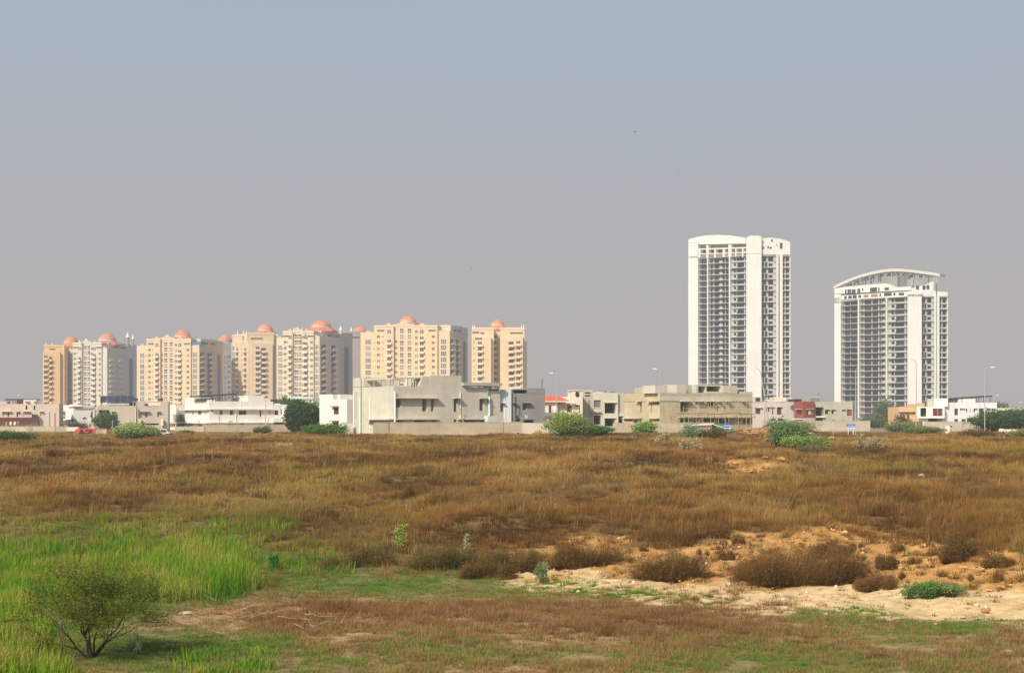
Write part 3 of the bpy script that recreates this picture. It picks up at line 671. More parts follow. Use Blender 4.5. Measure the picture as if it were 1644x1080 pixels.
class House:
    def __init__(s, name, label, cat, pxc, dc, ang, m, group=None):
        s.f = Fac(pxc, dc, ang); s.l = Fac(pxc, dc, ang - 90); s.m = m
        s.root = thing(name, label, cat, (s.f.x0, s.f.y0, 0), group)
    def holes(s, fac, hs):
        o = []
        for h in hs:
            p0, p1, y0, y1, k = h[:5]; pm = (p0 + p1) / 2
            a, b, c, d = fac.s(p0), fac.s(p1), fac.z(pm, y1), fac.z(pm, y0)
            if k == 'v': o.append((a, b, c, d, h[5] if len(h) > 5 else 2.4, True))
            else:
                o.append((a, b, c, d, 0.24, False))
                g = {'w': M_GLASS, 'b': M_BROWNGL, 'r': M_DRED, 'o': M_REDB}[k]
                window_obj(fac, a, b, c, d, s.root, frame=M_DFRAME if k in 'bo' else M_FRAME, glass=g)
        return o
    def body(s, pxl, pxr, ytop, hF=(), hL=(), depth=9.0, m=None, name='wall', z0=-0.6):
        """corner block: front from the corner to pxr, left face from pxl to the corner (or a plain side of given depth)"""
        m = m or s.m; mb = MB(); f, l = s.f, s.l
        sr = f.s(pxr); sl = l.s(pxl) if pxl is not None else -depth
        z1 = Z(ytop, f.y0)
        f.wall(mb, 0, sr, z0, z1, s.holes(f, hF))
        l.wall(mb, sl, 0, z0, z1, s.holes(l, hL) if pxl is not None else [])
        D = -sl
        mb.poly([f.pt(sr, 0, z0), f.pt(sr, D, z0), f.pt(sr, D, z1), f.pt(sr, 0, z1)])
        mb.poly([f.pt(sr, D, z0), f.pt(0, D, z0), f.pt(0, D, z1), f.pt(sr, D, z1)])
        zr = z1 - 0.35   # roof deck below a parapet rim
        mb.poly([f.pt(0, 0, zr), f.pt(sr, 0, zr), f.pt(sr, D, zr), f.pt(0, D, zr)])
        for (a, b, c, e) in ((0, sr, 0.0, 0.2), (0, sr, D - 0.2, D)):
            f.box(mb, a + 0.003, b - 0.003, c + 0.003, e - 0.003, zr + 0.002, z1 + 0.06)
        for (a, b) in ((0, 0.2), (sr - 0.2, sr)):
            f.box(mb, a + 0.003, b - 0.003, 0.2, D - 0.2, zr + 0.002, z1 + 0.06)
        s.D = D
        return mb.build(name, [m, M_DARK], s.root)
    def panel(s, fac, p0, p1, y0, y1, hs=(), depth=5.0, m=None, name='wall', o=0.0):
        """a further block with its own front skin and openings"""
        m = m or s.m; pm = (p0 + p1) / 2
        g = Fac.__new__(Fac); g.__dict__.update(fac.__dict__)
        g.x0, g.y0, _ = fac.pt(0, o, 0)
        a, b = g.s(p0), g.s(p1); z0 = -0.6 if y1 is None else g.z(pm, y1); z1 = g.z(pm, y0)
        mb = MB(); g.wall(mb, a, b, z0, z1, s.holes(g, hs)); dp = depth
        mb.poly([g.pt(b, 0, z0), g.pt(b, dp, z0), g.pt(b, dp, z1), g.pt(b, 0, z1)])
        mb.poly([g.pt(a, 0, z0), g.pt(a, 0, z1), g.pt(a, dp, z1), g.pt(a, dp, z0)])
        mb.poly([g.pt(a, 0, z1), g.pt(b, 0, z1), g.pt(b, dp, z1), g.pt(a, dp, z1)])
        mb.poly([g.pt(a, dp, z0), g.pt(a, dp, z1), g.pt(b, dp, z1), g.pt(b, dp, z0)])
        mb.poly([g.pt(a, 0, z0), g.pt(a, dp, z0), g.pt(b, dp, z0), g.pt(b, 0, z0)])
        return mb.build(name, [m, M_DARK], s.root)
    def blk(s, fac, p0, p1, y0, y1, o0, o1, m=None, name='roof_block', label=None):
        mb = MB(); pm = (p0 + p1) / 2
        d0 = fac.dep(pm) + (o0 * fac.m[1])
        k0 = Fac.__new__(Fac); k0.__dict__.update(fac.__dict__); k0.x0, k0.y0, _ = fac.pt(0, o0, 0)
        z1 = k0.z(pm, y0); z0 = -0.6 if y1 is None else k0.z(pm, y1)
        k0.box(mb, k0.s(p0), k0.s(p1), 0, o1 - o0, z0, z1)
        return mb.build(name, m or s.m, s.root, label=label)
    def hood(s, fac, p0, p1, y, proj=0.6, m=None, th=0.12):
        mb = MB(); pm = (p0 + p1) / 2; z = fac.z(pm, y)
        fac.box(mb, fac.s(p0), fac.s(p1), -proj, -0.003, z, z + th)
        return mb.build('sunshade', m or s.m, s.root)
    def slab(s, fac, p0, p1, y0, y1, proj=0.6, m=None, name='floor_slab'):
        mb = MB(); pm = (p0 + p1) / 2
        fac.box(mb, fac.s(p0), fac.s(p1), -proj, -0.003, fac.z(pm, y1), fac.z(pm, y0))
        return mb.build(name, m or s.m, s.root)
    def pipe(s, fac, px, y0, y1, r=0.07, m=None, kick=0, name='drain_pipe'):
        mb = MB(); t = fac.s(px); pts = [fac.pt(t, -r - 0.02, fac.z(px, y0)), fac.pt(t, -r - 0.02, fac.z(px, y1))]
        if kick: pts.append(fac.pt(fac.s(px + kick), -r - 0.02, fac.z(px, y1 + abs(kick) * 1.2)))
        mb.path(pts, r, 8)
        return mb.build(name, m or M_PIPE, s.root)
    def canopy(s, fac, p0, p1, ya, yb, o0, o1, posts, ypost, m=None, th=0.18, name='roof_canopy'):
        """thin sloping roof slab on posts"""
        mb = MB(); a, b = fac.s(p0), fac.s(p1)
        za, zb = fac.z(p0, ya), fac.z(p1, yb)
        mb.hexa([fac.pt(a, o0, za - th), fac.pt(b, o0, zb - th), fac.pt(b, o1, zb - th), fac.pt(a, o1, za - th)],
                [fac.pt(a, o0, za), fac.pt(b, o0, zb), fac.pt(b, o1, zb), fac.pt(a, o1, za)])
        c = mb.build(name, m or M_DMET, s.root)
        for px in posts:
            q = MB(); t = fac.s(px); k = (t - a) / (b - a); zt = za + (zb - za) * k - th - 0.002; zl = fac.z(px, ypost)
            for oo in (o0 + 0.2, o1 - 0.2):
                q = MB(); q.tube(fac.pt(t, oo, zl), fac.pt(t, oo, zt), 0.06); q.build('post', m or M_DMET, c)
        return c
    def water_tank(s, fac, px, y0, y1, o, r, m=None):
        mb = MB(); c = fac.pt(fac.s(px), o, fac.z(px, y1)); h = fac.z(px, y0) - fac.z(px, y1)
        mb.lathe(c, [(r * 0.96, 0), (r, h * 0.1), (r, h * 0.85), (r * 0.6, h * 0.97), (r * 0.2, h)], 14)
        return mb.build('water_tank', m or M_PALEBLUE, s.root, smooth=True)

def solar(h, fac, p0, p1, yt, yb, n, o0, o1, m=M_SOLAR):
    """tilted solar array; low edge nearer the camera"""
    a, b = fac.s(p0), fac.s(p1); zt, zb = fac.z(p0, yt), fac.z(p0, yb)
    for i in range(n):
        s0 = a + (b - a) * i / n + 0.05; s1 = a + (b - a) * (i + 1) / n - 0.05
        mb = MB()
        mb.hexa([fac.pt(s0, o0, zb - .06), fac.pt(s1, o0, zb - .06), fac.pt(s1, o1, zt - .06), fac.pt(s0, o1, zt - .06)],
                [fac.pt(s0, o0, zb), fac.pt(s1, o0, zb), fac.pt(s1, o1, zt), fac.pt(s0, o1, zt)])
        mb.build('solar_panel', m, h.root)
    q = MB()
    for t in (a + .1, b - .1):
        q.tube(fac.pt(t, o0 + .1, zb - 1.2), fac.pt(t, o0 + .1, zb - .07), 0.05)
        q.tube(fac.pt(t, o1 - .1, zb - 1.2), fac.pt(t, o1 - .1, zt - .12), 0.05)
    q.build('panel_stand', M_STEEL, h.root)

# --- pinkish house at the far left
h = House('house', 'pinkish house with dark roof pergola and a dark red balcony band', 'house', -30, 436, 9, M_PINK)
h.body(None, 95, 648.5, hF=[(4, 6.5, 661, 668, 'w'), (12, 15, 661, 669.5, 'w'), (26.5, 29.5, 661, 669.5, 'w'), (37.5, 39.5, 661, 668, 'w'), (41, 44, 648.6, 657.6, 'v', 1.2), (54, 56.5, 648.6, 657.6, 'v', 1.2), (64.5, 66.5, 661, 668, 'w'), (9, 11, 677, 684, 'w'), (61, 63.5, 675, 683, 'w')], depth=12)
for p0, p1, y in ((3, 18.5, 660.6), (26, 31.5, 660.6), (37, 49, 660.6), (64, 69.5, 660.4)): h.hood(h.f, p0, p1, y, 0.7, M_CREAM)
h.blk(h.f, -32, 11, 644, 650, -0.05, 6)
h.blk(h.f, 37.5, 58.5, 641.5, 648.4, -0.04, 4, M_CREAM)
h.hood(h.f, 40, 47, 644.5, 0.6); h.hood(h.f, 54, 58, 644.5, 0.6)
h.canopy(h.f, 5, 59, 639.9, 640, 3, 9, (8, 19), 648, M_DMET, 0.25, 'pergola')
h.blk(h.f, 27, 36, 642, 648.5, 5, 7, M_GREIGE, 'water_tank')
mb = MB(); h.f.pbox(mb, -32, 60.5, 670, 675.6, -1.6, -0.01); mb.build('balcony', M_DRED, h.root)
h.blk(h.f, 51, 60, 665, 670, -1.5, -0.4, M_DMET, 'awning')
h.pipe(h.f, 79, 661, 684, 0.08, M_GREIGE); h.pipe(h.f, 88, 663, 684, 0.07, M_REDB)
for px in (10, 29): h.blk(h.f, px - .8, px + .8, 676, 686, -1.5, -1.2, M_GREIGE, 'pillar')
for px in (17, 23.5): h.blk(h.f, px - 1.8, px + 1.8, 676.5, 682, -2.2, -1.8, M_CREAM, 'air_conditioner')

# --- white house
h = House('house', 'white house with palm in front, between the pinkish and the solar panel house', 'house', 118, 452, 28, M_WHITE)
h.body(94, 152, 655, hF=[(146, 149.5, 661, 671, 'r')], hL=[(96.5, 105, 660, 672, 'v', 2.0), (96, 101, 677, 684, 'v', 1.5)], m=M_WHITE)
h.blk(h.f, 119, 131, 649.2, 655, 1.5, 6, M_WHITE); h.blk(h.f, 134, 151, 651, 653.3, -0.3, 5, M_WHITE, 'roof_slab')
h.blk(h.l, 96, 104, 650.2, 655, 1.5, 5, M_WHITE); h.blk(h.l, 104, 117, 651, 653, -0.3, 4, M_WHITE, 'roof_slab')
h.slab(h.l, 94, 113, 673.2, 675.2, 1.2, M_WHITE, 'balcony')
h.blk(h.l, 97, 103.5, 668.5, 671.7, 0.5, 1.3, M_REDB, 'balcony_seat')
h.slab(h.f, 146, 154, 672, 674.5, 1.0, M_GREIGE, 'balcony')

# --- grey beige house with the solar array
h = House('house', 'grey beige house carrying a wide tilted solar array on its roof', 'house', 156, 432, 9, M_GREIGE)
h.body(None, 219, 651.5, hF=[(159, 175.5, 658, 672, 'v', 3.0), (180.2, 182.6, 661, 670.5, 'w')], depth=11)
h.hood(h.f, 179.6, 185.5, 660.6, 0.8)
h.blk(h.f, 156.2, 161, 636, 651, 1.0, 6, M_CREAM); h.blk(h.f, 161, 207, 648.2, 649.8, 0.3, 6, M_CREAM, 'roof_slab')
solar(h, h.f, 160.5, 214, 634.8, 645.5, 5, 0.5, 4.2)
h.water_tank(h.f, 211.5, 645.5, 651.5, 3.5, 0.65, M_DMET); h.blk(h.f, 200, 205, 648.3, 651.4, 0.8, 1.8, M_DRED, 'roof_box')
h.pipe(h.f, 218, 657, 682, 0.1, M_CREAM)

# --- grey beige neighbour
h = House('house', 'grey beige house with a long hooded window, right of the solar array house', 'house', 220.5, 428, 8, M_GREIGE)
h.body(None, 270, 644.5, hF=[(225, 228, 661.5, 671, 'w'), (233, 236.5, 661.5, 670.5, 'w'), (252.5, 255.5, 661.5, 670, 'w'), (228.5, 255, 679.3, 682, 'v', 3.0)], depth=10)
h.hood(h.f, 224.5, 240, 660.8, 0.9); h.hood(h.f, 252, 258, 660.8, 0.8)
h.blk(h.f, 238, 258.5, 646.3, 651.3, -0.08, 0.5, M_CREAM, 'parapet'); h.blk(h.f, 232, 238, 648, 651.3, -0.05, 0.5, M_DMET, 'roof_box')
h.blk(h.f, 222.5, 226, 672, 683, -1.2, -0.4, M_CREAM, 'pillar'); h.blk(h.f, 258, 262, 672, 683, -1.2, -0.4, M_CREAM, 'pillar')
h.pipe(h.f, 223, 657, 682, 0.1, M_DMET)
solar(h, h.f, 212.5, 221, 638.5, 643, 1, 0.6, 2.2); solar(h, h.f, 252.5, 262, 639.2, 643, 1, 0.6, 2.2)

# --- slim white house behind
h = House('house', 'slim white house squeezed in behind, with pale ledge and grey side wall', 'house', 282.5, 462, 30, M_WHITE)
h.body(269, 299, 650, m=M_WHITE)
h.slab(h.l, 270, 282, 676, 679.5, 1.0, M_WHITE, 'balcony'); h.blk(h.f, 284, 298, 656.5, None, -0.5, -0.02, M_GREIGE, 'wall')
h.blk(h.l, 277, 281, 665, 675.6, -0.4, -0.01, M_GREIGE, 'water_heater')

# --- long white modern house
h = House('house', 'long white modern house with ribbon of dark windows and a thin roof canopy', 'house', 336, 426, 29, M_WHITE)
FH = [(339, 342, 657.6, 660.6, 'w'), (353.3, 357.6, 658.4, 665.5, 'v', 2.4), (369, 375, 658.4, 665.7, 'v', 2.4), (383.3, 396, 658.4, 665.7, 'w'), (416.9, 419.8, 658.4, 669.3, 'w'), (428.8, 430, 658.4, 660, 'w'), (432.4, 434, 658.4, 665.7, 'w'),
      (366.3, 371.2, 680, 684, 'v', 2.4), (373, 377.7, 680, 684, 'v', 2.4), (385.3, 392, 679.6, 683.6, 'v', 2.4), (416.9, 419.8, 680, 683.6, 'w'), (431.5, 433, 680, 683.3, 'w'), (342, 348, 680, 683.6, 'w')]
LH = [(299.4, 302, 659.2, 660.8, 'w'), (307.8, 311, 659.2, 666, 'v', 2.0), (317.4, 323.4, 659.2, 665.6, 'w'), (329, 330.6, 660, 665.6, 'w'), (305, 309.5, 680, 682.4, 'v', 2.0), (317.4, 323.4, 680.4, 684, 'v', 2.0), (330, 333.3, 679.6, 681.8, 'w')]
h.body(297, 438.6, 644.3, hF=FH, hL=LH, m=M_WHITE)
h.slab(h.f, 336.01, 438.5, 655.9, 657.5, 0.75, M_WHITE); h.slab(h.f, 336.01, 439.5, 677.4, 678.8, 0.75, M_WHITE)
h.slab(h.l, 291.5, 336.5, 656.6, 658.2, 0.75, M_WHITE); h.slab(h.l, 290.5, 337, 677.4, 679.2, 0.8, M_WHITE)
h.blk(h.l, 297, 313.5, 638, 644.5, -0.01, 5, M_WHITE); h.blk(h.f, 398, 424, 635.2, 644.6, 0.05, 6, M_WHITE); h.blk(h.f, 386, 398, 636, 644.4, 1.5, 6, M_WHITE)
h.canopy(h.f, 326, 384, 634.8, 631.2, 1.5, 9, (333, 345, 361, 383.5), 644, M_DMET, 0.3)
for px in (339.5, 343.7, 349): h.water_tank(h.f, px, 641, 644.5, 2.2, 0.32, M_WHITE)
h.blk(h.f, 428, 434, 639, 644.4, 2, 5, M_CREAM); h.blk(h.f, 440, 445.5, 641, 646.5, 3, 6, M_DMET, 'roof_box')
h.panel(h.f, 438.7, 461.8, 649.0, 677, [(440.8, 447, 658.4, 665.7, 'b'), (450.7, 453, 656.4, 665.4, 'w')], 9, M_WHITE, o=0.05)
h.blk(h.f, 438.8, 450, 647.4, 649.2, 0.3, 8, M_WHITE)
for px in (456, 458.4, 460.6): h.blk(h.f, px, px + 1.0, 653, 671, -0.35, 0.03, M_WHITE, 'fin')
h.panel(h.f, 438.7, 468, 671, 677.4, [], 7, M_WHITE, name='balcony', o=-0.9)
h.panel(h.f, 439, 464.5, 677.5, None, [(440, 463.8, 678, 692, 'v', 5)], 8, M_WHITE, name='carport', o=0.6)
h.blk(h.f, 464.7, 468.3, 671.2, None, -0.95, 0.5, M_WHITE, 'pillar')
h.pipe(h.f, 351.6, 659, 677, 0.04, M_GREIGE); h.pipe(h.f, 378.5, 664, 676.5, 0.09); h.pipe(h.f, 429.2, 669.5, 676.5, 0.09); h.pipe(h.f, 386.3, 650, 655.5, 0.05)
for px in (367.5, 371): h.blk(h.f, px - 1, px + 1, 673.5, 676.8, -0.6, -0.1, M_WHITE, 'air_conditioner')
h.blk(h.l, 313.5, 317.5, 674.5, 676.9, -0.6, -0.1, M_FRAME, 'air_conditioner')

# --- white shed far behind the green tree
h = House('storage_shed', 'low white shed with pale sloping roof, behind the dark green tree', 'shed', 479.5, 610, 26, M_WHITE)
h.body(464.5, 514, 641, m=M_WHITE)
mb = MB(); f = h.f; sr = f.s(514); zb = Z(641, f.y0) + .08
mb.hexa([f.pt(-.4, -.3, zb), f.pt(sr, -.3, zb), f.pt(sr, h.D, zb), f.pt(-.4, h.D, zb)], [f.pt(-.4, 3, zb + 1.0), f.pt(sr, 3, zb + .7), f.pt(sr, 3.4, zb + .7), f.pt(-.4, 3.4, zb + 1.0)])
mb.build('roof', M_PALEBLUE, h.root)
h.blk(h.f, 503, 513, 637.5, 646, -0.5, 3, M_STEEL, 'roof_box')

# --- white house with red hoods
h = House('house', 'plain white house with small red hoods over its windows', 'house', 557, 330, 42, M_WHITE)
h.body(513, 590, 641.3, hL=[(535.6, 543.8, 654.5, 665, 'b'), (534.6, 543.8, 678, 684, 'b')], m=M_WHITE)
h.blk(h.l, 513, 534.5, 633, 641.4, -0.01, 4, M_WHITE)
h.blk(h.l, 534.7, 546, 633.6, 641.3, 1.2, 4, M_WHITE)
h.hood(h.l, 533.6, 544.5, 652.8, 0.6, M_REDH, 0.14); h.hood(h.l, 533.4, 544.5, 676.0, 0.6, M_REDH, 0.14)

# --- big bare cement house
h = House('house', 'large bare cement house with white and teal drain pipes, unfinished', 'house', 632, 290, 32, M_CEM)
FH = [(633.2, 644, 640.2, 653.6, 'v', 2.2), (678, 685.5, 640.2, 660, 'v', 2.2), (692, 697, 640.2, 660, 'v', 2.2), (728.3, 734.7, 640.2, 660.5, 'v', 2.2), (769.8, 777.2, 640.2, 659, 'v', 2.2),
      (637, 647.5, 674.4, 679, 'v', 2), (665, 684.5, 674.4, 679, 'v', 2), (692, 700, 674.4, 679, 'v', 2), (728.5, 733.5, 673, 679, 'v', 2), (739, 765, 674.4, 679, 'v', 2), (770, 780, 674.4, 679, 'v', 2)]
h.body(567, 785, 620.3, hF=FH)
h.slab(h.f, 632.01, 703, 671.6, 673.6, 0.8); h.slab(h.f, 734, 784, 671.6, 673.4, 0.8); h.slab(h.l, 594, 632.8, 671.8, 673.8, 0.9)
h.hood(h.f, 632.4, 702.5, 639.6, 0.75); h.hood(h.f, 726.8, 738.5, 639.6, 0.75); h.hood(h.f, 768.6, 781, 639.6, 0.75)
h.blk(h.l, 567, 584, 606.5, 620.5, -0.02, 6)
h.blk(h.l, 584.1, 596, 608.2, 620.4, 1.5, 5)
h.canopy(h.l, 585, 628, 608, 606.6, 0.3, 2.0, (596, 611), 620, M_CEM, 0.22)
h.canopy(h.f, 632, 690, 606.4, 604.2, 0.3, 2.2, (641, 651, 664, 666.5, 670), 620, M_CEM, 0.25)
h.blk(h.f, 691, 741, 602.8, 620.5, 0.04, 7)
mb = MB(); f = h.f; a, b, c = f.s(673.5), f.s(679), f.s(690.9); zb, zt = f.z(682, 620.2), f.z(682, 603.8)
mb.hexa([f.pt(a, .1, zb), f.pt(c, .1, zb), f.pt(c, .1, zt), f.pt(b, .1, zt)], [f.pt(a, 5, zb), f.pt(c, 5, zb), f.pt(c, 5, zt), f.pt(b, 5, zt)])
mb.build('stair_wall', M_CEM, h.root)
h.canopy(h.f, 741.2, 803, 614.0, 614.6, -0.6, 6, (800,), 628, M_STEEL, 0.5, 'roof_sheet')
h.panel(h.f, 785.2, 803, 627.2, None, [], 8, M_CEM, o=0.15)
h.blk(h.f, 785.5, 800, 624.8, 627.2, 0.2, 4, M_DMET, 'roof_slab')
h.blk(h.f, 783.5, 789.5, 619.5, 625, 0.5, 2, M_CREAM, 'roof_box')
for px, y0, y1, r, m, k in ((569.2, 629, 697, .12, M_PIPE, 0), (579.2, 638, 698, .14, M_PIPE, 0), (580.9, 606.5, 696, .10, M_TEAL, 0), (594.3, 637, 686, .08, M_PIPE, 1.5), (571.9, 628, 672, .05, M_GREIGE, 0)): h.pipe(h.l, px, y0, y1, r, m, k)
h.pipe(h.f, 622.9 + 10.2, 628, 678, .16)
for px, y0, y1, r, m, k in ((738.6, 629, 671, .07, M_PIPE, 0), (784.6, 636, 666, .15, M_PIPE, -2.5), (782.6, 625, 664, .09, M_TEAL, 0)): h.pipe(h.f, px, y0, y1, r, m, k)
mb = MB()
for a, b in (((732, 664), (738, 697)), ((730.5, 664.5), (736.4, 697))):
    mb.tube(h.f.pt(h.f.s(a[0]), -.9, h.f.z(a[0], a[1] - 14)), h.f.pt(h.f.s(b[0]), -1.6, h.f.z(b[0], 684)), 0.05)
mb.build('timber_prop', M_WOOD, h.root)
h.blk(h.f, 783.5, 799.5, 667.2, 677, -1.7, -.5, M_PALEBLUE, 'water_tank'); h.blk(h.f, 746, 752, 669, 671.4, -.5, -.1, M_FRAME, 'air_conditioner')

# --- dark grey house 36
h = House('house', 'dark grey house with a pale blue tower and white number 36', 'house', 821, 302, 12, M_DGREY)
h.body(None, 875, 631.8, hF=[(822, 823.6, 647, 659, 'w'), (838.8, 845.8, 647.3, 659.2, 'w'), (841, 857, 673.6, 680, 'v', 3), (827, 835, 673, 676, 'v', 2)], depth=10)
h.hood(h.f, 821.5, 828, 646.8, 0.8); h.hood(h.f, 838, 851, 646.8, 0.9)
h.panel(h.f, 846.5, 875.05, 622.9, 631.7, [], 9, o=-0.03); h.blk(h.f, 831, 846.4, 625, 631.6, 1.8, 5, M_DARK, 'roof_box'); h.blk(h.f, 821, 846.4, 624.3, 625.3, 0.2, 6, M_STEEL, 'roof_slab')  # near-black box stands in for the shade of the roof niche
h.panel(h.f, 803.2, 820.9, 625.2, None, [(804, 807.5, 647, 659.6, 'w')], 7, M_PALEBLUE, o=-0.4)
h.hood(Fac(821, 301.6, 12), 803.4, 809, 646.6, 0.7, M_PALEBLUE)
h.pipe(Fac(821, 301.6, 12), 811, 625, 672, .06); h.pipe(h.f, 827.5, 636, 665, .07, M_DMET); h.pipe(h.f, 834.2, 650, 668, .05, M_DMET)
h.blk(h.f, 828, 831.5, 667, 669.5, -.5, -.05, M_DMET, 'air_conditioner')
mb = MB(); mb.tube(h.f.pt(h.f.s(875) - .3, 1, h.f.z(875, 624)), h.f.pt(h.f.s(873), 1, h.f.z(873, 608)), 0.05); mb.build('aerial', M_DMET, h.root)
tcu = bpy.data.curves.new('house_number', 'FONT'); tcu.body = '36'; tcu.extrude = 0.02
to = bpy.data.objects.new('tmp_text', tcu); COL.objects.link(to); bpy.context.view_layer.update()
me = bpy.data.meshes.new_from_object(to.evaluated_get(bpy.context.evaluated_depsgraph_get())); bpy.data.objects.remove(to)
me.materials.clear(); me.materials.append(M_PIPE)
no = bpy.data.objects.new('house_number', me); COL.objects.link(no); no.parent = h.root
pp = Vector(h.f.pt(h.f.s(841.6), -0.03, h.f.z(841.6, 670.8))) - h.root.location
no.location = pp; no.rotation_euler = (R(90), 0, h.f.a); sc_ = 5.2 / F * 302 / 0.7; no.scale = (sc_ * 0.85, sc_, sc_)

# --- cream house with the orange hip roof
h = House('house', 'cream house with orange hipped tile roof and round window', 'house', 914, 366, 8, M_CREAM)
f = h.f
h.panel(f, 868, 936, 636.5, None, [(926.5, 928.5, 631, 632, 'w')][:0], 8, M_CREAM, o=2.5)
h.panel(f, 868, 895, 645, None, [(881, 885.2, 650.5, 662, 'b')], 4, M_CREAM, o=0.0)
h.panel(f, 895.1, 918, 645, None, [(910.3, 917.6, 650, 663, 'r')], 3, M_PINK, o=0.9)
h.panel(f, 918.3, 935.4, 626.2, None, [(923.4, 931, 650, 652.6, 'v', 1), (929.5, 931, 652.6, 662.5, 'v', 1)], 5, M_CREAM, o=0.3)
h.blk(f, 917, 935.6, 625.9, 627.2, 0.1, 5, M_CREAM, 'cornice')
mb = MB(); a, b = f.s(866), f.s(914); r0, r1 = f.s(866), f.s(900); ze, zr = f.z(890, 643.8), f.z(890, 635.0)
mb.poly([f.pt(a, -.7, ze), f.pt(b, -.7, ze), f.pt(r1, 2.0, zr), f.pt(r0, 2.0, zr)]); mb.poly([f.pt(b, -.7, ze), f.pt(b, 4.7, ze), f.pt(r1, 2.0, zr)])
mb.poly([f.pt(b, 4.7, ze), f.pt(a, 4.7, ze), f.pt(r0, 2, zr), f.pt(r1, 2, zr)])
mb.build('roof', M_TILE, h.root)
h.slab(f, 868, 914.4, 643.9, 645.2, 0.75, M_WHITE, 'eave_band'); h.slab(f, 907, 923, 645.3, 646.8, 1.0, M_WHITE, 'balcony_roof')
h.slab(f, 886.5, 921, 668, 670.2, 1.5, M_WHITE, 'balcony'); h.slab(f, 868, 899, 662, 667.5, 0.9, M_DGREY, 'balcony_rail')
h.blk(f, 911.5, 916, 661, 668, -1.3, -0.9, M_WHITE, 'pillar'); h.blk(f, 889, 894, 647, 663, -.05, -.02, M_WHITE, 'wall_band')
mb = MB(); c = f.pt(f.s(927), 0.25, f.z(927, 632.8)); n_ = 16
mb.poly([(c[0] + .42 * math.cos(2 * math.pi * k / n_) , c[1], c[2] + .55 * math.sin(2 * math.pi * k / n_)) for k in range(n_)]); mb.build('round_window', M_GLASS, h.root)
h.slab(f, 895, 918, 670.3, None if False else 676, 0.3, M_DRED, 'garage_door')
h.blk(f, 877, 889, 673.6, 684, -1.5, -1.0, M_WHITE, 'gate_post'); h.blk(f, 881, 885, 676, 679, -1.52, -1.45, M_DARK, 'gate_opening')

# --- unfinished framed house
h = House('house', 'unfinished concrete house with big square openings and one diagonal grille', 'house', 952, 372, 7, M_CEM)
f = h.f
h.body(None, 992.5, 630.5, hF=[(953.2, 964.6, 642.2, 656.6, 'v', 1.0), (970.8, 988.6, 646.4, 663.2, 'v', 4), (953.2, 964.6, 666.5, 681, 'v', 4), (971, 987, 671.4, 684, 'v', 4)], depth=8)
h.panel(f, 935.5, 951.8, 625.6, None, [(939, 948.2, 629.4, 631.6, 'v', .6), (939, 948.2, 634, 636.2, 'v', .6)], 6, M_GREIGE, o=0.25)
h.blk(f, 956, 968, 629.2, 630.6, 0.5, 3, M_WHITE, 'parapet'); h.blk(f, 972, 973, 627.5, 630.4, 0.5, 1, M_DMET, 'rebar'); h.blk(f, 980, 987.5, 629, 630.4, 0.6, 1.2, M_DMET, 'roof_box')
h.panel(f, 993, 1001.5, 630.3, 663, [], 4, M_GGREY, o=0.6); h.panel(f, 989, 1001.6, 663.2, None, [(993.5, 1000.5, 668, 684, 'v', 3)], 5, M_CEM, o=0.3)
h.slab(f, 969.5, 989.6, 645, 646.4, 0.35); h.slab(f, 969.5, 988, 670, 671.3, 0.35); h.slab(f, 945, 965, 660.8, 662.2, 0.5, M_WOOD, 'timber_shuttering')
mb = MB()
for k in range(7):
    a = 953.4 + k * 1.9
    mb.tube(f.pt(f.s(a), .3, f.z(a, 643)), f.pt(f.s(min(a + 2.6, 964.4)), .3, f.z(a, 652.5)), 0.055)
f.pbox(mb, 953.3, 964.5, 653, 656.4, .2, .35); mb.build('diagonal_grille', M_STEEL, h.root)
h.pipe(f, 945.3, 641, 662, .05, M_DMET)

# --- unfinished concrete house wrapped in scaffolding
h = House('house', 'long raw yellowish concrete house under construction behind bamboo scaffolding', 'house', 1060, 350, 29, M_CEMY)
f = h.f; l = h.l
FH = [(1092, 1106, 645, 661, 'v', 2), (1116.5, 1121, 645, 649, 'v', 2), (1134.5, 1145.5, 645, 652, 'v', 2), (1151, 1153, 645, 661, 'v', 2), (1163.6, 1165.8, 645, 661, 'v', 2), (1190.5, 1193, 644.5, 651, 'v', 2),
      (1092, 1106, 671.4, 679, 'v', 2), (1112.5, 1126, 671.4, 679, 'v', 2), (1130.5, 1148, 671.4, 679, 'v', 3), (1151.5, 1172, 671.4, 679, 'v', 2), (1193, 1206, 672.5, 679, 'v', 2), (1184, 1189, 672.5, 676, 'v', 2)]
LH = [(1027.5, 1030.2, 645, 662, 'v', 1.5), (1045, 1047, 645, 662, 'v', 1.5), (1047.2, 1059, 645, 648, 'v', 1.5), (1003, 1015, 672.2, 675, 'v', 2), (1017, 1023, 673, 679, 'v', 2), (1028, 1030, 672.5, 678, 'v', 2), (1044, 1046, 672, 679, 'v', 2), (1050, 1059.4, 672.2, 675, 'v', 2)]
h.body(1001.8, 1208, 631.0, hF=FH, hL=LH, m=M_CEMY)
h.slab(l, 1001.8, 1060.3, 637.5, 643.8, 0.12, M_CEMY, 'beam'); h.slab(f, 1060.1, 1207, 637, 643.8, 0.12, M_CEM, 'beam')
h.hood(l, 1024, 1030.4, 644.8, .7); h.hood(l, 1042.5, 1060.2, 644.8, .7); h.slab(l, 1002, 1031, 670.6, 672, .6); h.slab(l, 1043, 1060, 670.6, 672, .6)
for a, b in ((1090.5, 1109), (1116, 1129), (1133, 1147), (1150.5, 1157), (1163, 1170), (1190, 1197)): h.hood(f, a, b, 644.6, .8, M_CEM)
h.slab(f, 1088, 1207, 668.4, 670.2, 0.9, M_CEM, 'floor_slab')
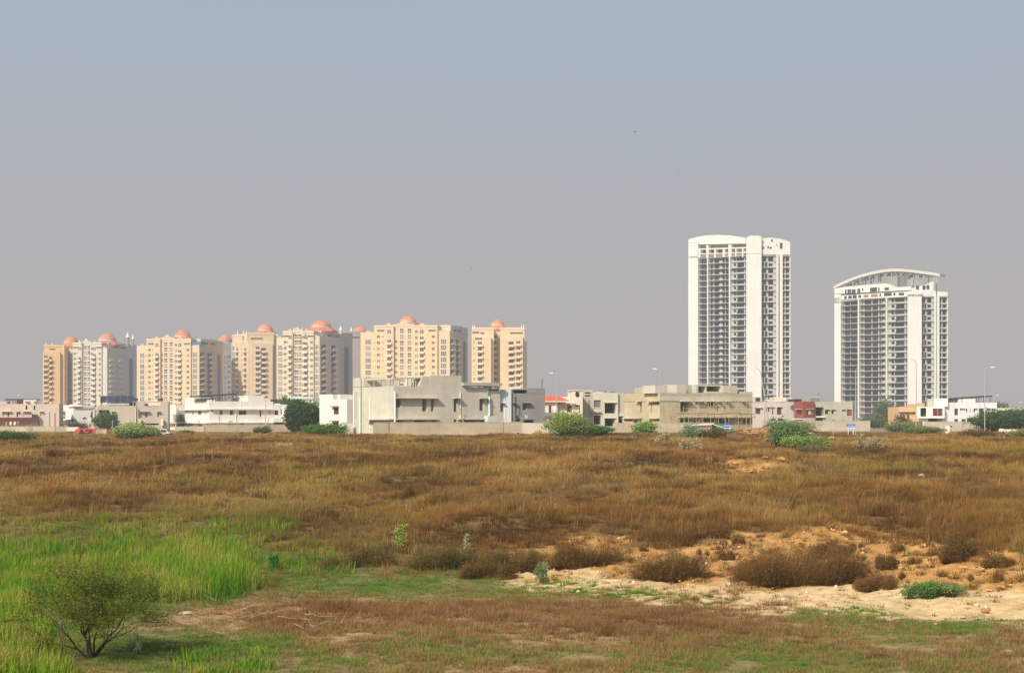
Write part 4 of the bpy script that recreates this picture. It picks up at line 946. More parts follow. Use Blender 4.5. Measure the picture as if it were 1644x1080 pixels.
h.blk(l, 1019, 1033, 621.8, 631, 0.02, 3, M_CEMY); h.blk(f, 1032 + 20, 1071.5, 618.5, 631, 0.6, 5, M_CEM)
h.blk(f, 1087, 1102, 617.2, 631, .02, 5, M_CEM); h.blk(f, 1102, 1117, 617.6, 631, 1.6, 5, M_GGREY)
h.panel(f, 1117.2, 1160, 617.6, 631, [(1121, 1133, 620, 630, 'v', 3), (1134.5, 1157, 619.8, 628.3, 'v', 3)], 6, M_CEM, o=.25); h.blk(f, 1160.2, 1183.5, 618.5, 631, -.02, 6, M_CEM)
h.panel(f, 1188, 1208.4, 635.6 - 7, 633, [], 5, M_CEM, o=.3)

# --- pinkish grey house
h = House('house', 'pinkish grey house with brown shuttered windows, left of the red brown one', 'house', 1207.5, 430, 6, M_PINKG)
f = h.f
h.body(None, 1274.6, 645, hF=[(1213, 1220.5, 656.2, 664.3, 'b'), (1229.3, 1231.3, 653.6, 661, 'w'), (1233, 1235.4, 653.6, 661, 'b'), (1239.5, 1241.5, 653.6, 665, 'b'), (1247.5, 1254.3, 653.6, 665.5, 'b'), (1237, 1245, 672, 675, 'v', 2), (1249, 1258, 672, 675, 'v', 2)], depth=9)
h.panel(f, 1207.4, 1223.6, 636.6, 645, [(1213, 1220.8, 638.2, 646.4, 'b')], 6, o=-.05); h.blk(f, 1243.5, 1262, 637.4, 645, -.1, 5, M_CREAM); h.blk(f, 1262.2, 1272, 637.4, 645, .02, 5)
h.hood(f, 1211, 1224, 654.4, .5); h.hood(f, 1229, 1237, 653.4, .4); h.hood(f, 1239, 1243, 653.4, .4); h.hood(f, 1247, 1255.5, 653.4, .4); h.slab(f, 1226.5, 1236, 641.8, 643.2, .2, M_WHITE, 'parapet')
h.pipe(f, 1226.6, 648, 676, .08, M_CREAM)

# --- red brown house
h = House('house', 'small red brown painted house with two light sill windows', 'house', 1290, 424, 26, M_REDB)
f = h.f
h.body(1274.9, 1307.6, 644.6, hF=[(1295, 1304, 657.8, 665.4, 'b')], hL=[(1279.6, 1287, 657.8, 665, 'b')])
h.hood(h.f, 1293.5, 1306.5, 657.2, .35, M_PINKG); h.hood(h.l, 1278.5, 1288, 657.2, .35, M_PINKG); h.slab(h.f, 1297.5, 1302.5, 658.5, 665, .02, M_FRAME, 'blind')
h.slab(h.f, 1290.1, 1307.5, 670.8, 675, .15, M_PINKG, 'wall_band'); h.slab(h.l, 1275, 1290, 671.6, 673.2, .6, M_WHITE, 'door_canopy')
h.blk(h.f, 1276, 1287, 640.5, 644.6, 3, 6, M_DMET, 'roof_box')

# --- green grey plaster house
h = House('house', 'green grey plaster house with deep dark balcony and one orange brown shutter', 'house', 1308.5, 426, 8, M_GGREY)
f = h.f
h.body(None, 1369, 645.2, hF=[(1309.5, 1322.5, 653.4, 668.6, 'v', 2.5), (1324.6, 1330.2, 657.6, 665.2, 'w'), (1335, 1339.2, 657.6, 665.2, 'w'), (1352.4, 1355.2, 657.6, 661, 'w'), (1359.6, 1367.6, 657.2, 667, 'o'), (1310, 1321, 671, 675, 'v', 3), (1335, 1341, 674, 677, 'w'), (1353, 1356, 674, 677, 'w')], depth=9)
for a, b in ((1324, 1332), (1334.6, 1340.8), (1352, 1357)): h.hood(f, a, b, 657.2, .4)
h.panel(f, 1301, 1316, 636, 645, [], 4, o=1.0); h.blk(f, 1302, 1315, 638, 645, .8, .98, M_DGREY, 'stair_opening'); h.blk(f, 1369.2, 1375, 645.4, None, .4, 8, M_DGREY, 'wall')
h.slab(f, 1309, 1323, 667.8, 669.8, .6, M_WHITE, 'balcony')
mb = MB(); mb.tube(f.pt(f.s(1316.5), 1.2, f.z(1316.5, 636)), f.pt(f.s(1317), 1.2, f.z(1317, 630)), .05); mb.build('aerial', M_DMET, h.root)

# --- orange tan house
h = House('house', 'orange tan house half hidden behind the white framed house', 'house', 1443, 470, 6, M_ORANGE)
f = h.f
h.body(None, 1490, 653.2, hF=[(1445, 1448.5, 665.5, 674, 'b'), (1456.5, 1459.5, 665, 672, 'b'), (1449.5, 1453, 666, 674, 'b')], depth=9)
h.slab(f, 1443.1, 1473, 659.6, 661.2, .7, M_ORANGE); h.blk(f, 1466, 1485, 648.2, 653.4, .5, 5); h.blk(f, 1478, 1484.8, 646.6, 653.3, .4, 3, M_CEMY)
h.blk(f, 1443.1, 1473, 661.4, 663, -.1, -.02, M_DGREY, 'painted_shadow')  # last strip is dark grey to paint the shadow below the slab

# --- white framed modern house
h = House('house', 'bright white modern house with framed balcony window and long dark roof canopy', 'house', 1517, 428, 11, M_WHITE)
f = h.f; M_W2 = mat('cool_white_paint', (226, 230, 230), var=0.04, streak=0.06); h.m = M_W2
h.body(None, 1600.5, 646.3, hF=[(1532.4, 1538, 655.6, 666.2, 'b'), (1541.5, 1543, 656, 660.5, 'w'), (1551, 1553.4, 656, 662, 'w'), (1557.3, 1559, 656, 662, 'w'), (1563, 1566, 656, 662, 'w'), (1571.7, 1579.4, 655.3, 666, 'b'), (1584.2, 1587.4, 655.3, 659, 'w'), (1592.4, 1594.8, 655.3, 660, 'w'),
      (1532.3, 1538.2, 672.4, 676.4, 'b'), (1543.5, 1550, 672.4, 676.4, 'b'), (1552.5, 1561.5, 671.6, 677, 'v', 3), (1570, 1577.6, 672, 676, 'b')], depth=10)
for a, b in ((1540, 1549), (1562.6, 1568), (1584, 1590), (1592, 1598)): h.hood(f, a, b, 655.2, .45)
h.slab(f, 1552, 1562, 670.6, 671.6, .4, M_DMET, 'door_canopy')
g2 = Fac(1517, 427, -10)
h.panel(g2, 1471.5, 1516.6, 652.6, 671.0, [(1477.8, 1487, 654.6, 668.4, 'v', 1.6), (1497.3, 1513.4, 655.4, 668.0, 'r')], 7, M_WHITE, o=-.6)
h.panel(g2, 1477, 1516.4, 671.2, None, [(1490, 1515.6, 671.8, 684, 'v', 5)], 7, M_WHITE, o=.4)
h.panel(g2, 1500, 1522, 639.4, 652.4, [], 6, M_WHITE, o=.4); h.blk(g2, 1489, 1501, 639.9, 652.4, 2.0, 6, M_GGREY); h.blk(f, 1516, 1537, 640.5, 646.4, 1.5, 5, M_GGREY)
h.blk(f, 1539, 1543.6, 640.4, 646.4, .4, 4, M_WHITE); h.blk(f, 1545, 1566, 640.2, 646.4, .5, 4, M_WHITE)
h.canopy(f, 1520, 1594.5, 640.0, 634.6, 0.5, 7, (1528, 1570, 1581, 1592), 646, M_DMET, .28)

# --- low yellow green hall
h = House('long_hall', 'low long hall with flat yellow green roof edge at the far right', 'hall', 1601, 600, 2, M_GGREY)
h.body(None, 1800, 659.5, depth=14); h.slab(h.f, 1600, 1800, 654.8, 658.8, 1.5, M_YGREEN, 'roof_edge')

# ---------------------------------------------------------------- boundary walls, each a thing
def bwall(label, runs, m=M_BLOCK, piers=(), cap=True):
    """runs: list of (Fac, p0, p1, ytop)"""
    f0 = runs[0][0]; root = thing('boundary_wall', label, 'wall', (f0.x0, f0.y0, 0))
    mb = MB()
    for f, p0, p1, yt in runs:
        a, b = f.s(p0), f.s(p1); zt = f.z((p0 + p1) / 2, yt)
        f.box(mb, a, b, 0, .2, -1.2, zt)
    mb.build('wall', m, root)
    q = MB()
    for f, p0, p1, yt in runs:
        a, b = f.s(p0), f.s(p1); zt = f.z((p0 + p1) / 2, yt)
        f.box(q, a, b, -.03, .23, zt + .002, zt + .08)
    if cap: q.build('coping', m, root)
    for f, px, wd, yt in piers:
        r = MB(); t = f.s(px); f.box(r, t - wd / 2, t + wd / 2, -.12, .3, -1.2, f.z(px, yt)); r.build('pier', m, root)
    return root
fw = Fac(60, 400, 3)
bwall('low grey brown block wall below the pinkish house at the left edge', [(fw, -60, 108, 684.6)], M_BLOCK, [(fw, 87, .4, 683.6), (fw, 107, .4, 683.8)])
fw = Fac(328, 388, 24)
bwall('long block wall with a corner in front of the long white house', [(Fac(328, 388, 24 - 90), 281, 328, 685), (fw, 328, 490, 681.6)], M_BLOCK, [(fw, 464.6, .6, 680.6)])
bwall('short grey block wall left of the bare cement house', [(Fac(566, 300, 8), 547, 567, 679.4)], M_CEM)
fw = Fac(624, 279, 12)
bwall('block wall with corner and a tall square post, before the bare cement house', [(Fac(624, 279, 12 - 90), 592, 624, 678.4), (fw, 624, 838, 678.2)], M_BLOCK, [(fw, 804.5, .55, 661.5), (fw, 825.5, .9, 692.5)])
bwall('grey block wall in front of the dark grey house', [(Fac(839, 296, 4), 838.4, 901, 679.2)], M_CEM)
fw = Fac(1061, 330, 10)
bwall('block wall in front of the scaffolded concrete house', [(Fac(1061, 330, 10 - 72), 984, 1061, 679.4), (fw, 1061, 1146, 678.6)], M_BLOCK)
bwall('grey wall behind the right blue sign, below the green grey house', [(Fac(1300, 415, 4), 1224, 1397, 675.6)], M_GREIGE)
bwall('grey wall below the bright white modern house', [(Fac(1490, 412, 4), 1484, 1576, 677)], M_GREIGE)
wl = thing('low_white_wall', 'short low white wall before the dark trees, far right', 'wall', P(1619, 694, 300))
mb = MB(); f = Fac(1604, 300, 2); f.pbox(mb, 1604, 1634, 688.8, 696, 0, .25); f.pbox(mb, 1604.01, 1611, 687.8, 688.7, 0.01, .24); mb.build('wall', M_WHITE, wl)
# ---------------------------------------------------------------- terrain
def vnoise(x, y, seed=0):
    x = np.asarray(x, float); y = np.asarray(y, float)
    xi = np.floor(x).astype(np.int64); yi = np.floor(y).astype(np.int64); xf = x - xi; yf = y - yi
    def h(a, b):
        n = (a * 374761393 + b * 668265263 + seed * 1442695041) & 0x7fffffff
        n = ((n ^ (n >> 13)) * 1274126177) & 0x7fffffff
        return ((n ^ (n >> 16)) & 0xffff) / 65535.0
    u = xf * xf * (3 - 2 * xf); v = yf * yf * (3 - 2 * yf)
    return (h(xi, yi) * (1 - u) + h(xi + 1, yi) * u) * (1 - v) + (h(xi, yi + 1) * (1 - u) + h(xi + 1, yi + 1) * u) * v
def fbm(x, y, seed=0, oc=4):
    s = 0; a = .5; t = 0
    for k in range(oc):
        s = s + a * vnoise(np.asarray(x) * 2 ** k, np.asarray(y) * 2 ** k, seed + 17 * k); t += a; a *= .5
    return s / t
DK = np.array([0, 45, 52, 58, 62, 66, 70, 75, 80, 88, 95, 110, 130, 150, 190, 230, 262, 300, 400, 9000.])
ZK = {-300: [-4.2, -4.15, -4.1, -4.1, -4.1, -4.1, -4.1, -4.05, -3.95, -3.6, -3.15, -2.4, -1.7, -1.1, -.55, -.3, -.32, -.3, -.3, 0],
      400: [-4.2, -4.15, -4.1, -4.1, -4.1, -4.1, -4.08, -4.0, -3.8, -3.3, -2.85, -2.2, -1.55, -1.0, -.5, -.3, -.32, -.3, -.3, 0],
      800: [-4.2, -4.15, -4.1, -4.1, -4.1, -4.08, -4.0, -3.75, -3.3, -2.75, -2.4, -1.8, -1.22, -.82, -.42, -.26, -.3, -.3, -.3, 0],
      1300: [-4.2, -4.15, -4.1, -4.08, -4.0, -3.75, -3.35, -2.9, -2.5, -2.05, -1.8, -1.4, -.95, -.6, -.32, -.2, -.2, -.2, -.3, 0],
      1644: [-4.2, -4.15, -4.1, -4.05, -3.75, -3.3, -2.85, -2.4, -2.1, -1.8, -1.6, -1.2, -.8, -.5, -.22, -.1, -.1, -.15, -.3, 0],
      2600: [-4.2, -4.15, -4.1, -3.95, -3.5, -3.0, -2.6, -2.2, -1.9, -1.6, -1.4, -1.1, -.7, -.4, -.22, -.1, -.1, -.15, -.3, 0]}
PK = np.array(sorted(ZK)); ZT = np.array([ZK[p] for p in PK])
MOUNDS = [(1245, 246, 5.6, 9, 1.6), (1140, 225, 4.5, 6, .45), (880, 250, 8, 8, .25), (1212, 128, 2.6, 2.0, .5), (1205, 119, 3.2, 3.5, -.45), (1010, 240, 9, 7, .3), (1590, 240, 7, 7, .45), (1180, 226, 4, 5, .3), (85, 180, 3, 4, .25), (640, 150, 4, 4, .2)]
def terrain(x, y):
    x = np.asarray(x, float); y = np.asarray(y, float)
    yy = np.maximum(y, 5); px = CX + F * x / yy
    px = np.clip(px, PK[0], PK[-1])
    j = np.clip(np.searchsorted(PK, px) - 1, 0, len(PK) - 2); t = (px - PK[j]) / (PK[j + 1] - PK[j]); t = t * t * (3 - 2 * t)
    di = np.clip(np.searchsorted(DK, yy) - 1, 0, len(DK) - 2); u = (yy - DK[di]) / (DK[di + 1] - DK[di])
    z = (ZT[j, di] * (1 - u) + ZT[j, di + 1] * u) * (1 - t) + (ZT[j + 1, di] * (1 - u) + ZT[j + 1, di + 1] * u) * t
    near = np.clip((330 - yy) / 60, 0, 1)
    bank = np.clip((z + 4.0) / 1.2, 0.0, 1)
    z = z + near * (((fbm(x / 9, y / 11, 3) - .5) * .85 + (fbm(x / 4, y / 6, 4, 2) - .5) * .45) * (.15 + .85 * bank) + (fbm(x / 2.2, y / 2.2, 5, 3) - .5) * .22 * (.6 + .4 * bank))
    for (mp_, md, rx, ry, hh) in MOUNDS:
        z = z + hh * np.exp(-((x - X(mp_, md)) / rx) ** 2 - ((y - md) / ry) ** 2)
    return z
def pix(x, y, z): return CX + F * x / y, HY + F * (CZ - z) / y
def gpt(px, py):
    """ground point seen at photo pixel (px,py)"""
    lo, hi = 30.0, 330.0
    ds = np.linspace(lo, hi, 1500); x = (px - CX) / F * ds; zz = terrain(x, ds); pp = HY + F * (CZ - zz) / ds
    i = np.argmax(pp <= py) if np.any(pp <= py) else len(ds) - 1
    return (float(x[i]), float(ds[i]), float(zz[i]))

I = np.interp
def L1(px): return I(px, [-300, 0, 250, 380, 440, 560, 700, 790, 900, 1000, 1100, 1180, 1260, 1350, 1450, 1550, 1644, 2000], [838, 838, 834, 850, 872, 890, 905, 884, 868, 868, 872, 858, 846, 852, 866, 880, 888, 900])
def L2(px): return I(px, [-300, 0, 400, 560, 700, 790, 900, 1000, 1100, 1200, 1400, 1644, 2000], [985, 980, 950, 915, 930, 938, 946, 960, 972, 982, 988, 1003, 1010])
def LS(px): return I(px, [700, 780, 820, 900, 1000, 1100, 1250, 1400, 1550, 1644, 2000], [935, 932, 922, 920, 928, 930, 938, 942, 950, 955, 960])
def sm(a, b, v): t = np.clip((v - a) / (b - a), 0, 1); return t * t * (3 - 2 * t)
def lc(r, g, b): return np.array([lin(r), lin(g), lin(b)])
def zones(x, y, z):
    px, py = pix(x, y, z)
    jt = (fbm(x / 1.6, y / 2.5, 41) - .5) * 46; py2 = py + jt
    sand = sm(LS(px) - 5, LS(px) + 5, py2) * (1 - sm(L2(px) - 7, L2(px) + 7, py2)) * sm(770, 830, px + jt)
    dirt = sm(L1(px) - 6, L1(px) + 8, py2) * (1 - sm(LS(px) - 5, LS(px) + 5, py2)) * sm(770, 830, px + jt)
    dirt = np.maximum(dirt, np.exp(-((px + jt - 1214) / 48) ** 2 - ((py2 - 748) / 12) ** 2) * 1.5)
    dirt = np.clip(np.maximum(dirt, np.exp(-((px - 1215) / 30) ** 2 - ((py - 690) / 6) ** 2)), 0, 1)
    bank = (1 - sm(L1(px) - 8, L1(px) + 8, py2)) * (1 - dirt)
    bed = sm(L2(px) - 8, L2(px) + 8, py2)
    olive = (1 - bank) * (1 - bed) * (1 - sm(770, 830, px + jt))
    return px, py, sand, dirt, bank, bed, olive, jt
def green_map(px, py, x, y):
    g = np.zeros_like(px)
    for (a, b, sx, sy, k) in ((680, 938, 220, 18, 1.7), (480, 915, 100, 28, 1.3), (560, 1050, 160, 34, .5), (1010, 952, 60, 9, 2.0), (1110, 964, 70, 9, 1.9), (1380, 982, 100, 9, 1.7), (1560, 1003, 120, 12, 1.8), (1200, 1040, 260, 26, .5), (1470, 1045, 220, 30, .35),
                              (900, 944, 60, 10, 1.8), (300, 1045, 160, 50, .9), (30, 1000, 120, 80, 1.3), (200, 900, 230, 70, 1.2), (780, 1045, 110, 22, .6), (1250, 1068, 200, 16, .6)):
        g = g + k * np.exp(-((px - a) / sx) ** 2 - ((py - b) / sy) ** 2)
    for (a, b, sx, sy, k) in ((640, 985, 240, 20, 1.0), (1000, 1005, 230, 16, .8), (470, 990, 150, 22, .9), (1150, 1030, 200, 22, .3)):
        g = g - k * np.exp(-((px - a) / sx) ** 2 - ((py - b) / sy) ** 2)
    return g + (fbm(x / 2.5, y / 4, 61) - .5) * 1.7

cols = np.concatenate([np.linspace(-1.6, -.36, 26)[:-1], np.linspace(-.36, .36, 541), np.linspace(.36, 1.6, 26)[1:]])
rows = np.concatenate([np.linspace(4, 42, 20)[:-1], np.arange(42, 100, .26), np.arange(100, 180, .55), np.arange(180, 340, 1.3), np.geomspace(340, 16000, 60)])
KX, DY = np.meshgrid(cols, rows)
GX = KX * DY; GY = DY; GZ = terrain(GX.ravel(), GY.ravel()).reshape(GX.shape)
V = np.stack([GX.ravel(), GY.ravel(), GZ.ravel()], 1)
px, py, sand, dirt, bank, bed, olive, jt = zones(V[:, 0], V[:, 1], V[:, 2])
# pebbly relief on bare ground
V[:, 2] += (np.clip(dirt + sand, 0, 1)) * (vnoise(V[:, 0] * 3.4, V[:, 1] * 3.4, 9) - .5) * .11 * (V[:, 1] < 150)
V[:, 2] -= dirt * np.abs(fbm(V[:, 0] / 1.1, V[:, 1] / 3.5, 15, 3) - .5) * .55 * (V[:, 1] < 150)
nz1 = fbm(V[:, 0] / 3, V[:, 1] / 3, 21)[:, None]; nz2 = fbm(V[:, 0] * 1.4, V[:, 1] * 1.4, 23)[:, None]
gm = np.clip(green_map(px, py, V[:, 0], V[:, 1]) + .2, 0, 1)[:, None]
c_bank = lc(104, 80, 48) * (1 - nz1) + lc(130, 104, 62) * nz1
c_dirt = lc(164, 116, 60) * (1 - nz2) + lc(206, 162, 100) * nz2
c_sand = lc(192, 158, 108) * (1 - nz2) + lc(226, 200, 154) * nz2
c_bed = (lc(132, 106, 72) * (1 - nz2) + lc(184, 158, 118) * nz2) * (1 - gm * .55) + lc(92, 98, 52) * gm * .55
c_ol = lc(112, 100, 58)
far = np.clip((V[:, 1] - 330) / 60, 0, 1)[:, None]
tot = (sand + dirt + bank + bed + olive + 1e-4)[:, None]
C = (c_sand * sand[:, None] + c_dirt * dirt[:, None] + c_bank * bank[:, None] + c_bed * bed[:, None] + c_ol * olive[:, None]) / tot
C = C * (1 - far) + lc(150, 132, 100) * far
nr, ncl = GX.shape; idx = np.arange(nr * ncl).reshape(nr, ncl)
Q = np.stack([idx[:-1, :-1].ravel(), idx[:-1, 1:].ravel(), idx[1:, 1:].ravel(), idx[1:, :-1].ravel()], 1)
go = mesh_np('ground', V, Q, C, M_SOIL, smooth=True)
tag(go, 'dry waste ground rising from a sandy creek bed to a plateau', None, None, 'structure')

# ---------------------------------------------------------------- blades
def blades(bx, by, bz, h, wd, cb, ct, lean, seg2=False, wind=(.12, 0)):
    """arrays of blades; returns V, tri faces, colours"""
    n = len(bx); a = RNG.uniform(0, 2 * np.pi, n); la = RNG.uniform(0, 2 * np.pi, n); lm = np.abs(RNG.normal(0, lean, n))
    dx, dy = np.cos(la) * lm + wind[0], np.sin(la) * lm + wind[1]
    sx, sy = np.cos(a) * wd / 2, np.sin(a) * wd / 2
    p0 = np.stack([bx - sx, by - sy, bz - .04], 1); p1 = np.stack([bx + sx, by + sy, bz - .04], 1)
    tip = np.stack([bx + dx * h, by + dy * h, bz + h * np.sqrt(np.clip(1 - .5 * (dx ** 2 + dy ** 2), .15, 1))], 1)
    if not seg2:
        Vv = np.stack([p0, p1, tip], 1).reshape(-1, 3); Fc = np.arange(3 * n).reshape(-1, 3)
        Cc = np.stack([cb, cb, ct], 1).reshape(-1, 3); return Vv, Fc, Cc
    md = np.stack([bx + dx * h * .35, by + dy * h * .35, bz + h * .6], 1); sv = np.stack([sx, sy, sx * 0], 1) * .8
    m0, m1 = md - sv, md + sv; cm = cb * .35 + ct * .65
    Vv = np.stack([p0, p1, m0, m1, tip], 1).reshape(-1, 3); b = (np.arange(n) * 5)[:, None]
    Fc = np.concatenate([b + np.array([[0, 1, 3]]), b + np.array([[0, 3, 2]]), b + np.array([[2, 3, 4]])])
    Cc = np.stack([cb, cb, cm, cm, ct], 1).reshape(-1, 3); return Vv, Fc, Cc

def scatter(n, d0, d1, kmin=-.33, kmax=.33):
    d = RNG.uniform(d0, d1, n); k = RNG.uniform(kmin, kmax, n); x = k * d; z = terrain(x, d); return x, d, z
def tufts(x, y, z, nb, rad, h, wd, cb, ct, lean, seg2=False, jitter=.18, wind=(.12, 0)):
    n = len(x); r = np.repeat
    ox, oy = RNG.normal(0, rad, n * nb), RNG.normal(0, rad, n * nb)
    bx, by = r(x, nb) + ox, r(y, nb) + oy; bz = r(z, nb)
    hh = r(h, nb) * RNG.uniform(.45, 1.12, n * nb) * np.clip(1.1 - .35 * (ox ** 2 + oy ** 2) / rad ** 2 * .5, .5, 1.1)
    jj = RNG.uniform(1 - jitter, 1 + jitter, (n * nb, 1))
    return blades(bx, by, bz, hh, r(wd, nb) * RNG.uniform(.7, 1.3, n * nb), r(cb, nb, 0) * jj, r(ct, nb, 0) * jj, lean, seg2, wind)
def mixc(t, *cs):
    """piecewise mix of colours by t in 0..1"""
    cs = np.array(cs); t = np.clip(t, 0, .9999) * (len(cs) - 1); i = t.astype(int); f = (t - i)[:, None]; return cs[i] * (1 - f) + cs[i + 1] * f
def join(parts):
    Vs, Fs, Cs, o = [], [], [], 0
    for (v, f, c) in parts: Vs.append(v); Fs.append(f + o); Cs.append(c); o += len(v)
    return np.concatenate(Vs), np.concatenate(Fs), np.concatenate(Cs)

def clumps(x, y, z, nb, rad, h, wd, cb, ct, splay=.55, jitter=.2, wind=(.10, 0), rnd=.16, seg2=False):
    """rounded clumps: blades lean outward from each clump's middle and get shorter towards its rim"""
    n = len(x); r = np.repeat; m = n * nb
    a = RNG.uniform(0, 2 * np.pi, m); q = np.sqrt(RNG.random(m)); rr = r(rad, nb)
    ox, oy = np.cos(a) * q * rr * .75, np.sin(a) * q * rr * .75
    hh = r(h, nb) * RNG.uniform(.5, 1.1, m) * (1.05 - .45 * q ** 2)
    W = r(wd, nb) * RNG.uniform(.7, 1.3, m)
    dx = np.cos(a) * q * splay + RNG.normal(0, rnd, m) + wind[0]; dy = np.sin(a) * q * splay + RNG.normal(0, rnd, m) + wind[1]
    bx, by, bz = r(x, nb) + ox, r(y, nb) + oy, r(z, nb)
    fa = RNG.uniform(0, np.pi, m); sx, sy = np.cos(fa) * W / 2, np.sin(fa) * W / 2
    p0 = np.stack([bx - sx, by - sy, bz - .04], 1); p1 = np.stack([bx + sx, by + sy, bz - .04], 1)
    tip = np.stack([bx + dx * hh, by + dy * hh, bz + hh * np.clip(1 - .4 * (dx ** 2 + dy ** 2), .2, 1)], 1)
    jj = RNG.uniform(1 - jitter, 1 + jitter, (m, 1)); CB = r(cb, nb, 0) * jj; CT = r(ct, nb, 0) * jj
    Vv = np.stack([p0, p1, tip], 1).reshape(-1, 3); return Vv, np.arange(3 * m).reshape(-1, 3), np.stack([CB, CB, CT], 1).reshape(-1, 3)

# dry brown grass of the bank and plateau
x, y, z = scatter(92000, 62, 345)
px, py, sand, dirt, bank, bed, olive, jt = zones(x, y, z)
clump = fbm(x / 2.0, y / 3.0, 71); patch = fbm(x / 6, y / 13, 73); big = fbm(x / 13, y / 30, 79); mid = fbm(x / 3.2, y / 6.5, 83)
keep = (RNG.random(len(x)) < bank * 1.0 + dirt * (.16 + .3 * np.clip(1 - (py - L1(px)) / 26, 0, 1) * (py > L1(px) - 30)) + olive * .3) & (clump > .13)
x, y, z, px, py, clump, patch, big, mid, olv, drt = [q[keep] for q in (x, y, z, px, py, clump, patch, big, mid, olive, dirt)]
n = len(x)
t = np.clip((patch - .5) * 1.7 + (mid - .5) * 1.1 + .46 + RNG.normal(0, .13, n), 0, 1)
ct = mixc(t, lc(106, 73, 40), lc(138, 97, 51), lc(160, 121, 62), lc(182, 148, 90)) * 1.25
yg = np.clip((big - .5) * 3.6 + (mid - .5) * 1.6 + .30 + RNG.normal(0, .14, n), 0, 1)[:, None] * np.clip(1.15 - np.abs(py - 772)[:, None] / 120, .3, 1)
ct = ct * (1 - .75 * yg) + lc(150, 132, 58) * 1.3 * .75 * yg
gy = np.clip((fbm(x / 4, y / 8, 87) - .58) * 5, 0, 1)[:, None]; ct = ct * (1 - .5 * gy) + lc(120, 102, 80) * .5 * gy
dk = np.clip((.44 - mid) * 5, 0, 1)[:, None]; ct = ct * (1 - .38 * dk)
low = np.clip((py - 790) / 60, 0, 1)[:, None] * (px > 420)[:, None]; ct = ct * (1 - .18 * low)
gl = np.clip((py - 795) / 40, 0, 1)[:, None] * np.clip((700 - px) / 220, 0, 1)[:, None] * np.clip(.5 + (mid - .45)[:, None] * 4, 0.1, 1); ct = ct * (1 - .75 * gl) + lc(122, 126, 48) * .75 * gl
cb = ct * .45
h = (.22 + .50 * np.clip(clump - .2, 0, 1) + .45 * np.clip(mid - .3, 0, 1)) * RNG.uniform(.75, 1.25, n) * np.where(y > 205, .45 + 1.1 * np.clip(mid - .42, 0, .5), 1) * np.where(olv > .5, .6, 1) * np.where(drt > .5, .6, 1)
nd = y < 115; rad = .22 + .45 * RNG.random(n) * clump
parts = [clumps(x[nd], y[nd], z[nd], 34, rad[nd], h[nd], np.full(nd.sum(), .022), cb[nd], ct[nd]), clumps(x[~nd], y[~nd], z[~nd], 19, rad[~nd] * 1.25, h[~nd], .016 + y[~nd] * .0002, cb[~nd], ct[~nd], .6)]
# darker scrubby clumps and taller straw coloured stalk tufts standing among the grass
x, y, z = scatter(5200, 66, 270); px, py, sand, dirt, bank, bed, olive, jt = zones(x, y, z); g_ = fbm(x / 5, y / 9, 181)
k = (bank > .6) & (RNG.random(len(x)) < np.clip((g_ - .38) * 4, .03, .8)); x, y, z = x[k], y[k], z[k]; n = len(x); t = RNG.random(n)
ct = mixc(t, lc(92, 68, 42), lc(116, 90, 50), lc(128, 116, 56), lc(138, 116, 82)) * 1.12
parts.append(clumps(x, y, z, 80, RNG.uniform(.3, .8, n), RNG.uniform(.3, .7, n) * np.where(y > 200, .7, 1), .018 + y * .00016, ct * .42, ct, .8, .25, (.06, 0), .25))
x, y, z = scatter(2600, 64, 260); px, py, sand, dirt, bank, bed, olive, jt = zones(x, y, z)
k = (bank > .5) & (fbm(x / 4, y / 7, 191) > .5); x, y, z = x[k], y[k], z[k]; n = len(x)
ct = mixc(RNG.random(n), lc(168, 132, 78), lc(196, 164, 108), lc(160, 140, 76)) * 1.15
parts.append(tufts(x, y, z, 9, .14, RNG.uniform(.6, 1.15, n) * np.where(y > 200, .6, 1), .012 + y * .00012, ct * .5, ct, .22, False, .2, (.14, 0)))
# rust brown dry band across the near flat
x, y, z = scatter(14000, 46, 74, -.16, .30); px, py = pix(x, y, z); jt = (fbm(x / 2, y / 3, 197) - .5) * 40; g_ = fbm(x / 1.6, y / 2.2, 199)
band = np.exp(-((py + jt - 984) / 24) ** 2) * np.clip((px - 380) / 60, 0, 1) * np.clip((1330 - px) / 200, 0, 1) + .22 * np.exp(-((py + jt - 1035) / 24) ** 2) * (px > 520) + .14 * (px > 1000) * (py > 1000)
k = (RNG.random(len(x)) < band) & (g_ > .36); x, y, z, g_ = x[k], y[k], z[k], g_[k]; n = len(x)
ct = mixc(np.clip(RNG.normal(.5, .25, n), 0, 1), lc(112, 76, 44), lc(140, 102, 62), lc(160, 126, 84), lc(170, 142, 106)) * 1.15
parts.append(clumps(x, y, z, 40, RNG.uniform(.14, .38, n), (.12 + .5 * np.clip(g_ - .35, 0, 1)) * RNG.uniform(.7, 1.3, n), np.full(n, .016), ct * .36, ct, .8, .25, (.08, 0), .3))
v, f, c = join(parts)
tag(mesh_np('dry_grass', v, f, c, M_GRASS), 'tall brown dry grass covering the bank and the plateau', 'grass', None, 'stuff')

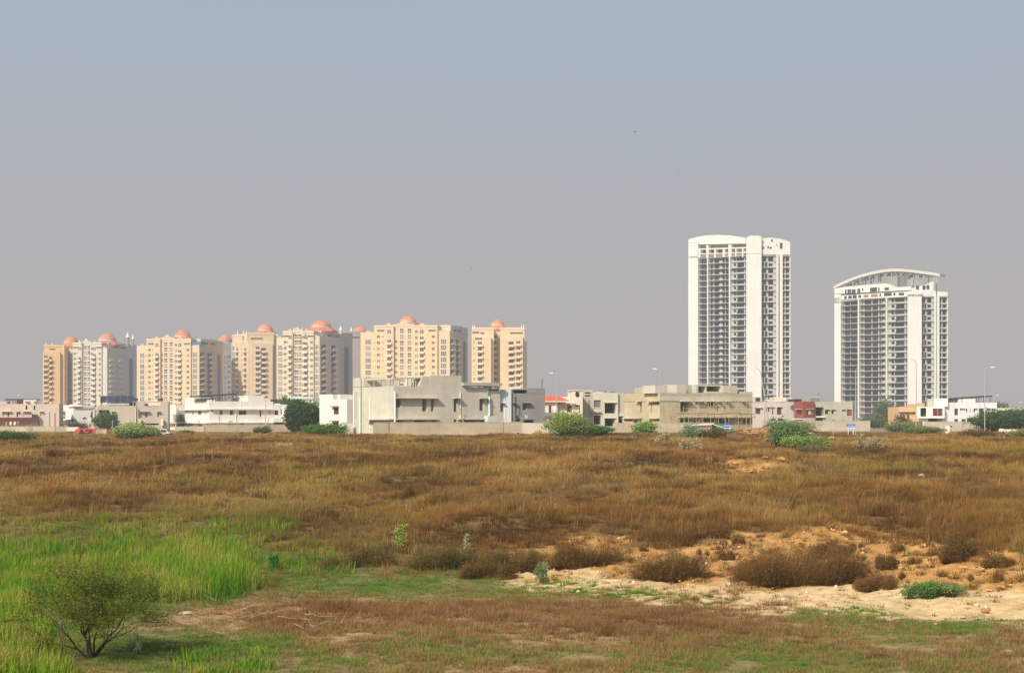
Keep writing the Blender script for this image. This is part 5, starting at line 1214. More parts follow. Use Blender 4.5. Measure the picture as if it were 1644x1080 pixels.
# green reeds at the left
x, y, z = scatter(26000, 44, 108, -.30, .02)
px, py = pix(x, y, z); jt = (fbm(x / 1.2, y / 1.6, 91) - .5) * 90; cl = fbm(x / 1.0, y / 1.5, 93); md = fbm(x / 2.4, y / 3.4, 94)
main = (px + jt < I(py, [850, 885, 900, 960, 975], [345, 380, 396, 392, 325])) & (py > 884 + jt * .3) & (py < I(px, [0, 240, 330, 400], [958, 966, 972, 958]) + jt * .25)
upper = (px + jt < I(py, [830, 885, 905], [470, 480, 600])) & (py > 842 + jt * .4) & (py <= 890 + jt * .3)
corner = (px + jt * .6 < I(py, [905, 960, 1000, 1080], [20, 40, 62, 105])) & (py > 900)
corner2 = (px + jt > 300) & (px + jt < 440) & (py + jt * .3 > 1052)
strag = (px > 380) & (px < 600) & (py > 872) & (py < 925) & (cl > .62)
rn = RNG.random(len(x))
keep = ((main & (rn < .25 + 1.2 * (md - .2))) | (upper & (rn < .22) & (cl > .45)) | (corner & (rn < .85)) | (corner2 & (rn < .22)) | (strag & (rn < .35))) & (cl > .22)
hh = np.where(corner, .75, np.where(corner2, .4, np.where(strag, .6, np.where(upper, .7, .45 + .75 * np.clip((px - 40) / 260, 0, 1)))))[keep] * (.42 + .6 * cl[keep]) * RNG.uniform(.7, 1.3, keep.sum())
x, y, z, cl, px, py, md, upp = x[keep], y[keep], z[keep], cl[keep], px[keep], py[keep], md[keep], upper[keep]
gp = fbm(x / 1.6, y / 2.4, 95)
dryb = (RNG.random(len(x)) < .13) & (px > 110)
ct = mixc(np.clip((gp - .5) * 2.0 + .5 + RNG.normal(0, .16, len(x)) + .5 * dryb - .25 * np.clip((px - 250) / 120, 0, 1), 0, 1), lc(78, 124, 22), lc(106, 148, 30), lc(130, 156, 40), lc(152, 156, 58), lc(166, 146, 82)) * 1.1
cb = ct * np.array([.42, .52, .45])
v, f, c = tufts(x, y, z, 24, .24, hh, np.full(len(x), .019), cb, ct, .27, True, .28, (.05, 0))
tag(mesh_np('green_reeds', v, f, c, M_GRASS), 'bright green reeds growing in the damp ground at the left', 'reeds', None, 'stuff')

# low mixed ground cover of the creek bed
x, y, z = scatter(80000, 43, 90, -.31, .31)
px, py, sand, dirt, bank, bed, olive, jt = zones(x, y, z)
cl = fbm(x / .8, y / 1.2, 101); cl2 = fbm(x / 2.2, y / 3.6, 103); sp = fbm(x / .45, y / .8, 109)
gm = green_map(px, py, x, y) + (sp - .5) * 1.6
bare = fbm(x / 1.4, y / 2.0, 107)
prob = np.clip(bed + olive + sand * (np.clip(gm - .55, 0, 1) * .9 + .05) + dirt * .09, 0, 1) * np.clip((bare - .30) * 4 + np.clip(gm, 0, .5), .15, .85)
keep = (RNG.random(len(x)) < prob) & (cl + .15 * np.clip(gm, 0, 1) > .30)
x, y, z, gm, cl, cl2, px, py, olv = [q[keep] for q in (x, y, z, gm, cl, cl2, px, py, olive)]
n = len(x)
t = np.clip(gm * .62 + .30 + RNG.normal(0, .2, n), 0, 1)
ct = mixc(t, lc(138, 102, 64), lc(164, 130, 86), lc(154, 132, 82), lc(128, 128, 66), lc(104, 130, 52), lc(94, 128, 42)) * 1.2
rd = np.clip((cl2 - .54) * 5, 0, 1)[:, None] * np.clip(.5 - gm, 0, 1)[:, None]; ct = ct * (1 - .55 * rd) + lc(112, 74, 42) * .55 * rd
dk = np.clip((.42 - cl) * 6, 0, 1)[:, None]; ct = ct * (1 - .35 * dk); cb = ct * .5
h = (.05 + .24 * np.clip(cl - .3, 0, 1) + .16 * np.clip(cl2 - .3, 0, 1)) * np.where(gm > .7, .7, 1.1) * RNG.uniform(.7, 1.4, n)
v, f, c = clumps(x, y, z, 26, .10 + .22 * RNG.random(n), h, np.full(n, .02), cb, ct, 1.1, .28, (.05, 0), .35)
tag(mesh_np('ground_cover', v, f, c, M_GRASS), 'low green and brown herbs matted over the creek bed', 'ground cover', None, 'stuff')

# gravel lying on the bare slope and the sand
def rock_mesh(V0, s, seed):
    pass
oc = np.array([[1, 0, 0], [-1, 0, 0], [0, 1, 0], [0, -1, 0], [0, 0, 1], [0, 0, -1]], float)
of = np.array([[0, 2, 4], [2, 1, 4], [1, 3, 4], [3, 0, 4], [2, 0, 5], [1, 2, 5], [3, 1, 5], [0, 3, 5]])
def pebbles(x, y, z, s, cols):
    n = len(x); a = RNG.uniform(0, 2 * np.pi, n)
    q = oc[None] * (s[:, None, None] * RNG.uniform(.55, 1.3, (n, 6, 1))) * np.stack([np.ones(n), RNG.uniform(.6, 1, n), RNG.uniform(.35, .7, n)], 1)[:, None, :]
    ca, sa = np.cos(a)[:, None], np.sin(a)[:, None]
    Vv = np.stack([q[..., 0] * ca - q[..., 1] * sa + x[:, None], q[..., 0] * sa + q[..., 1] * ca + y[:, None], q[..., 2] + z[:, None] + s[:, None] * .15], -1).reshape(-1, 3)
    Fc = (of[None] + (np.arange(n) * 6)[:, None, None]).reshape(-1, 3)
    return Vv, Fc, np.repeat(cols, 6, 0)
x, y, z = scatter(30000, 54, 135, -.05, .32)
px, py, sand, dirt, bank, bed, olive, jt = zones(x, y, z)
keep = RNG.random(len(x)) < np.clip(dirt * .42 + sand * .13 + bed * .015, 0, 1)
x, y, z, sand, dirt = [q[keep] for q in (x, y, z, sand, dirt)]
s = np.exp(RNG.normal(-3.2, .62, len(x)))
t = RNG.random(len(x)); cc = mixc(t, lc(140, 92, 52), lc(190, 138, 80), lc(224, 186, 130)) * (1 - sand[:, None]) + mixc(t, lc(130, 106, 78), lc(198, 172, 134), lc(236, 222, 196)) * sand[:, None]
v, f, c = pebbles(x, y, z, s, cc)
tag(mesh_np('gravel', v, f, c, M_SOIL), 'ochre and pale gravel strewn over the bare slope and sand', 'gravel', None, 'stuff')
# ---------------------------------------------------------------- plants as things
def leaves(cen, rad, ncl, nl, size, cdark, clight, cl_r=.22, flat=.0, up=.15, hollow=.35):
    """leaf faces in clumps through an ellipsoid volume; returns V, quads, colours"""
    cen = np.array(cen); rad = np.array(rad)
    d = RNG.normal(0, 1, (ncl, 3)); d /= np.linalg.norm(d, axis=1)[:, None]
    rr = (hollow + (1 - hollow) * RNG.random(ncl)) ** .6 * (1 + .32 * (RNG.random(ncl) < .12)); cc = d * rr[:, None]; cc[:, 2] = cc[:, 2] * .9 + up
    cc *= (1 + .85 * (vnoise(d[:, 0] * 2.2 + d[:, 1] + 5, d[:, 2] * 2.2 + 9, int(abs(cen[0]) * 7) % 97) - .5))[:, None]
    tone = np.clip(.45 + .45 * cc[:, 2] + RNG.normal(0, .2, ncl) + .2 * (cc @ SUN), 0, 1)  # clump tone painted lighter towards the top and the sun
    P_ = np.repeat(cc, nl, 0) + RNG.normal(0, cl_r, (ncl * nl, 3)); P_ = P_ * rad + cen
    P_ = np.concatenate([P_, P_ + RNG.normal(0, size * .9, P_.shape)]); tone = np.concatenate([tone, tone]); size = size * .78
    n = len(P_); a = RNG.normal(0, 1, (n, 3)); a /= np.linalg.norm(a, axis=1)[:, None]
    b = np.cross(a, RNG.normal(0, 1, (n, 3))); b /= np.linalg.norm(b, axis=1)[:, None]
    s = size * RNG.uniform(.6, 1.35, (n, 1)); a = a * s; b = b * s * .55
    Vv = np.stack([P_ - a, P_ + b, P_ + a, P_ - b], 1).reshape(-1, 3); Fc = np.arange(4 * n).reshape(-1, 4)
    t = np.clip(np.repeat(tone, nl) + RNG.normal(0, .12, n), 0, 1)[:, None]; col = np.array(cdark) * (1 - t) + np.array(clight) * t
    return Vv, Fc, np.repeat(col, 4, 0)
def stems(base, cen, rad, n, r, m, root, name='stem', nseg=3):
    mb = MB(); b = np.array(base)
    for k in range(n):
        e = np.array(cen) + RNG.normal(0, .45, 3) * np.array(rad); p = b + np.array([RNG.normal(0, rad[0] * .12), RNG.normal(0, rad[1] * .12), -.05])
        mid = (p + e) / 2 + RNG.normal(0, .1, 3) * np.array(rad); mid[2] = max(mid[2], b[2])
        mb.path([tuple(p), tuple(mid), tuple(e)], [r, r * .7, r * .35], 5)
    return mb.build(name, m, root)
def plant(name, label, cat, px, pyb, w, hgt, cd, cl, ncl, nl, size, group=None, d=None, ry=None, up=.15, clr=.22, nst=5, hollow=.35, bark=None, sink=.0, zc=None, crown='foliage', trunk=None):
    """bush at photo column px, base row pyb (or at depth d), w x hgt in photo pixels"""
    if d is None: b = gpt(px, pyb)
    else: b = (X(px, d), d, float(terrain([X(px, d)], [d])[0]))
    k = b[1] / F; W, H_ = w * k / 2, hgt * k
    root = thing(name, label, cat, b, group)
    zc0 = Z(pyb, b[1]) if d is not None and zc is None else b[2]
    top = zc0 + H_ if d is not None else b[2] + H_
    if trunk:
        th = trunk * (top - b[2]); cz = b[2] + th + (top - b[2] - th) / 2; rz = (top - b[2] - th) / 2
    else: cz = (b[2] + top) / 2; rz = (top - b[2]) / 2
    cen = (b[0], b[1], cz); rad = (W, ry or W, rz)
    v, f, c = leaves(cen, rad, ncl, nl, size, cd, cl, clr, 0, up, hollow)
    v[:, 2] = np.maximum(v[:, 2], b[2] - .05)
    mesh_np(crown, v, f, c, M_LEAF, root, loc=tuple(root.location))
    if trunk:
        mb = MB(); r0 = max(.12, W * .07)
        mb.path([(b[0], b[1], b[2] - .3), (b[0] + .1, b[1], b[2] + th * .6), (b[0], b[1], cz)], [r0, r0 * .75, r0 * .4], 8)
        for q in range(6):
            e = np.array(cen) + RNG.normal(0, .5, 3) * np.array(rad); mb.path([(b[0], b[1], b[2] + th * .8), tuple(e)], [r0 * .5, r0 * .15], 6)
        mb.build('trunk', bark or M_BARKG, root)
    elif nst: stems(b, cen, rad, nst, max(.012, W * .012), bark or M_BARKG, root)
    return root
G_D, G_L = lc(38, 58, 26), lc(104, 132, 60)
# trees and hedges between the houses
plant('dense_tree', 'dense dark green tree between the long white house and the red hooded one', 'tree', 477, 684, 34, 34, lc(30, 56, 24), lc(78, 112, 50), 240, 26, .32, d=345, ry=2.2, trunk=.12)
plant('dense_tree', 'second dark crown right beside the white house with red hoods', 'tree', 501, 684, 26, 32, lc(30, 56, 24), lc(80, 114, 52), 180, 26, .32, d=347, ry=2.0, trunk=.12)
plant('small_tree', 'treetop just showing above the right end of the long white house', 'tree', 459, 660, 26, 18, lc(36, 66, 26), lc(92, 128, 56), 90, 18, .34, d=470, ry=2.2, trunk=.6)
hd = plant('clipped_hedge', 'leafy bright green hedge under the white house with red hoods', 'hedge', 519, 700, 54, 18, lc(44, 84, 24), lc(104, 150, 56), 240, 24, .16, d=292, ry=.9, clr=.3, up=0, nst=8)
plant('round_bush', 'round green bush beside the slim white house', 'bush', 290, 683, 13, 17, lc(34, 70, 34), lc(84, 122, 70), 60, 18, .22, d=445, up=0)
plant('garden_tree', 'green tree in front of the solar array house', 'tree', 171, 692, 30, 26, lc(40, 66, 34), lc(96, 122, 68), 160, 22, .26, d=395, ry=1.7, trunk=.1)
plant('garden_hedge', 'thin dark hedge on the terrace of the white house with palm', 'hedge', 122, 684, 42, 5, lc(32, 48, 26), lc(78, 92, 50), 110, 14, .16, d=440, ry=.5, up=0, clr=.3)
plant('flowering_bush', 'big leafy light green bush before the grey beige houses', 'bush', 214, 704, 56, 22, lc(64, 96, 40), lc(172, 190, 112), 260, 22, .12, d=235, ry=1.6, clr=.2)
plant('green_bush', 'low grey green scrub left of the parked white car', 'bush', 238, 702, 40, 16, lc(80, 100, 52), lc(146, 152, 94), 110, 18, .12, d=245, ry=1.2)
plant('dark_shrub', 'dark green shrub at the far left edge', 'bush', 8, 714, 70, 20, lc(24, 54, 20), lc(84, 124, 44), 180, 22, .11, d=205, ry=1.4)
plant('green_bush', 'small green bush against the block wall behind the slim lamp pole', 'bush', 422, 698, 26, 12, lc(44, 74, 40), lc(112, 134, 80), 60, 18, .14, d=300, ry=.8)
plant('green_bush', 'small scrub in front of the corner of the long block wall', 'bush', 298, 700, 30, 9, lc(70, 92, 48), lc(140, 150, 96), 60, 16, .13, d=300, ry=.8)
plant('leafy_bush', 'large light green bush in front of the orange roofed house', 'bush', 915, 703, 58, 33, lc(60, 92, 28), lc(150, 172, 80), 300, 24, .13, d=235, ry=2.0, clr=.18)
plant('leafy_bush', 'darker green bush on the right flank of the large light green one', 'bush', 954, 703, 52, 19, lc(38, 80, 32), lc(92, 136, 64), 220, 22, .12, d=238, ry=1.6, clr=.18)
plant('leafy_bush', 'spiky bright green bush before the block wall of the scaffolded house', 'bush', 1034, 697, 34, 19, lc(70, 112, 44), lc(150, 186, 96), 150, 20, .13, d=255, ry=1.2, clr=.24, hollow=.1)
plant('leafy_bush', 'blue green spiky bush below the thin roofed shed', 'bush', 1108, 706, 30, 22, lc(74, 104, 68), lc(150, 174, 128), 90, 18, .11, d=210, ry=1.0, clr=.26, hollow=.1)
plant('big_leaf_bush', 'big dark leaved bush with pale leaf edges at the foot of the leaning lamp', 'bush', 1266, 719, 52, 39, lc(34, 64, 34), lc(128, 156, 100), 240, 18, .13, d=165, ry=1.5, clr=.2)
plant('big_leaf_bush', 'lighter green lower bush spreading in front of the big dark leaved one', 'bush', 1294, 724, 56, 22, lc(64, 98, 38), lc(150, 172, 92), 200, 18, .11, d=160, ry=1.3, clr=.22)
plant('grey_shrub', 'grey green low shrub just below the big dark leaved bush', 'bush', 1302, 733, 50, 17, lc(84, 84, 58), lc(130, 126, 88), 130, 20, .06, d=148, ry=.9, bark=M_BARKG)
plant('feathery_tree', 'hazy feathery tree in front of the foot of the shorter white tower', 'tree', 1424, 682, 28, 32, lc(62, 82, 62), lc(112, 130, 96), 170, 22, .34, d=560, ry=2.6, trunk=.3, clr=.28, hollow=.1)
plant('green_tree', 'wide low green tree left of the hazy feathery one', 'tree', 1403, 684, 44, 14, lc(66, 86, 54), lc(116, 130, 86), 160, 18, .3, d=540, ry=3, trunk=.1)
plant('green_bush', 'leafy bush left of the rust red gate', 'bush', 1445, 700, 48, 22, lc(70, 96, 54), lc(150, 164, 100), 170, 18, .15, d=330, ry=1.6)
plant('green_bush', 'green bushes below the rust red gate', 'bush', 1483, 700, 58, 14, lc(66, 92, 50), lc(136, 150, 86), 150, 18, .13, d=290, ry=1.3)
plant('shrub', 'rusty brown shrub in front of the orange tan house', 'bush', 1450, 684, 26, 14, lc(70, 56, 44), lc(120, 92, 70), 80, 18, .18, d=440, ry=1.3)
plant('dark_tree', 'broad dark green tree left part of the group at the far right edge', 'tree', 1596, 694, 56, 30, lc(38, 62, 38), lc(88, 114, 66), 300, 24, .2, d=330, ry=2.6, trunk=.08, clr=.22)
plant('dark_tree', 'dark green tree cut by the right picture edge', 'tree', 1645, 694, 70, 32, lc(40, 64, 40), lc(90, 116, 68), 320, 24, .2, d=334, ry=2.6, trunk=.08, clr=.22)
plant('far_tree', 'tiny far treetop above the yellow green roof edge', 'tree', 1608, 662, 22, 12, lc(66, 88, 66), lc(110, 126, 96), 60, 16, .5, d=700, ry=3, trunk=.3)
plant('green_bush', 'low green scrub on the crest right of the low white wall', 'bush', 1640, 704, 60, 13, lc(84, 92, 44), lc(150, 152, 84), 120, 16, .11, d=225, ry=1.0)
plant('brown_shrub', 'dark brown round shrub below the left blue sign', 'bush', 1140, 707, 54, 20, lc(74, 62, 30), lc(128, 108, 58), 190, 20, .08, d=212, ry=1.2, clr=.25)
plant('brown_shrub', 'dark brown shrub at the foot of the tallest right hand lamp', 'bush', 1570, 704, 50, 13, lc(80, 62, 38), lc(126, 100, 64), 140, 18, .08, d=225, ry=1.0, clr=.25)
plant('green_bush', 'yellow green scrub on the mound left of the leaning lamp', 'bush', 1275, 692, 70, 14, lc(98, 100, 50), lc(150, 146, 84), 150, 16, .1, d=250, ry=1.6, clr=.28)

def twig_shrub(name, label, cat, px, pyb, w, hgt, cdark, clight, n, size, tipc=None, tipn=0, ry=None, group=None, lobes=5, lean=.1):
    """shrub of fine twigs rising from several rootstocks into rounded lobes, small leaves along the outer half"""
    b = gpt(px, pyb); k = b[1] / F; W, H_ = w * k / 2, hgt * k; ry = ry or W
    root = thing(name, label, cat, b, group)
    lx = RNG.uniform(-.62, .62, lobes) * W; ly = RNG.uniform(-.6, .6, lobes) * ry; lr = RNG.uniform(.38, .62, lobes); lh = RNG.uniform(.6, 1.0, lobes) * H_ * (1 - .35 * (lx / W) ** 2)
    i = RNG.integers(0, lobes, n); a = RNG.uniform(0, 2 * np.pi, n); e = np.arccos(RNG.uniform(.05, 1, n)); rr = RNG.uniform(.45, 1, n) ** .5 * (1 + .30 * (RNG.random(n) < .08) * RNG.random(n))
    tx = b[0] + lx[i] + np.cos(a) * np.sin(e) * W * lr[i] * rr; ty = b[1] + ly[i] + np.sin(a) * np.sin(e) * ry * lr[i] * rr
    gz = terrain(tx, ty); tz = np.maximum(gz, b[2]) * .5 + b[2] * .5 + np.cos(e) * lh[i] * rr
    sx = b[0] + lx[i] * .85 + RNG.normal(0, W * .06, n) + (tx - b[0] - lx[i]) * .3; sy = b[1] + ly[i] * .85 + RNG.normal(0, ry * .06, n) + (ty - b[1] - ly[i]) * .3; sz = terrain(sx, sy) - .03
    p0 = np.stack([sx, sy, sz], 1); p1 = np.stack([tx, ty, np.maximum(tz, gz + .02)], 1); wv = RNG.normal(0, 1, (n, 3)); wv[:, 2] *= .2; wv /= np.linalg.norm(wv, axis=1)[:, None]; wv *= size * .35
    m = p0 * .35 + p1 * .65; tone = np.clip(RNG.normal(.45, .22, n) + .25 * np.cos(e) - .18 * np.cos(a) + .35 * (RNG.random(lobes)[i] - .5), 0, 1)[:, None]  # twigs coloured lighter on top and on the sunward left, as if lit
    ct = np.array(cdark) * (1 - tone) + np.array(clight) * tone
    tw = (np.stack([p0 - wv, p0 + wv, p1], 1).reshape(-1, 3), np.arange(3 * n).reshape(-1, 3), np.stack([ct * .4, ct * .4, ct], 1).reshape(-1, 3))
    q = 4; u = RNG.uniform(.5, 1.03, (n * q, 1)); cpos = np.repeat(p0, q, 0) * (1 - u) + np.repeat(p1, q, 0) * u + RNG.normal(0, size * 1.2, (n * q, 3)); cpos[:, 2] = np.maximum(cpos[:, 2], b[2] - .3)
    d1 = RNG.normal(0, 1, (n * q, 3)); d1 /= np.linalg.norm(d1, axis=1)[:, None]; d2 = RNG.normal(0, 1, (n * q, 3)); d2 /= np.linalg.norm(d2, axis=1)[:, None]
    sz_ = size * RNG.uniform(.6, 1.4, (n * q, 1)); cl = np.repeat(ct, q, 0) * (.55 + .5 * u) * RNG.uniform(.8, 1.2, (n * q, 1))
    lf = (np.stack([cpos - d1 * sz_, cpos + d1 * sz_, cpos + d2 * sz_], 1).reshape(-1, 3), np.arange(3 * n * q).reshape(-1, 3), np.repeat(cl, 3, 0))
    if tipn:
        j = RNG.integers(0, n, tipn); tp = np.repeat(p1[j], 5, 0) + RNG.normal(0, size * .9, (tipn * 5, 3)) + np.array([0, 0, size]); e1 = RNG.normal(0, 1, (tipn * 5, 3)); e1 /= np.linalg.norm(e1, axis=1)[:, None]; e2 = np.roll(e1, 1, 1); s2 = size * RNG.uniform(.6, 1.3, (tipn * 5, 1))
        tpv = (np.stack([tp - e1 * s2, tp + e1 * s2, tp + e2 * s2 * 1.5], 1).reshape(-1, 3), np.arange(15 * tipn).reshape(-1, 3), np.repeat(np.array(tipc)[None] * RNG.uniform(.75, 1.1, (tipn * 5, 1)), 3, 0))
        lf = join([lf, tpv])
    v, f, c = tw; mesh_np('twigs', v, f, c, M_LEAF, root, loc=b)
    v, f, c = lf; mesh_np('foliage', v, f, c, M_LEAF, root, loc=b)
    return root

# pale flowering clumps
for px, pyb, w, hh, lab in ((1112, 727, 46, 26, 'clump of pale seed heads in the brown grass, larger of the two on the left'), (1068, 712, 30, 18, 'small clump of pale seed heads up the slope from the larger one'), (1396, 722, 52, 24, 'clump of pale seed heads right of the big dark leaved bush'),
                            (362, 838, 26, 24, 'white tufted weed at the upper edge of the green reeds'), (3, 836, 24, 22, 'white tufted weed at the left picture edge'), (1222, 888, 26, 14, 'small white flowering weed on the bare ochre slope'), (458, 722, 22, 14, 'small pale weed in the brown grass below the clipped hedge')):
    twig_shrub('flowering_weed', lab, 'flowering weed', px, pyb, w * 1.15, hh * 1.25, lc(104, 98, 52), lc(156, 146, 92), 90 if pyb > 800 else 300, .018 if pyb > 800 else .045, lc(214, 204, 164), 30 if pyb > 800 else 230, ry=.45, lobes=3)
# dark dry shrubs
DS, DL = lc(80, 56, 31), lc(150, 116, 68)
for px, pyb, w, hh, lab, gg in ((944, 907, 165, 54, 'wide dark shrub on the ochre bank, leftmost of the big ones', 0), (1072, 928, 165, 64, 'dark brown shrub in the middle of the ochre bank', 0), (1285, 936, 250, 92, 'largest dark shrub thicket on the ochre bank', 0), (1215, 932, 130, 50, 'low dark shrub at the left foot of the largest thicket', 0),
                                (1405, 946, 80, 34, 'dark shrub at the right foot of the largest thicket, by the sand', 0), (1420, 912, 44, 36, 'small dark shrub standing alone on the ochre slope', 0), (1164, 898, 36, 18, 'small dark tuft on the ochre slope left of the largest thicket', 0), (820, 918, 130, 56, 'dark olive shrub where the grass meets the sand', .3), (712, 914, 170, 58, 'olive green shrub below the two tall weeds', .55), (1540, 897, 90, 56, 'dry twiggy shrub on the upper ochre slope at right', .1),
                                (780, 928, 110, 40, 'low dark shrub left of the sand tip', .2), (664, 800, 48, 32, 'dark twiggy round shrub in the middle of the brown grass', 0), (92, 733, 42, 20, 'dark brown round shrub in the grass at the far left', 0), (1600, 908, 60, 26, 'dry grey shrub at the upper right of the ochre slope', .1), (540, 912, 70, 26, 'low olive shrub on the green flat below the weed', .6), (1330, 893, 90, 34, 'brown shrub on the slope above the largest thicket', 0), (600, 908, 120, 44, 'low brown olive shrub left of the yellow leaved weed', .4)):
    a = DS * (1 - gg) + lc(54, 62, 26) * gg; b = DL * (1 - gg) + lc(112, 118, 58) * gg
    twig_shrub('dry_shrub', lab, 'shrub', px, pyb, w, hh, a, b, int(500 + w * 22), .022, ry=w * gpt(px, pyb)[1] / F / 2 * (.9 if w < 100 else .5), lobes=int(4 + w / 22))
plant('green_shrub', 'vivid grey green shrub on the sand at right', 'bush', 1490, 961, 42, 26, lc(52, 86, 44), lc(116, 150, 84), 150, 22, .035, clr=.2, bark=M_BARKG)
plant('green_shrub', 'paler green shrub adjoining the vivid one on the sand', 'bush', 1520, 957, 46, 17, lc(76, 100, 54), lc(140, 154, 92), 120, 20, .035, clr=.22, bark=M_BARKG)
plant('green_shrub', 'tiny green plant left of the vivid shrub on the sand', 'bush', 1461, 962, 24, 18, lc(62, 92, 48), lc(122, 150, 86), 40, 16, .035, clr=.24, bark=M_BARKG)
plant('green_shrub', 'small blue green plant at the left end of the sand', 'bush', 869, 934, 18, 28, lc(70, 104, 62), lc(128, 158, 104), 40, 16, .035, clr=.24, bark=M_BARKG)
# upright weeds
def weed(px, pyb, hh, w, lab, cd, cl, n=40):
    b = gpt(px, pyb); k = b[1] / F; H_ = hh * k; W = w * k
    root = thing('upright_weed', lab, 'weed', b)
    mb = MB(); tips = []
    for q in range(4):
        e = (b[0] + RNG.normal(0, W * .3), b[1] + RNG.normal(0, W * .3), b[2] + H_ * RNG.uniform(.6, 1)); mb.path([(b[0], b[1], b[2] - .05), ((b[0] + e[0]) / 2 + RNG.normal(0, .03), b[1], (b[2] + e[2]) / 2), e], [.014, .01, .004], 5); tips.append(e)
    mb.build('stem', M_BARKG, root)
    parts = []
    for e in tips:
        for q in range(n // 4):
            t = RNG.uniform(.25, 1); c = (b[0] + (e[0] - b[0]) * t, b[1], b[2] + (e[2] - b[2]) * t)
            parts.append(leaves(c, (W * .28, W * .28, W * .25), 3, 4, .045, cd, cl, .5, hollow=0))
    v, f, c = join(parts); mesh_np('foliage', v, f, c, M_LEAF, root, loc=tuple(root.location))
weed(643, 884, 48, 20, 'tall yellow green weed with clusters of leaves', lc(110, 140, 40), lc(190, 206, 90))
weed(749, 892, 36, 8, 'thin pale stalked weed right of the yellow green one', lc(120, 140, 80), lc(200, 206, 150), 24)
weed(440, 915, 26, 13, 'dark green weed at the right edge of the reeds', lc(40, 90, 40), lc(90, 150, 60))
weed(222, 1052, 38, 5, 'thin white flowered stalk right of the acacia', lc(150, 146, 100), lc(236, 232, 210), 12)

# acacia in the left foreground
def acacia():
    b = gpt(147, 1056); b = (b[0], b[1], b[2])
    root = thing('acacia_tree', 'small airy thorn tree with dark forked trunks in the left foreground', 'tree', b)
    k = b[1] / F; tr = MB(); tw = MB(); ends = []
    rng = random.Random(5)
    def grow(p, dirv, ln, r, lev, mbx):
        pts = [p]; rs = [r]; d = Vector(dirv).normalized(); q = Vector(p)
        ns = 4
        for i in range(ns):
            d = (d + Vector((rng.uniform(-.22, .22), rng.uniform(-.22, .22), rng.uniform(-.12, .16)))).normalized()
            q = q + d * ln / ns; pts.append(tuple(q)); rs.append(r * (1 - .6 * (i + 1) / ns))
        mbx.path(pts, rs, 6 if lev < 2 else 4)
        if lev >= 1: ends.extend(pts[1:] if lev > 1 else pts[2:])
        if lev < 4:
            for c in range(rng.choice([3, 3, 4]) if lev < 3 else 3):
                i = rng.choice([2, 3, 4]) if c else 4
                nd = Vector(d) + Vector((rng.uniform(-1.05, 1.05), rng.uniform(-1.05, 1.05), rng.uniform(-.45, .35)))
                grow(pts[i], nd, ln * rng.uniform(.62, 1.0), max(rs[i] * .9, .006), lev + 1, tw if lev >= 1 else tr)
    o = Vector(b) - Vector((0, 0, .06))
    for (dx, dy, dz, ln, r) in ((-.55, .1, 1.0, 1.0, .05), (0.03, -.1, 1.0, .85, .06), (.5, .15, 1.0, 1.0, .045), (-.22, .4, 1, .95, .04), (.25, -.4, 1, .95, .04), (-.8, -.3, .8, .95, .035), (.85, .3, .7, .9, .03)):
        grow(tuple(o), (dx, dy, dz), ln * 1.0, r, 0, tr)
    tr.build('trunk', M_BARK, root); tw.build('branches', M_BARK, root)
    E = np.array(ends); E = E[RNG.random(len(E)) < .62]
    n = 20; Pn = np.repeat(E, n, 0) + RNG.normal(0, .11, (len(E) * n, 3)) * np.array([1, 1, .7])
    m = len(Pn); a = RNG.normal(0, 1, (m, 3)); a[:, 2] *= .5; a /= np.linalg.norm(a, axis=1)[:, None]; c = np.cross(a, RNG.normal(0, 1, (m, 3))); c /= np.linalg.norm(c, axis=1)[:, None]
    s = .019 * RNG.uniform(.6, 1.4, (m, 1)); a = a * s; c = c * s * .5
    Vv = np.stack([Pn - a, Pn + c, Pn + a, Pn - c], 1).reshape(-1, 3)
    t = np.clip(RNG.normal(.5, .2, m) + np.repeat(RNG.normal(0, .2, len(E)), n), 0, 1)[:, None]
    cc = lc(62, 82, 20) * (1 - t) + lc(134, 146, 46) * t
    mesh_np('crown', Vv, np.arange(4 * m).reshape(-1, 4), np.repeat(cc, 4, 0), M_LEAF, root, loc=b)
acacia()
b = gpt(98, 1064); root = thing('dead_sapling', 'bare grey leafless sapling left of the acacia', 'sapling', b)
mb = MB()
mb.path([(b[0], b[1], b[2] - .05), (b[0] + .02, b[1], b[2] + .5), (b[0] - .03, b[1], b[2] + .9)], [.035, .028, .016], 6)
for q in range(9):
    t = RNG.uniform(.35, .95); s = (b[0], b[1], b[2] + t * .9); e = (b[0] + RNG.normal(0, .16), b[1] + RNG.normal(0, .16), s[2] + RNG.uniform(.25, .75)); mb.path([s, ((s[0] + e[0]) / 2 + .02, s[1], (s[2] + e[2]) / 2), e], [.014, .010, .004], 5)
mb.build('trunk', M_BARKG, root)

# dead branches lying on the bed
for q in range(18):
    px, pyb = [(1010, 900), (1130, 890), (1185, 870), (1350, 905), (1375, 880), (1440, 885), (1470, 905), (1500, 890), (1515, 925), (1560, 930), (1600, 930), (1625, 905), (860, 895), (905, 880), (1030, 885), (1105, 905), (1450, 930), (1580, 895)][q]
    s_ = RNG.uniform(.6, 1.3)
    twig_shrub('dry_tuft', 'small dry brown tuft on the bare ochre slope', 'dry tuft', px, pyb, 30 * s_, 17 * s_, DS, DL * 1.1, int(320 * s_), .016, lobes=3, group='small dry tufts dotted over the ochre slope')

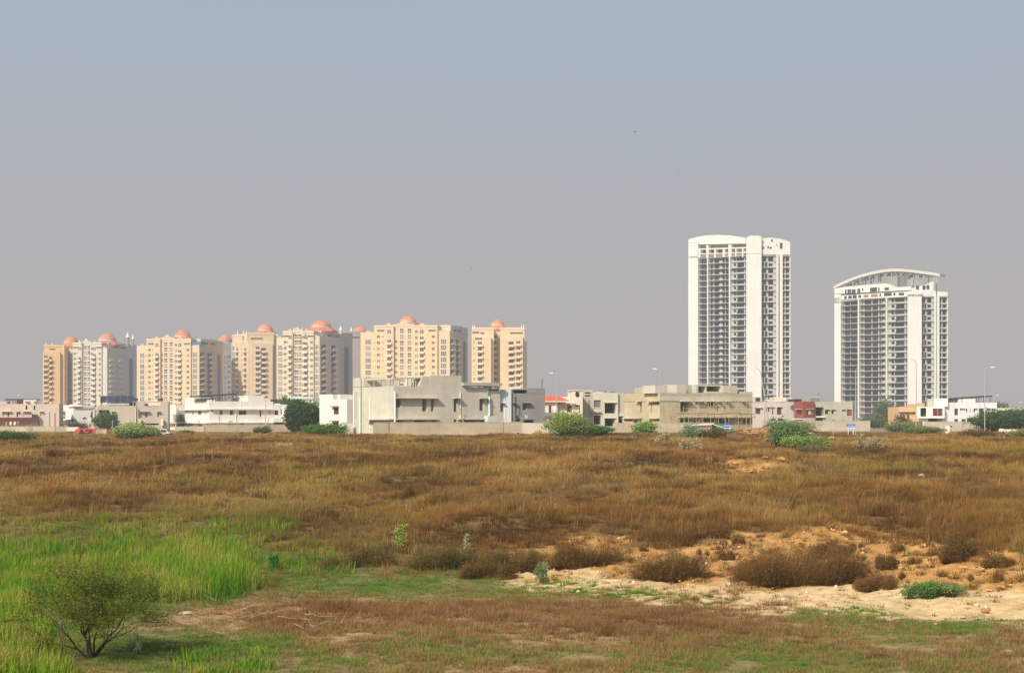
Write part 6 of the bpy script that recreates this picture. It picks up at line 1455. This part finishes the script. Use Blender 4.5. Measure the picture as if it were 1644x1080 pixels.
def palm(px, pyb, ytop, w, d, lab, nf=22, slim=False):
    k = d / F; b = (X(px, d), d, Z(pyb, d)); h = (pyb - ytop) * k; W = w * k / 2; root = thing('palm_tree', lab, 'palm', b)
    mb = MB(); tp = (b[0], d, b[2] + h * (.42 if not slim else .6)); mb.path([(b[0], d, b[2] - 1), (b[0] + .05, d, b[2] + h * .2), tp], [.2, .16, .12] if not slim else [.07, .06, .05], 8); mb.build('trunk', M_BARKG, root)
    Vs = []
    for q in range(nf):
        a = RNG.uniform(0, 2 * np.pi); el = RNG.uniform(-.1, 1.2); L_ = W * RNG.uniform(.8, 1.15); dv = np.array([np.cos(a) * np.cos(el), np.sin(a) * np.cos(el), np.sin(el)])
        for i in range(26):
            t = (i + 1) / 26; c = np.array(tp) + dv * L_ * t - np.array([0, 0, .55 * L_ * t * t]); sd = np.cross(dv, [0, 0, 1.]) ; sd = sd / (np.linalg.norm(sd) + 1e-6)
            for sg in (-1, 1):
                e = c + sd * sg * .34 * (1 - .6 * t) + dv * .18 - np.array([0, 0, .12]); Vs += [c - dv * .03, c + dv * .03, e]
    Vs = np.array(Vs); n = len(Vs) // 3; cc = np.repeat(lc(58, 72, 48) * RNG.uniform(.7, 1.4, (n, 1)), 3, 0)
    mesh_np('fronds', Vs, np.arange(3 * n).reshape(-1, 3), cc, M_LEAF, root, loc=b)
palm(116, 682, 666, 17, 436, 'small palm with drooping fronds before the white house at left')
palm(136, 683, 663, 7, 437, 'slender thin palm right of the drooping one, before the white house', 12, True)

def brush(label, pts, n, ln, lab_seed):
    c0 = gpt(*pts[0]); root = thing('brushwood_heap', label, 'dead branches', c0); rg = np.random.default_rng(lab_seed)
    for q in range(n):
        px, py = pts[rg.integers(len(pts))]; b = gpt(px + rg.normal(0, 14), py + rg.normal(0, 4)); a = rg.normal(0, .55); l = ln * rg.uniform(.5, 1.2); mb = MB(); p = Vector((b[0] - l / 2, b[1], b[2] + rg.uniform(.05, .25))); d = Vector((math.cos(a), rg.normal(0, .5), rg.normal(0, .16))); ps = [tuple(p)]
        for i in range(4):
            d = (d + Vector(rg.normal(0, .28, 3) * np.array([1, 1, .6]))).normalized(); p = p + d * l / 4; p.z = max(p.z, b[2] + .03); ps.append(tuple(p))
        r = rg.uniform(.009, .02); mb.path(ps, [r, r * .9, r * .75, r * .55, r * .3], 6)
        for i in (1, 2, 3, 3):
            e = Vector(ps[i]) + Vector((rg.normal(0, .22), rg.normal(0, .2), abs(rg.normal(0, .16)))); mb.path([ps[i], tuple(e)], [r * .5, r * .15], 5)
        mb.build('branch', M_DEAD, root)
brush('heap of bleached dead branches between the reeds and the brown flat', [(330, 993), (365, 990), (400, 1000), (425, 992)], 15, 1.3, 3)
brush('second scatter of dead twigs right of the bleached branch heap', [(490, 1000), (520, 1005), (550, 1003), (500, 1012)], 11, .8, 9)
brush('dry stick pile lying further down beside the first branch heap', [(350, 1022), (365, 1026), (340, 1018)], 5, .5, 12)

# stones
def stone(px, pyb, w, hh, lab, m, name='stone', cat='stone', seed=1, group=None):
    b = gpt(px, pyb); k = b[1] / F; rx, rz = w * k / 2, hh * k; rg = np.random.default_rng(seed)
    import bmesh
    bm = bmesh.new(); bmesh.ops.create_icosphere(bm, subdivisions=3, radius=1)
    dirs = rg.normal(0, 1, (9, 3)); dirs /= np.linalg.norm(dirs, axis=1)[:, None]; cut = rg.uniform(.45, .85, 9)
    for vv in bm.verts:
        c = np.array(vv.co)
        for q in range(9):
            s = c @ dirs[q]
            if s > cut[q]: c = c - dirs[q] * (s - cut[q]) * .9
        c = c * (1 + .08 * rg.normal()); vv.co = (c[0] * rx, c[1] * rx * .8, c[2] * rz * .42 + rz * .2)
    me = bpy.data.meshes.new(name); bm.to_mesh(me); bm.free(); me.materials.append(m)
    o = bpy.data.objects.new(name, me); COL.objects.link(o); o.location = b
    return tag(o, lab, cat, group)
for i, (px, py, w, hh, lab, m) in enumerate(((1583, 984, 20, 13, 'brown stone with a dry twig on the sand at right', M_ROCK), (1570, 991, 16, 7, 'flat pale stone left of the brown one on the sand', M_PROCK), (1545, 992, 13, 6, 'smallest pale stone on the green strip, left of the flat one', M_PROCK),
    (1427, 994, 46, 9, 'long flat pale slab at the lower edge of the sand', M_PROCK), (1463, 991, 16, 6, 'small pale slab right of the long flat one', M_PROCK), (1606, 943, 18, 9, 'yellow ochre stone on the bare slope at right', M_OROCK), (1618, 1048, 18, 8, 'pale stone in the herbs near the lower right corner', M_PROCK),
    (1083 + 397, 765, 10, 7, 'small white stone in the brown grass at right', M_PROCK), (1180, 745, 18, 7, 'ochre ledge stone left on the broken scarp in the grass', M_OROCK), (1196, 757, 34, 9, 'ochre ledge stone lowest on the broken scarp in the grass', M_OROCK), (1258, 739, 18, 8, 'ochre ledge stone right on the broken scarp in the grass', M_OROCK), (1228, 735, 14, 6, 'ochre ledge stone highest on the broken scarp', M_OROCK),
    (302, 985, 44, 10, 'flat grey slab beside the acacia and the reeds', M_PROCK), (1548, 913, 16, 7, 'small ochre stone on the upper bare slope', M_OROCK), (1575, 915, 14, 7, 'second small ochre stone right on the upper bare slope', M_OROCK), (1268, 935, 16, 8, 'orange stone at the top edge of the sand', M_OROCK), (1210, 697, 26, 6, 'broken pale rubble slab left of the leaning lamp', M_ROCK), (1302, 698, 12, 7, 'small pale rubble block on the crest right of the leaning lamp', M_PROCK), (1335, 705, 12, 8, 'grey rubble block on the crest below the green grey house', M_PROCK))):
    stone(px, py, w, hh, lab, m, seed=i + 3)
def heap(px, pyb, w, hh, d, n, m, lab):
    c = (X(px, d), d, Z(pyb, d)); k = d / F; root = None; mb = MB(); rg = np.random.default_rng(4)
    for q in range(n):
        u = rg.uniform(-1, 1); v = rg.uniform(-.7, .7); t = rg.uniform(0, 1) * max(0, 1 - u * u * .8 - v * v) ; s = rg.uniform(.10, .28)
        p = Vector((c[0] + u * w * k / 2, c[1] + v * w * k * .4, c[2] + t * hh * k)); pr = [(s * rg.uniform(.5, .8), -s * .5), (s, -s * .1), (s * rg.uniform(.6, 1), s * .3), (s * .3, s * .55)]
        mb.lathe(tuple(p), pr, int(rg.integers(5, 8)))
    o = mb.build('rubble_heap', m, None, loc=c); return tag(o, lab, 'rubble')
heap(866, 699, 26, 9, 262, 70, M_OROCK, 'heap of yellow stone rubble before the dark grey house wall')
heap(1203, 693, 16, 5, 240, 24, M_ROCK, 'small heap of broken rubble on the mound left of the leaning lamp')
# ---------------------------------------------------------------- lamps
def lamp(label, px, pyb, ytop, d, arm, r=.075, lean=0.0, curved=False, head=True, group='street lamps'):
    """pole from the base row up to ytop; arm = photo pixels to the side; lean = base shift in pixels"""
    k = d / F; zb = min(Z(pyb, d), 0.0) - .6
    b = (X(px + lean, d), d, zb); zt = Z(ytop, d)
    root = thing('street_lamp', label, 'street lamp', (b[0], d, 0), group)
    mb = MB(); xt = X(px, d)
    if curved:
        ax = arm * k; pts = [b, (xt, d, zt - abs(ax) * .9)] + [(xt + ax * (1 - math.cos(R(a))), d, zt - abs(ax) * .9 + abs(ax) * .9 * math.sin(R(a))) for a in (20, 40, 60, 80)]
        mb.path(pts, [r, r * .7] + [r * .5] * 4, 8); e = pts[-1]
    else:
        mb.path([b, (xt, d, zt)], [r, r * .6], 8); e = (xt + arm * k, d, zt + abs(arm) * k * .25)
    mb.build('pole', M_STEEL, root)
    if not curved and arm:
        q = MB(); q.path([(xt, d, zt - .1), ((xt + e[0]) / 2, d, zt + (e[2] - zt) * .7), e], r * .45, 6); q.build('arm', M_STEEL, root)
    if head:
        q = MB(); s = math.copysign(1, arm or 1); L_ = .6
        q.hexa([(e[0], d - .16, e[2] - .06), (e[0], d + .16, e[2] - .06), (e[0], d + .16, e[2] + .08), (e[0], d - .16, e[2] + .08)],
               [(e[0] + s * L_, d - .12, e[2] - .02), (e[0] + s * L_, d + .12, e[2] - .02), (e[0] + s * L_, d + .12, e[2] + .1), (e[0] + s * L_, d - .12, e[2] + .1)])
        q.build('lamp_head', M_PIPE, root)
    return root
lamp('street lamp rising in front of the orange hip roof', 893.5, 684, 600, 320, -5.5)
lamp('street lamp before the corner of the scaffolded house', 1059.5, 697, 593.5, 300, -5.5)
lamp('leaning street lamp with hooked top before the taller white tower', 1221.5, 699, 591, 240, -9, lean=18, curved=True, head=False)
lamp('street lamp beside the right blue sign with hooked top', 1374, 697, 590, 270, 5, curved=True, head=False)
lamp('street lamp with curved arm before the shorter white tower pilaster', 1471, 693, 576, 290, -9, curved=True, head=False)
lamp('street lamp with white head standing before the white modern house', 1581, 692, 592, 280, 9)
lamp('slim pale pole lamp before the right end of the long white house', 426.5, 700, 640, 330, 0, .09, head=False)
lamp('far small lamp whose white head shows above the pinkish house', 26, 684, 635, 520, 2, .07)
lamp('far small lamp right of the dark roof canopy of the white modern house', 1596.5, 684, 635, 520, 3, .06)
lamp('far small lamp above the yellow green roof edge', 1634, 684, 646, 560, 2.5, .06)
lamp('short pale post in front of the solar array house', 155.8, 690, 656, 395, 0, .08, head=False, group='short pale posts')
lamp('short pale post in front of the garden tree', 181, 690, 674, 372, 0, .08, head=False, group='short pale posts')
lamp('thin wooden post on the crest below the green grey house', 1338, 700, 685, 240, 0, .06, head=False, group='short pale posts')

# ---------------------------------------------------------------- blue direction signs
def sign(label, px, pyc, w, hh, d, pyb):
    c = P(px, pyc, d); k = d / F; W, H_ = w * k / 2, hh * k / 2
    root = thing('road_sign', label, 'road sign', (c[0], d, 0), 'blue road signs')
    mb = MB(); mb.box(c[0] - W, c[0] + W, d - .04, d, c[2] - H_, c[2] + H_); mb.build('sign_board', M_BLUE, root)
    q = MB(); q.box(c[0] - W, c[0] + W, d - .05, d - .041, c[2] - H_, c[2] - H_ * .5); q.build('white_band', M_WSIGN, root)
    q = MB(); rg = np.random.default_rng(int(px))
    for i, (a, b) in enumerate(((-.8, -.45), (-.38, -.1), (-.02, .3), (.38, .55), (.62, .85))):   # unreadable white lettering and an arrow
        z0 = c[2] + H_ * (.05 + .12 * (i % 2)); q.box(c[0] + W * a, c[0] + W * b, d - .055, d - .042, z0, z0 + H_ * .34)
    q.hexa([(c[0] + W * .5, d - .055, c[2] - H_ * .25), (c[0] + W * .9, d - .055, c[2] - H_ * .25), (c[0] + W * .7, d - .055, c[2] + H_ * .02)], [(c[0] + W * .5, d - .042, c[2] - H_ * .25), (c[0] + W * .9, d - .042, c[2] - H_ * .25), (c[0] + W * .7, d - .042, c[2] + H_ * .02)])
    q.build('lettering', M_WSIGN, root)
    for s in (-.6, .6):
        q = MB(); q.tube((c[0] + s * W, d + .06, -.6), (c[0] + s * W, d + .06, c[2] + H_ * .9), .05); q.build('post', M_WSIGN, root)
sign('blue and white road sign before the green tarpaulin shed', 1167.5, 684, 13.5, 7.5, 262, 694)
sign('blue and white road sign right of the green grey house, by a lamp', 1366, 684, 13.5, 6.5, 268, 694)

# ---------------------------------------------------------------- sheds, kiosk
d = 275; root = thing('storage_shed', 'low pale shed with a thin overhanging roof, left of the green tarpaulin', 'shed', P(1120, 697, d))
f = Fac(1101, d, 6); mb = MB(); f.pbox(mb, 1101, 1143, 683.2, 697, 0, 2.5); mb.build('wall', M_CREAM, root)
q = MB(); a, b = f.s(1099), f.s(1145); zz = f.z(1120, 683); q.hexa([f.pt(a, -.4, zz - .1), f.pt(b, -.4, zz + .2), f.pt(b, 2.8, zz + .2), f.pt(a, 2.8, zz - .1)], [f.pt(a, -.4, zz), f.pt(b, -.4, zz + .32), f.pt(b, 2.8, zz + .32), f.pt(a, 2.8, zz)]); q.build('roof', M_WHITE, root)
root = thing('tarpaulin_shelter', 'dark green tarpaulin shelter behind the left blue road sign', 'shelter', P(1165, 697, d))
f = Fac(1144, d, 4)
mb = MB(); a, b, c = f.s(1144), f.s(1150), f.s(1186); zt = f.z(1165, 681); zb = f.z(1165, 697)
mb.hexa([f.pt(a, -.2, zb), f.pt(c, -.2, zb), f.pt(c, 2.6, zb), f.pt(a, 2.6, zb)], [f.pt(b - .3, .3, zt), f.pt(c - 1.2, .3, zt - .15), f.pt(c - 1.2, 2, zt - .15), f.pt(b - .3, 2, zt)]); mb.build('tarpaulin', M_GTARP, root)
q = MB(); q.hexa([f.pt(a, -.3, zb), f.pt(f.s(1149.5), -.3, zb), f.pt(f.s(1149.5), -.22, zb), f.pt(a, -.22, zb)], [f.pt(a + .1, -.1, zt - .2), f.pt(f.s(1149.5), -.1, zt - .25), f.pt(f.s(1149.5), -.02, zt - .25), f.pt(a + .1, -.02, zt - .2)]); q.build('entrance', M_DARK, root)
q = MB(); q.tube(f.pt(f.s(1145), -.35, zt - .05), f.pt(f.s(1161), -.35, zt - .45), .06); q.build('ridge_pole', M_WSIGN, root)
d = 330; root = thing('kiosk', 'small kiosk, white above and green below, left of the red truck', 'kiosk', P(114, 697, d))
f = Fac(107, d, 4); mb = MB(); f.pbox(mb, 107, 121.5, 692.2, 701, 0, 1.4); mb.build('lower_wall', M_GTARP, root)
q = MB(); f.pbox(q, 106.8, 126, 685.2, 692, -.05, 1.5); q.build('upper_wall', M_CREAM, root)
q = MB()
for k_ in range(5): f.pbox(q, 107.5 + k_ * 2.8, 108 + k_ * 2.8, 692.4, 700, -.06, -.003)
q.build('rib', M_DGTARP, root)
root = thing('white_guard_box', 'white box standing before the wall of the white modern house', 'guard box', P(1521, 696, 300))
f = Fac(1517.5, 300, -14); mb = MB(); f.pbox(mb, 1517.6, 1524.6, 683.4, 699, 0, .9); mb.build('cabinet', M_WHITE, root)
q = MB(); f.pbox(q, 1517, 1525.2, 682.8, 683.35, -.08, 1); q.build('roof', M_WHITE, root); q = MB(); f.pbox(q, 1525.3, 1529, 683.4, 685.6, .1, .6); q.build('side_box', M_DMET, root)
root = thing('metal_gate', 'rust red metal gate panel below the orange tan house', 'gate', P(1470, 690, 405))
f = Fac(1458, 405, 2); mb = MB(); f.pbox(mb, 1458, 1480.5, 676.4, 690, 0, .1); mb.build('gate_panel', M_REDB, root)
q = MB()
for px in (1458.5, 1465, 1472, 1479): f.pbox(q, px, px + 1, 676.2, 690, -.06, -.002)
q.build('gate_frame', M_DRED, root)
for px in (1456.8, 1481.2):
    q = MB(); f.pbox(q, px, px + 1.1, 675.6, 690, -.1, .2); q.build('gate_post', M_GREIGE, root)
root = thing('concrete_manhole', 'grey concrete inspection box at the end of the block wall, right of the cement house', 'concrete box', P(828, 699, 276))
f = Fac(824, 276, 8); mb = MB(); f.pbox(mb, 824, 833.5, 693.2, 701, -.6, .3); mb.build('box_body', M_CEM, root); q = MB(); f.pbox(q, 829, 832.8, 694, 696, -.63, -.605); q.build('opening', M_DARK, root)
mb = MB(); f = Fac(44, 372, 0)
for a, b in ((43, 44.6), (45, 46.8)): mb.tube((X(b + .4, 372), 371.2, -.5), (X(a, 372), 372, Z(683, 372)), .09)
tag(mb.build('timber_planks', M_WOOD, None, loc=P(45, 697, 372)), 'two pale timber planks leaning on the left grey wall', 'planks')
mb = MB(); mb.hexa([(X(48, 371), 371, -.5), (X(53.6, 371), 371, -.5), (X(53.6, 371), 371.1, -.5), (X(48, 371), 371.1, -.5)], [(X(46.6, 372), 372, Z(685, 372)), (X(52, 372), 372, Z(685, 372)), (X(52, 372), 372.1, Z(685, 372)), (X(46.6, 372), 372.1, Z(685, 372))])
tag(mb.build('metal_sheet', M_DGREY, None, loc=P(50, 697, 371)), 'dark grey sheet leaning beside the two timber planks', 'sheet')

# ---------------------------------------------------------------- vehicles
def wheel(root, x, y, z, r):
    mb = MB(); mb.tube((x, y - .1, z), (x, y + .1, z), r, r, 18); w = mb.build('wheel', M_TYRE, root)
    q = MB(); q.tube((x, y - .125, z), (x, y - .101, z), r * .55, r * .55, 14); q.build('rim', M_STEEL, w)
def truck():
    d = 300; k = d / F; x0, x1 = X(121.5, d), X(173, d); zb = Z(701.5, d); zt = Z(687.6, d); H_ = zt - zb
    root = thing('red_truck', 'old red truck with pale cargo box parked before the houses at left', 'truck', ((x0 + x1) / 2, d, zb))
    xm = x0 + (x1 - x0) * .66; mb = MB()
    prof = [(x0, .12), (x0 - .0, .72), (x0 + .25, .92), (x0 + .6, 1.0), (xm, 1.02), (xm, .42), (xm - .35, .42), (xm - .5, .66), (xm - .95, .72), (xm - 1.3, .52), (x0 + 1.7, .52), (x0 + 1.4, .68), (x0 + .95, .68), (x0 + .62, .45), (x0 + .55, .12)]
    i = len(prof); A = [(px, d - .85, zb + z * H_) for px, z in prof]; B = [(px, d + .85, zb + z * H_) for px, z in prof]
    mb.poly(A); mb.poly(B[::-1])
    for q in range(i): mb.poly([A[q], B[q], B[(q + 1) % i], A[(q + 1) % i]])
    mb.build('body', M_RED, root)
    q = MB(); q.box(x0 + .62, xm - .02, d - .8, d + .8, zb + .3 * H_, zb + .66 * H_); q.build('chassis', M_DMET, root)
    for a, b in ((.9, 1.35), (1.75, 2.25), (xm - x0 - 1.0, xm - x0 - .55)):
        q = MB(); q.box(x0 + a, x0 + b, d - .88, d - .851, zb + .70 * H_, zb + .86 * H_); q.build('window', M_GLASS, root)
    q = MB(); q.box(xm + .02, x1, d - .8, d + .8, zb + .2 * H_, zb + .93 * H_); c = q.build('cargo_box', M_GREIGE, root)
    q = MB(); q.box(xm + .1, xm + .9, d - .83, d - .801, zb + .2 * H_, zb + .9 * H_); q.build('cargo_panel', mat('grey_green_panel', (150, 156, 146), var=.1), c)
    q = MB(); q.box(xm, x1 + .05, d - .86, d + .86, zb + .931 * H_, zb + 1.02 * H_); q.build('roof_rail', M_RED, c)
    for xx in (x0 + 1.15, xm - .8, x1 - .6): wheel(root, xx, d - .78, zb + .18, .42)
truck()
def car():
    d = 290; k = d / F; x0, x1 = X(256.6, d), X(274, d); L_ = x1 - x0; zb = Z(700.5, d) - .02; H_ = Z(688.2, d) - zb
    root = thing('parked_car', 'white car with dark windows parked by the corner of the long block wall', 'car', ((x0 + x1) / 2, d, zb))
    W = .8
    prof = [(0, .2), (.0, .55), (.06, .86), (.14, .98), (.48, 1.0), (.66, .92), (.84, .6), (.98, .48), (1, .2)]
    A = [(x0 + a * L_, d - W, zb + z * H_) for a, z in prof]; B = [(x0 + a * L_, d + W, zb + z * H_) for a, z in prof]; mb = MB(); mb.poly(A); mb.poly(B[::-1])
    for q in range(len(prof)): mb.poly([A[q], B[q], B[(q + 1) % len(prof)], A[(q + 1) % len(prof)]])
    mb.build('body', M_CARW, root)
    for pp in (((.13, .6), (.17, .9), (.40, .92), (.40, .58)), ((.44, .58), (.44, .92), (.62, .86), (.76, .58))):
        q = MB(); q.hexa([(x0 + a * L_, d - W - .02, zb + z * H_) for a, z in pp], [(x0 + a * L_, d - W - .003, zb + z * H_) for a, z in pp]); q.build('window', M_GLASS, root)
    q = MB(); q.hexa([(x0 + .68 * L_, d - W + .1, zb + .925 * H_), (x0 + .68 * L_, d + W - .1, zb + .925 * H_), (x0 + .83 * L_, d + W - .1, zb + .645 * H_), (x0 + .83 * L_, d - W + .1, zb + .645 * H_)], [(x0 + .685 * L_, d - W + .1, zb + .945 * H_), (x0 + .685 * L_, d + W - .1, zb + .945 * H_), (x0 + .835 * L_, d + W - .1, zb + .665 * H_), (x0 + .835 * L_, d - W + .1, zb + .665 * H_)]); q.build('windscreen', M_GLASS, root)
    q = MB(); q.box(x0 + .5 * L_, x1 + .04, d - W - .03, d + W + .03, zb + .12 * H_, zb + .42 * H_); q.build('bumper', M_DMET, root)
    for a in (.2, .8): wheel(root, x0 + a * L_, d - W + .05, zb + .2, .3)
car()

# ---------------------------------------------------------------- person standing waist deep in the grass
def person():
    d = 212; x = X(388.5, d); b = (x, d, float(terrain([x], [d])[0])); top = Z(693.4, d)
    zf = top - 1.62
    root = thing('person', 'person in dark olive clothes standing waist deep in the dry grass', 'person', (x, d, zf))
    vs = [(0, 0, .92), (0, 0, 1.12), (0, 0, 1.32), (0, 0, 1.42), (0, -.02, 1.50), (.09, 0, .86), (.10, -.02, .48), (.10, 0, .06), (-.09, 0, .86), (-.12, .06, .48), (-.11, .1, .06), (.18, 0, 1.34), (.25, 0, 1.08), (.2, -.14, .86), (-.18, 0, 1.34), (-.24, -.02, 1.08), (-.22, -.1, .84), (.1, -.12, .03), (-.11, -.02, .03)]
    es = [(0, 1), (1, 2), (2, 3), (3, 4), (0, 5), (5, 6), (6, 7), (0, 8), (8, 9), (9, 10), (2, 11), (11, 12), (12, 13), (2, 14), (14, 15), (15, 16), (7, 17), (10, 18)]
    rs = [.15, .14, .17, .06, .055, .095, .07, .045, .095, .07, .045, .07, .05, .035, .07, .05, .035, .035, .035]
    me = bpy.data.meshes.new('body'); me.from_pydata(vs, es, []); o = bpy.data.objects.new('body', me); COL.objects.link(o); o.parent = root
    o.modifiers.new('skin', 'SKIN'); sk = me.skin_vertices[0].data
    for i, r in enumerate(rs): sk[i].radius = (r, r * .8)
    sk[0].use_root = True; s = o.modifiers.new('sub', 'SUBSURF'); s.levels = 2; s.render_levels = 2
    me.materials.append(mat('olive_clothes', (74, 78, 56), var=.15, scale=8))
    mb = MB(); z = zf
    mb.lathe((x, d - .02, z + 1.48), [(.03, 0), (.065, .02), (.078, .07), (.072, .11)], 14); mb.build('head', mat('brown_skin', (120, 84, 62), var=.05), root, smooth=True)
    mb = MB(); mb.lathe((x, d - .012, z + 1.565), [(.086, -.03), (.09, .02), (.075, .07), (.03, .1)], 14); mb.build('hair', mat('dark_hair', (0.02, .018, .016), var=.1), root, smooth=True)
    for sx, sy, sz in ((.2, -.14, .80), (-.22, -.1, .78)):
        q = MB(); q.lathe((x + sx, d + sy, z + sz), [(.012, -.1), (.03, -.06), (.036, 0), (.03, .04)], 10); q.build('hand', MATS['brown_skin'], root, smooth=True)
person()

# ---------------------------------------------------------------- birds in flight
def bird(px, py, d, s, a, lab):
    c = P(px, py, d); mb = MB(); q = lambda x, y, z: (c[0] + s * (x * math.cos(a) - y * math.sin(a)), c[1] + s * (x * math.sin(a) + y * math.cos(a)), c[2] + s * z)
    st = [(-.5, .02), (-.35, .07), (0, .11), (.3, .08), (.42, .06), (.52, .01)]
    rings = [[q(t, r * math.cos(2 * math.pi * k / 8), r * math.sin(2 * math.pi * k / 8)) for k in range(8)] for t, r in st]
    for i in range(len(rings) - 1): mb.hexa(rings[i], rings[i + 1])
    for sgn in (-1, 1):
        mb.hexa([q(.2, sgn * .06, .03), q(-.15, sgn * .06, .03), q(-.15, sgn * .06, .06), q(.2, sgn * .06, .06)], [q(.16, sgn * .5, .2), q(-.12, sgn * .5, .2), q(-.12, sgn * .5, .22), q(.16, sgn * .5, .22)])
        mb.hexa([q(.16, sgn * .5, .2), q(-.12, sgn * .5, .2), q(-.12, sgn * .5, .22), q(.16, sgn * .5, .22)], [q(-.1, sgn * .95, .14), q(-.2, sgn * .95, .14), q(-.2, sgn * .95, .15), q(-.1, sgn * .95, .15)])
    mb.hexa([q(-.48, -.03, 0), q(-.48, .03, 0), q(-.48, .03, .02), q(-.48, -.03, .02)], [q(-.72, -.1, 0), q(-.72, .1, 0), q(-.72, .1, .02), q(-.72, -.1, .02)])
    return tag(mb.build('flying_bird', M_BIRD, None, loc=c), lab, 'bird', 'birds in the sky')
for i, (px, py, d, s, lab) in enumerate(((1020, 212, 260, .3, 'most distinct dark bird high in the sky left of the tall tower'), (1090, 277, 300, .24, 'bird in the sky just above and left of the tall tower'), (420, 290, 300, .22, 'lone bird in the left part of the sky'), (523, 404, 320, .22, 'bird low above the cream domed tower'), (757, 432, 320, .24, 'bird low above the right end of the domed towers'), (693, 102, 300, .18, 'tiny bird near the top of the sky, centre'), (1101, 62, 300, .2, 'highest bird, at the top of the sky above the tall tower'), (1322, 604, 330, .24, 'bird between the two white towers'))):
    bird(px, py, d, s, .7 * i + .4, lab)

# ---------------------------------------------------------------- scaffolding in front of the concrete house
f = Fac(1060, 346.5, 29); root = thing('scaffolding', 'bamboo pole scaffolding with plank decks along the raw concrete house', 'scaffolding', (f.x0, f.y0, 0))
rg = random.Random(8); M_BAM = mat('bamboo', (196, 176, 136), var=.2, scale=3)
for px in (1069, 1076, 1091, 1099, 1112, 1121, 1135, 1147, 1157, 1164, 1179, 1190, 1199, 1206):
    for o in (-.2, -1.3):
        mb = MB(); t = f.s(px + rg.uniform(-1, 1)); mb.tube(f.pt(t, o, -.6), f.pt(t + rg.uniform(-.3, .3), o, f.z(px, rg.choice([638, 646, 652, 660, 664]))), .045); mb.build('pole', M_BAM, root)
for (p0, p1, y) in ((1068, 1098, 667.5), (1085, 1130, 664), (1110, 1160, 665.5), (1140, 1185, 663.5), (1165, 1207, 664.5), (1120, 1150, 652), (1145, 1165, 651), (1095, 1110, 655), (1100, 1207, 669.5)):
    mb = MB(); z0 = f.z(p0, y); a, b = f.s(p0), f.s(p1); s = rg.uniform(-.15, .15); mb.tube(f.pt(a, -1.35, z0), f.pt(b, -1.35, z0 + s), .04); mb.tube(f.pt(a, -.15, z0), f.pt(b, -.15, z0 + s), .04); mb.build('ledger', M_BAM, root)
for (p0, p1, y) in ((1070, 1084, 668), (1086, 1106, 664.2), (1112, 1132, 664), (1136, 1158, 665), (1160, 1182, 663.2), (1184, 1204, 664.8)):
    mb = MB(); f.box(mb, f.s(p0), f.s(p1), -1.4, -.1, f.z(p0, y) + .04, f.z(p0, y) + .12); mb.build('plank_deck', M_DMET if p0 > 1080 else M_WOOD, root)
for (p0, y0, p1, y1) in ((1082, 652, 1094, 667), (1099, 664, 1113, 678), (1128, 664, 1112, 679), (1160, 636, 1166, 662), (1172, 638, 1180, 664), (1180, 640, 1172, 664), (1148, 664, 1160, 679)):
    mb = MB(); mb.tube(f.pt(f.s(p0), -1.45, f.z(p0, y0)), f.pt(f.s(p1), -1.45, f.z(p1, y1)), .04); mb.build('brace', M_BAM, root)
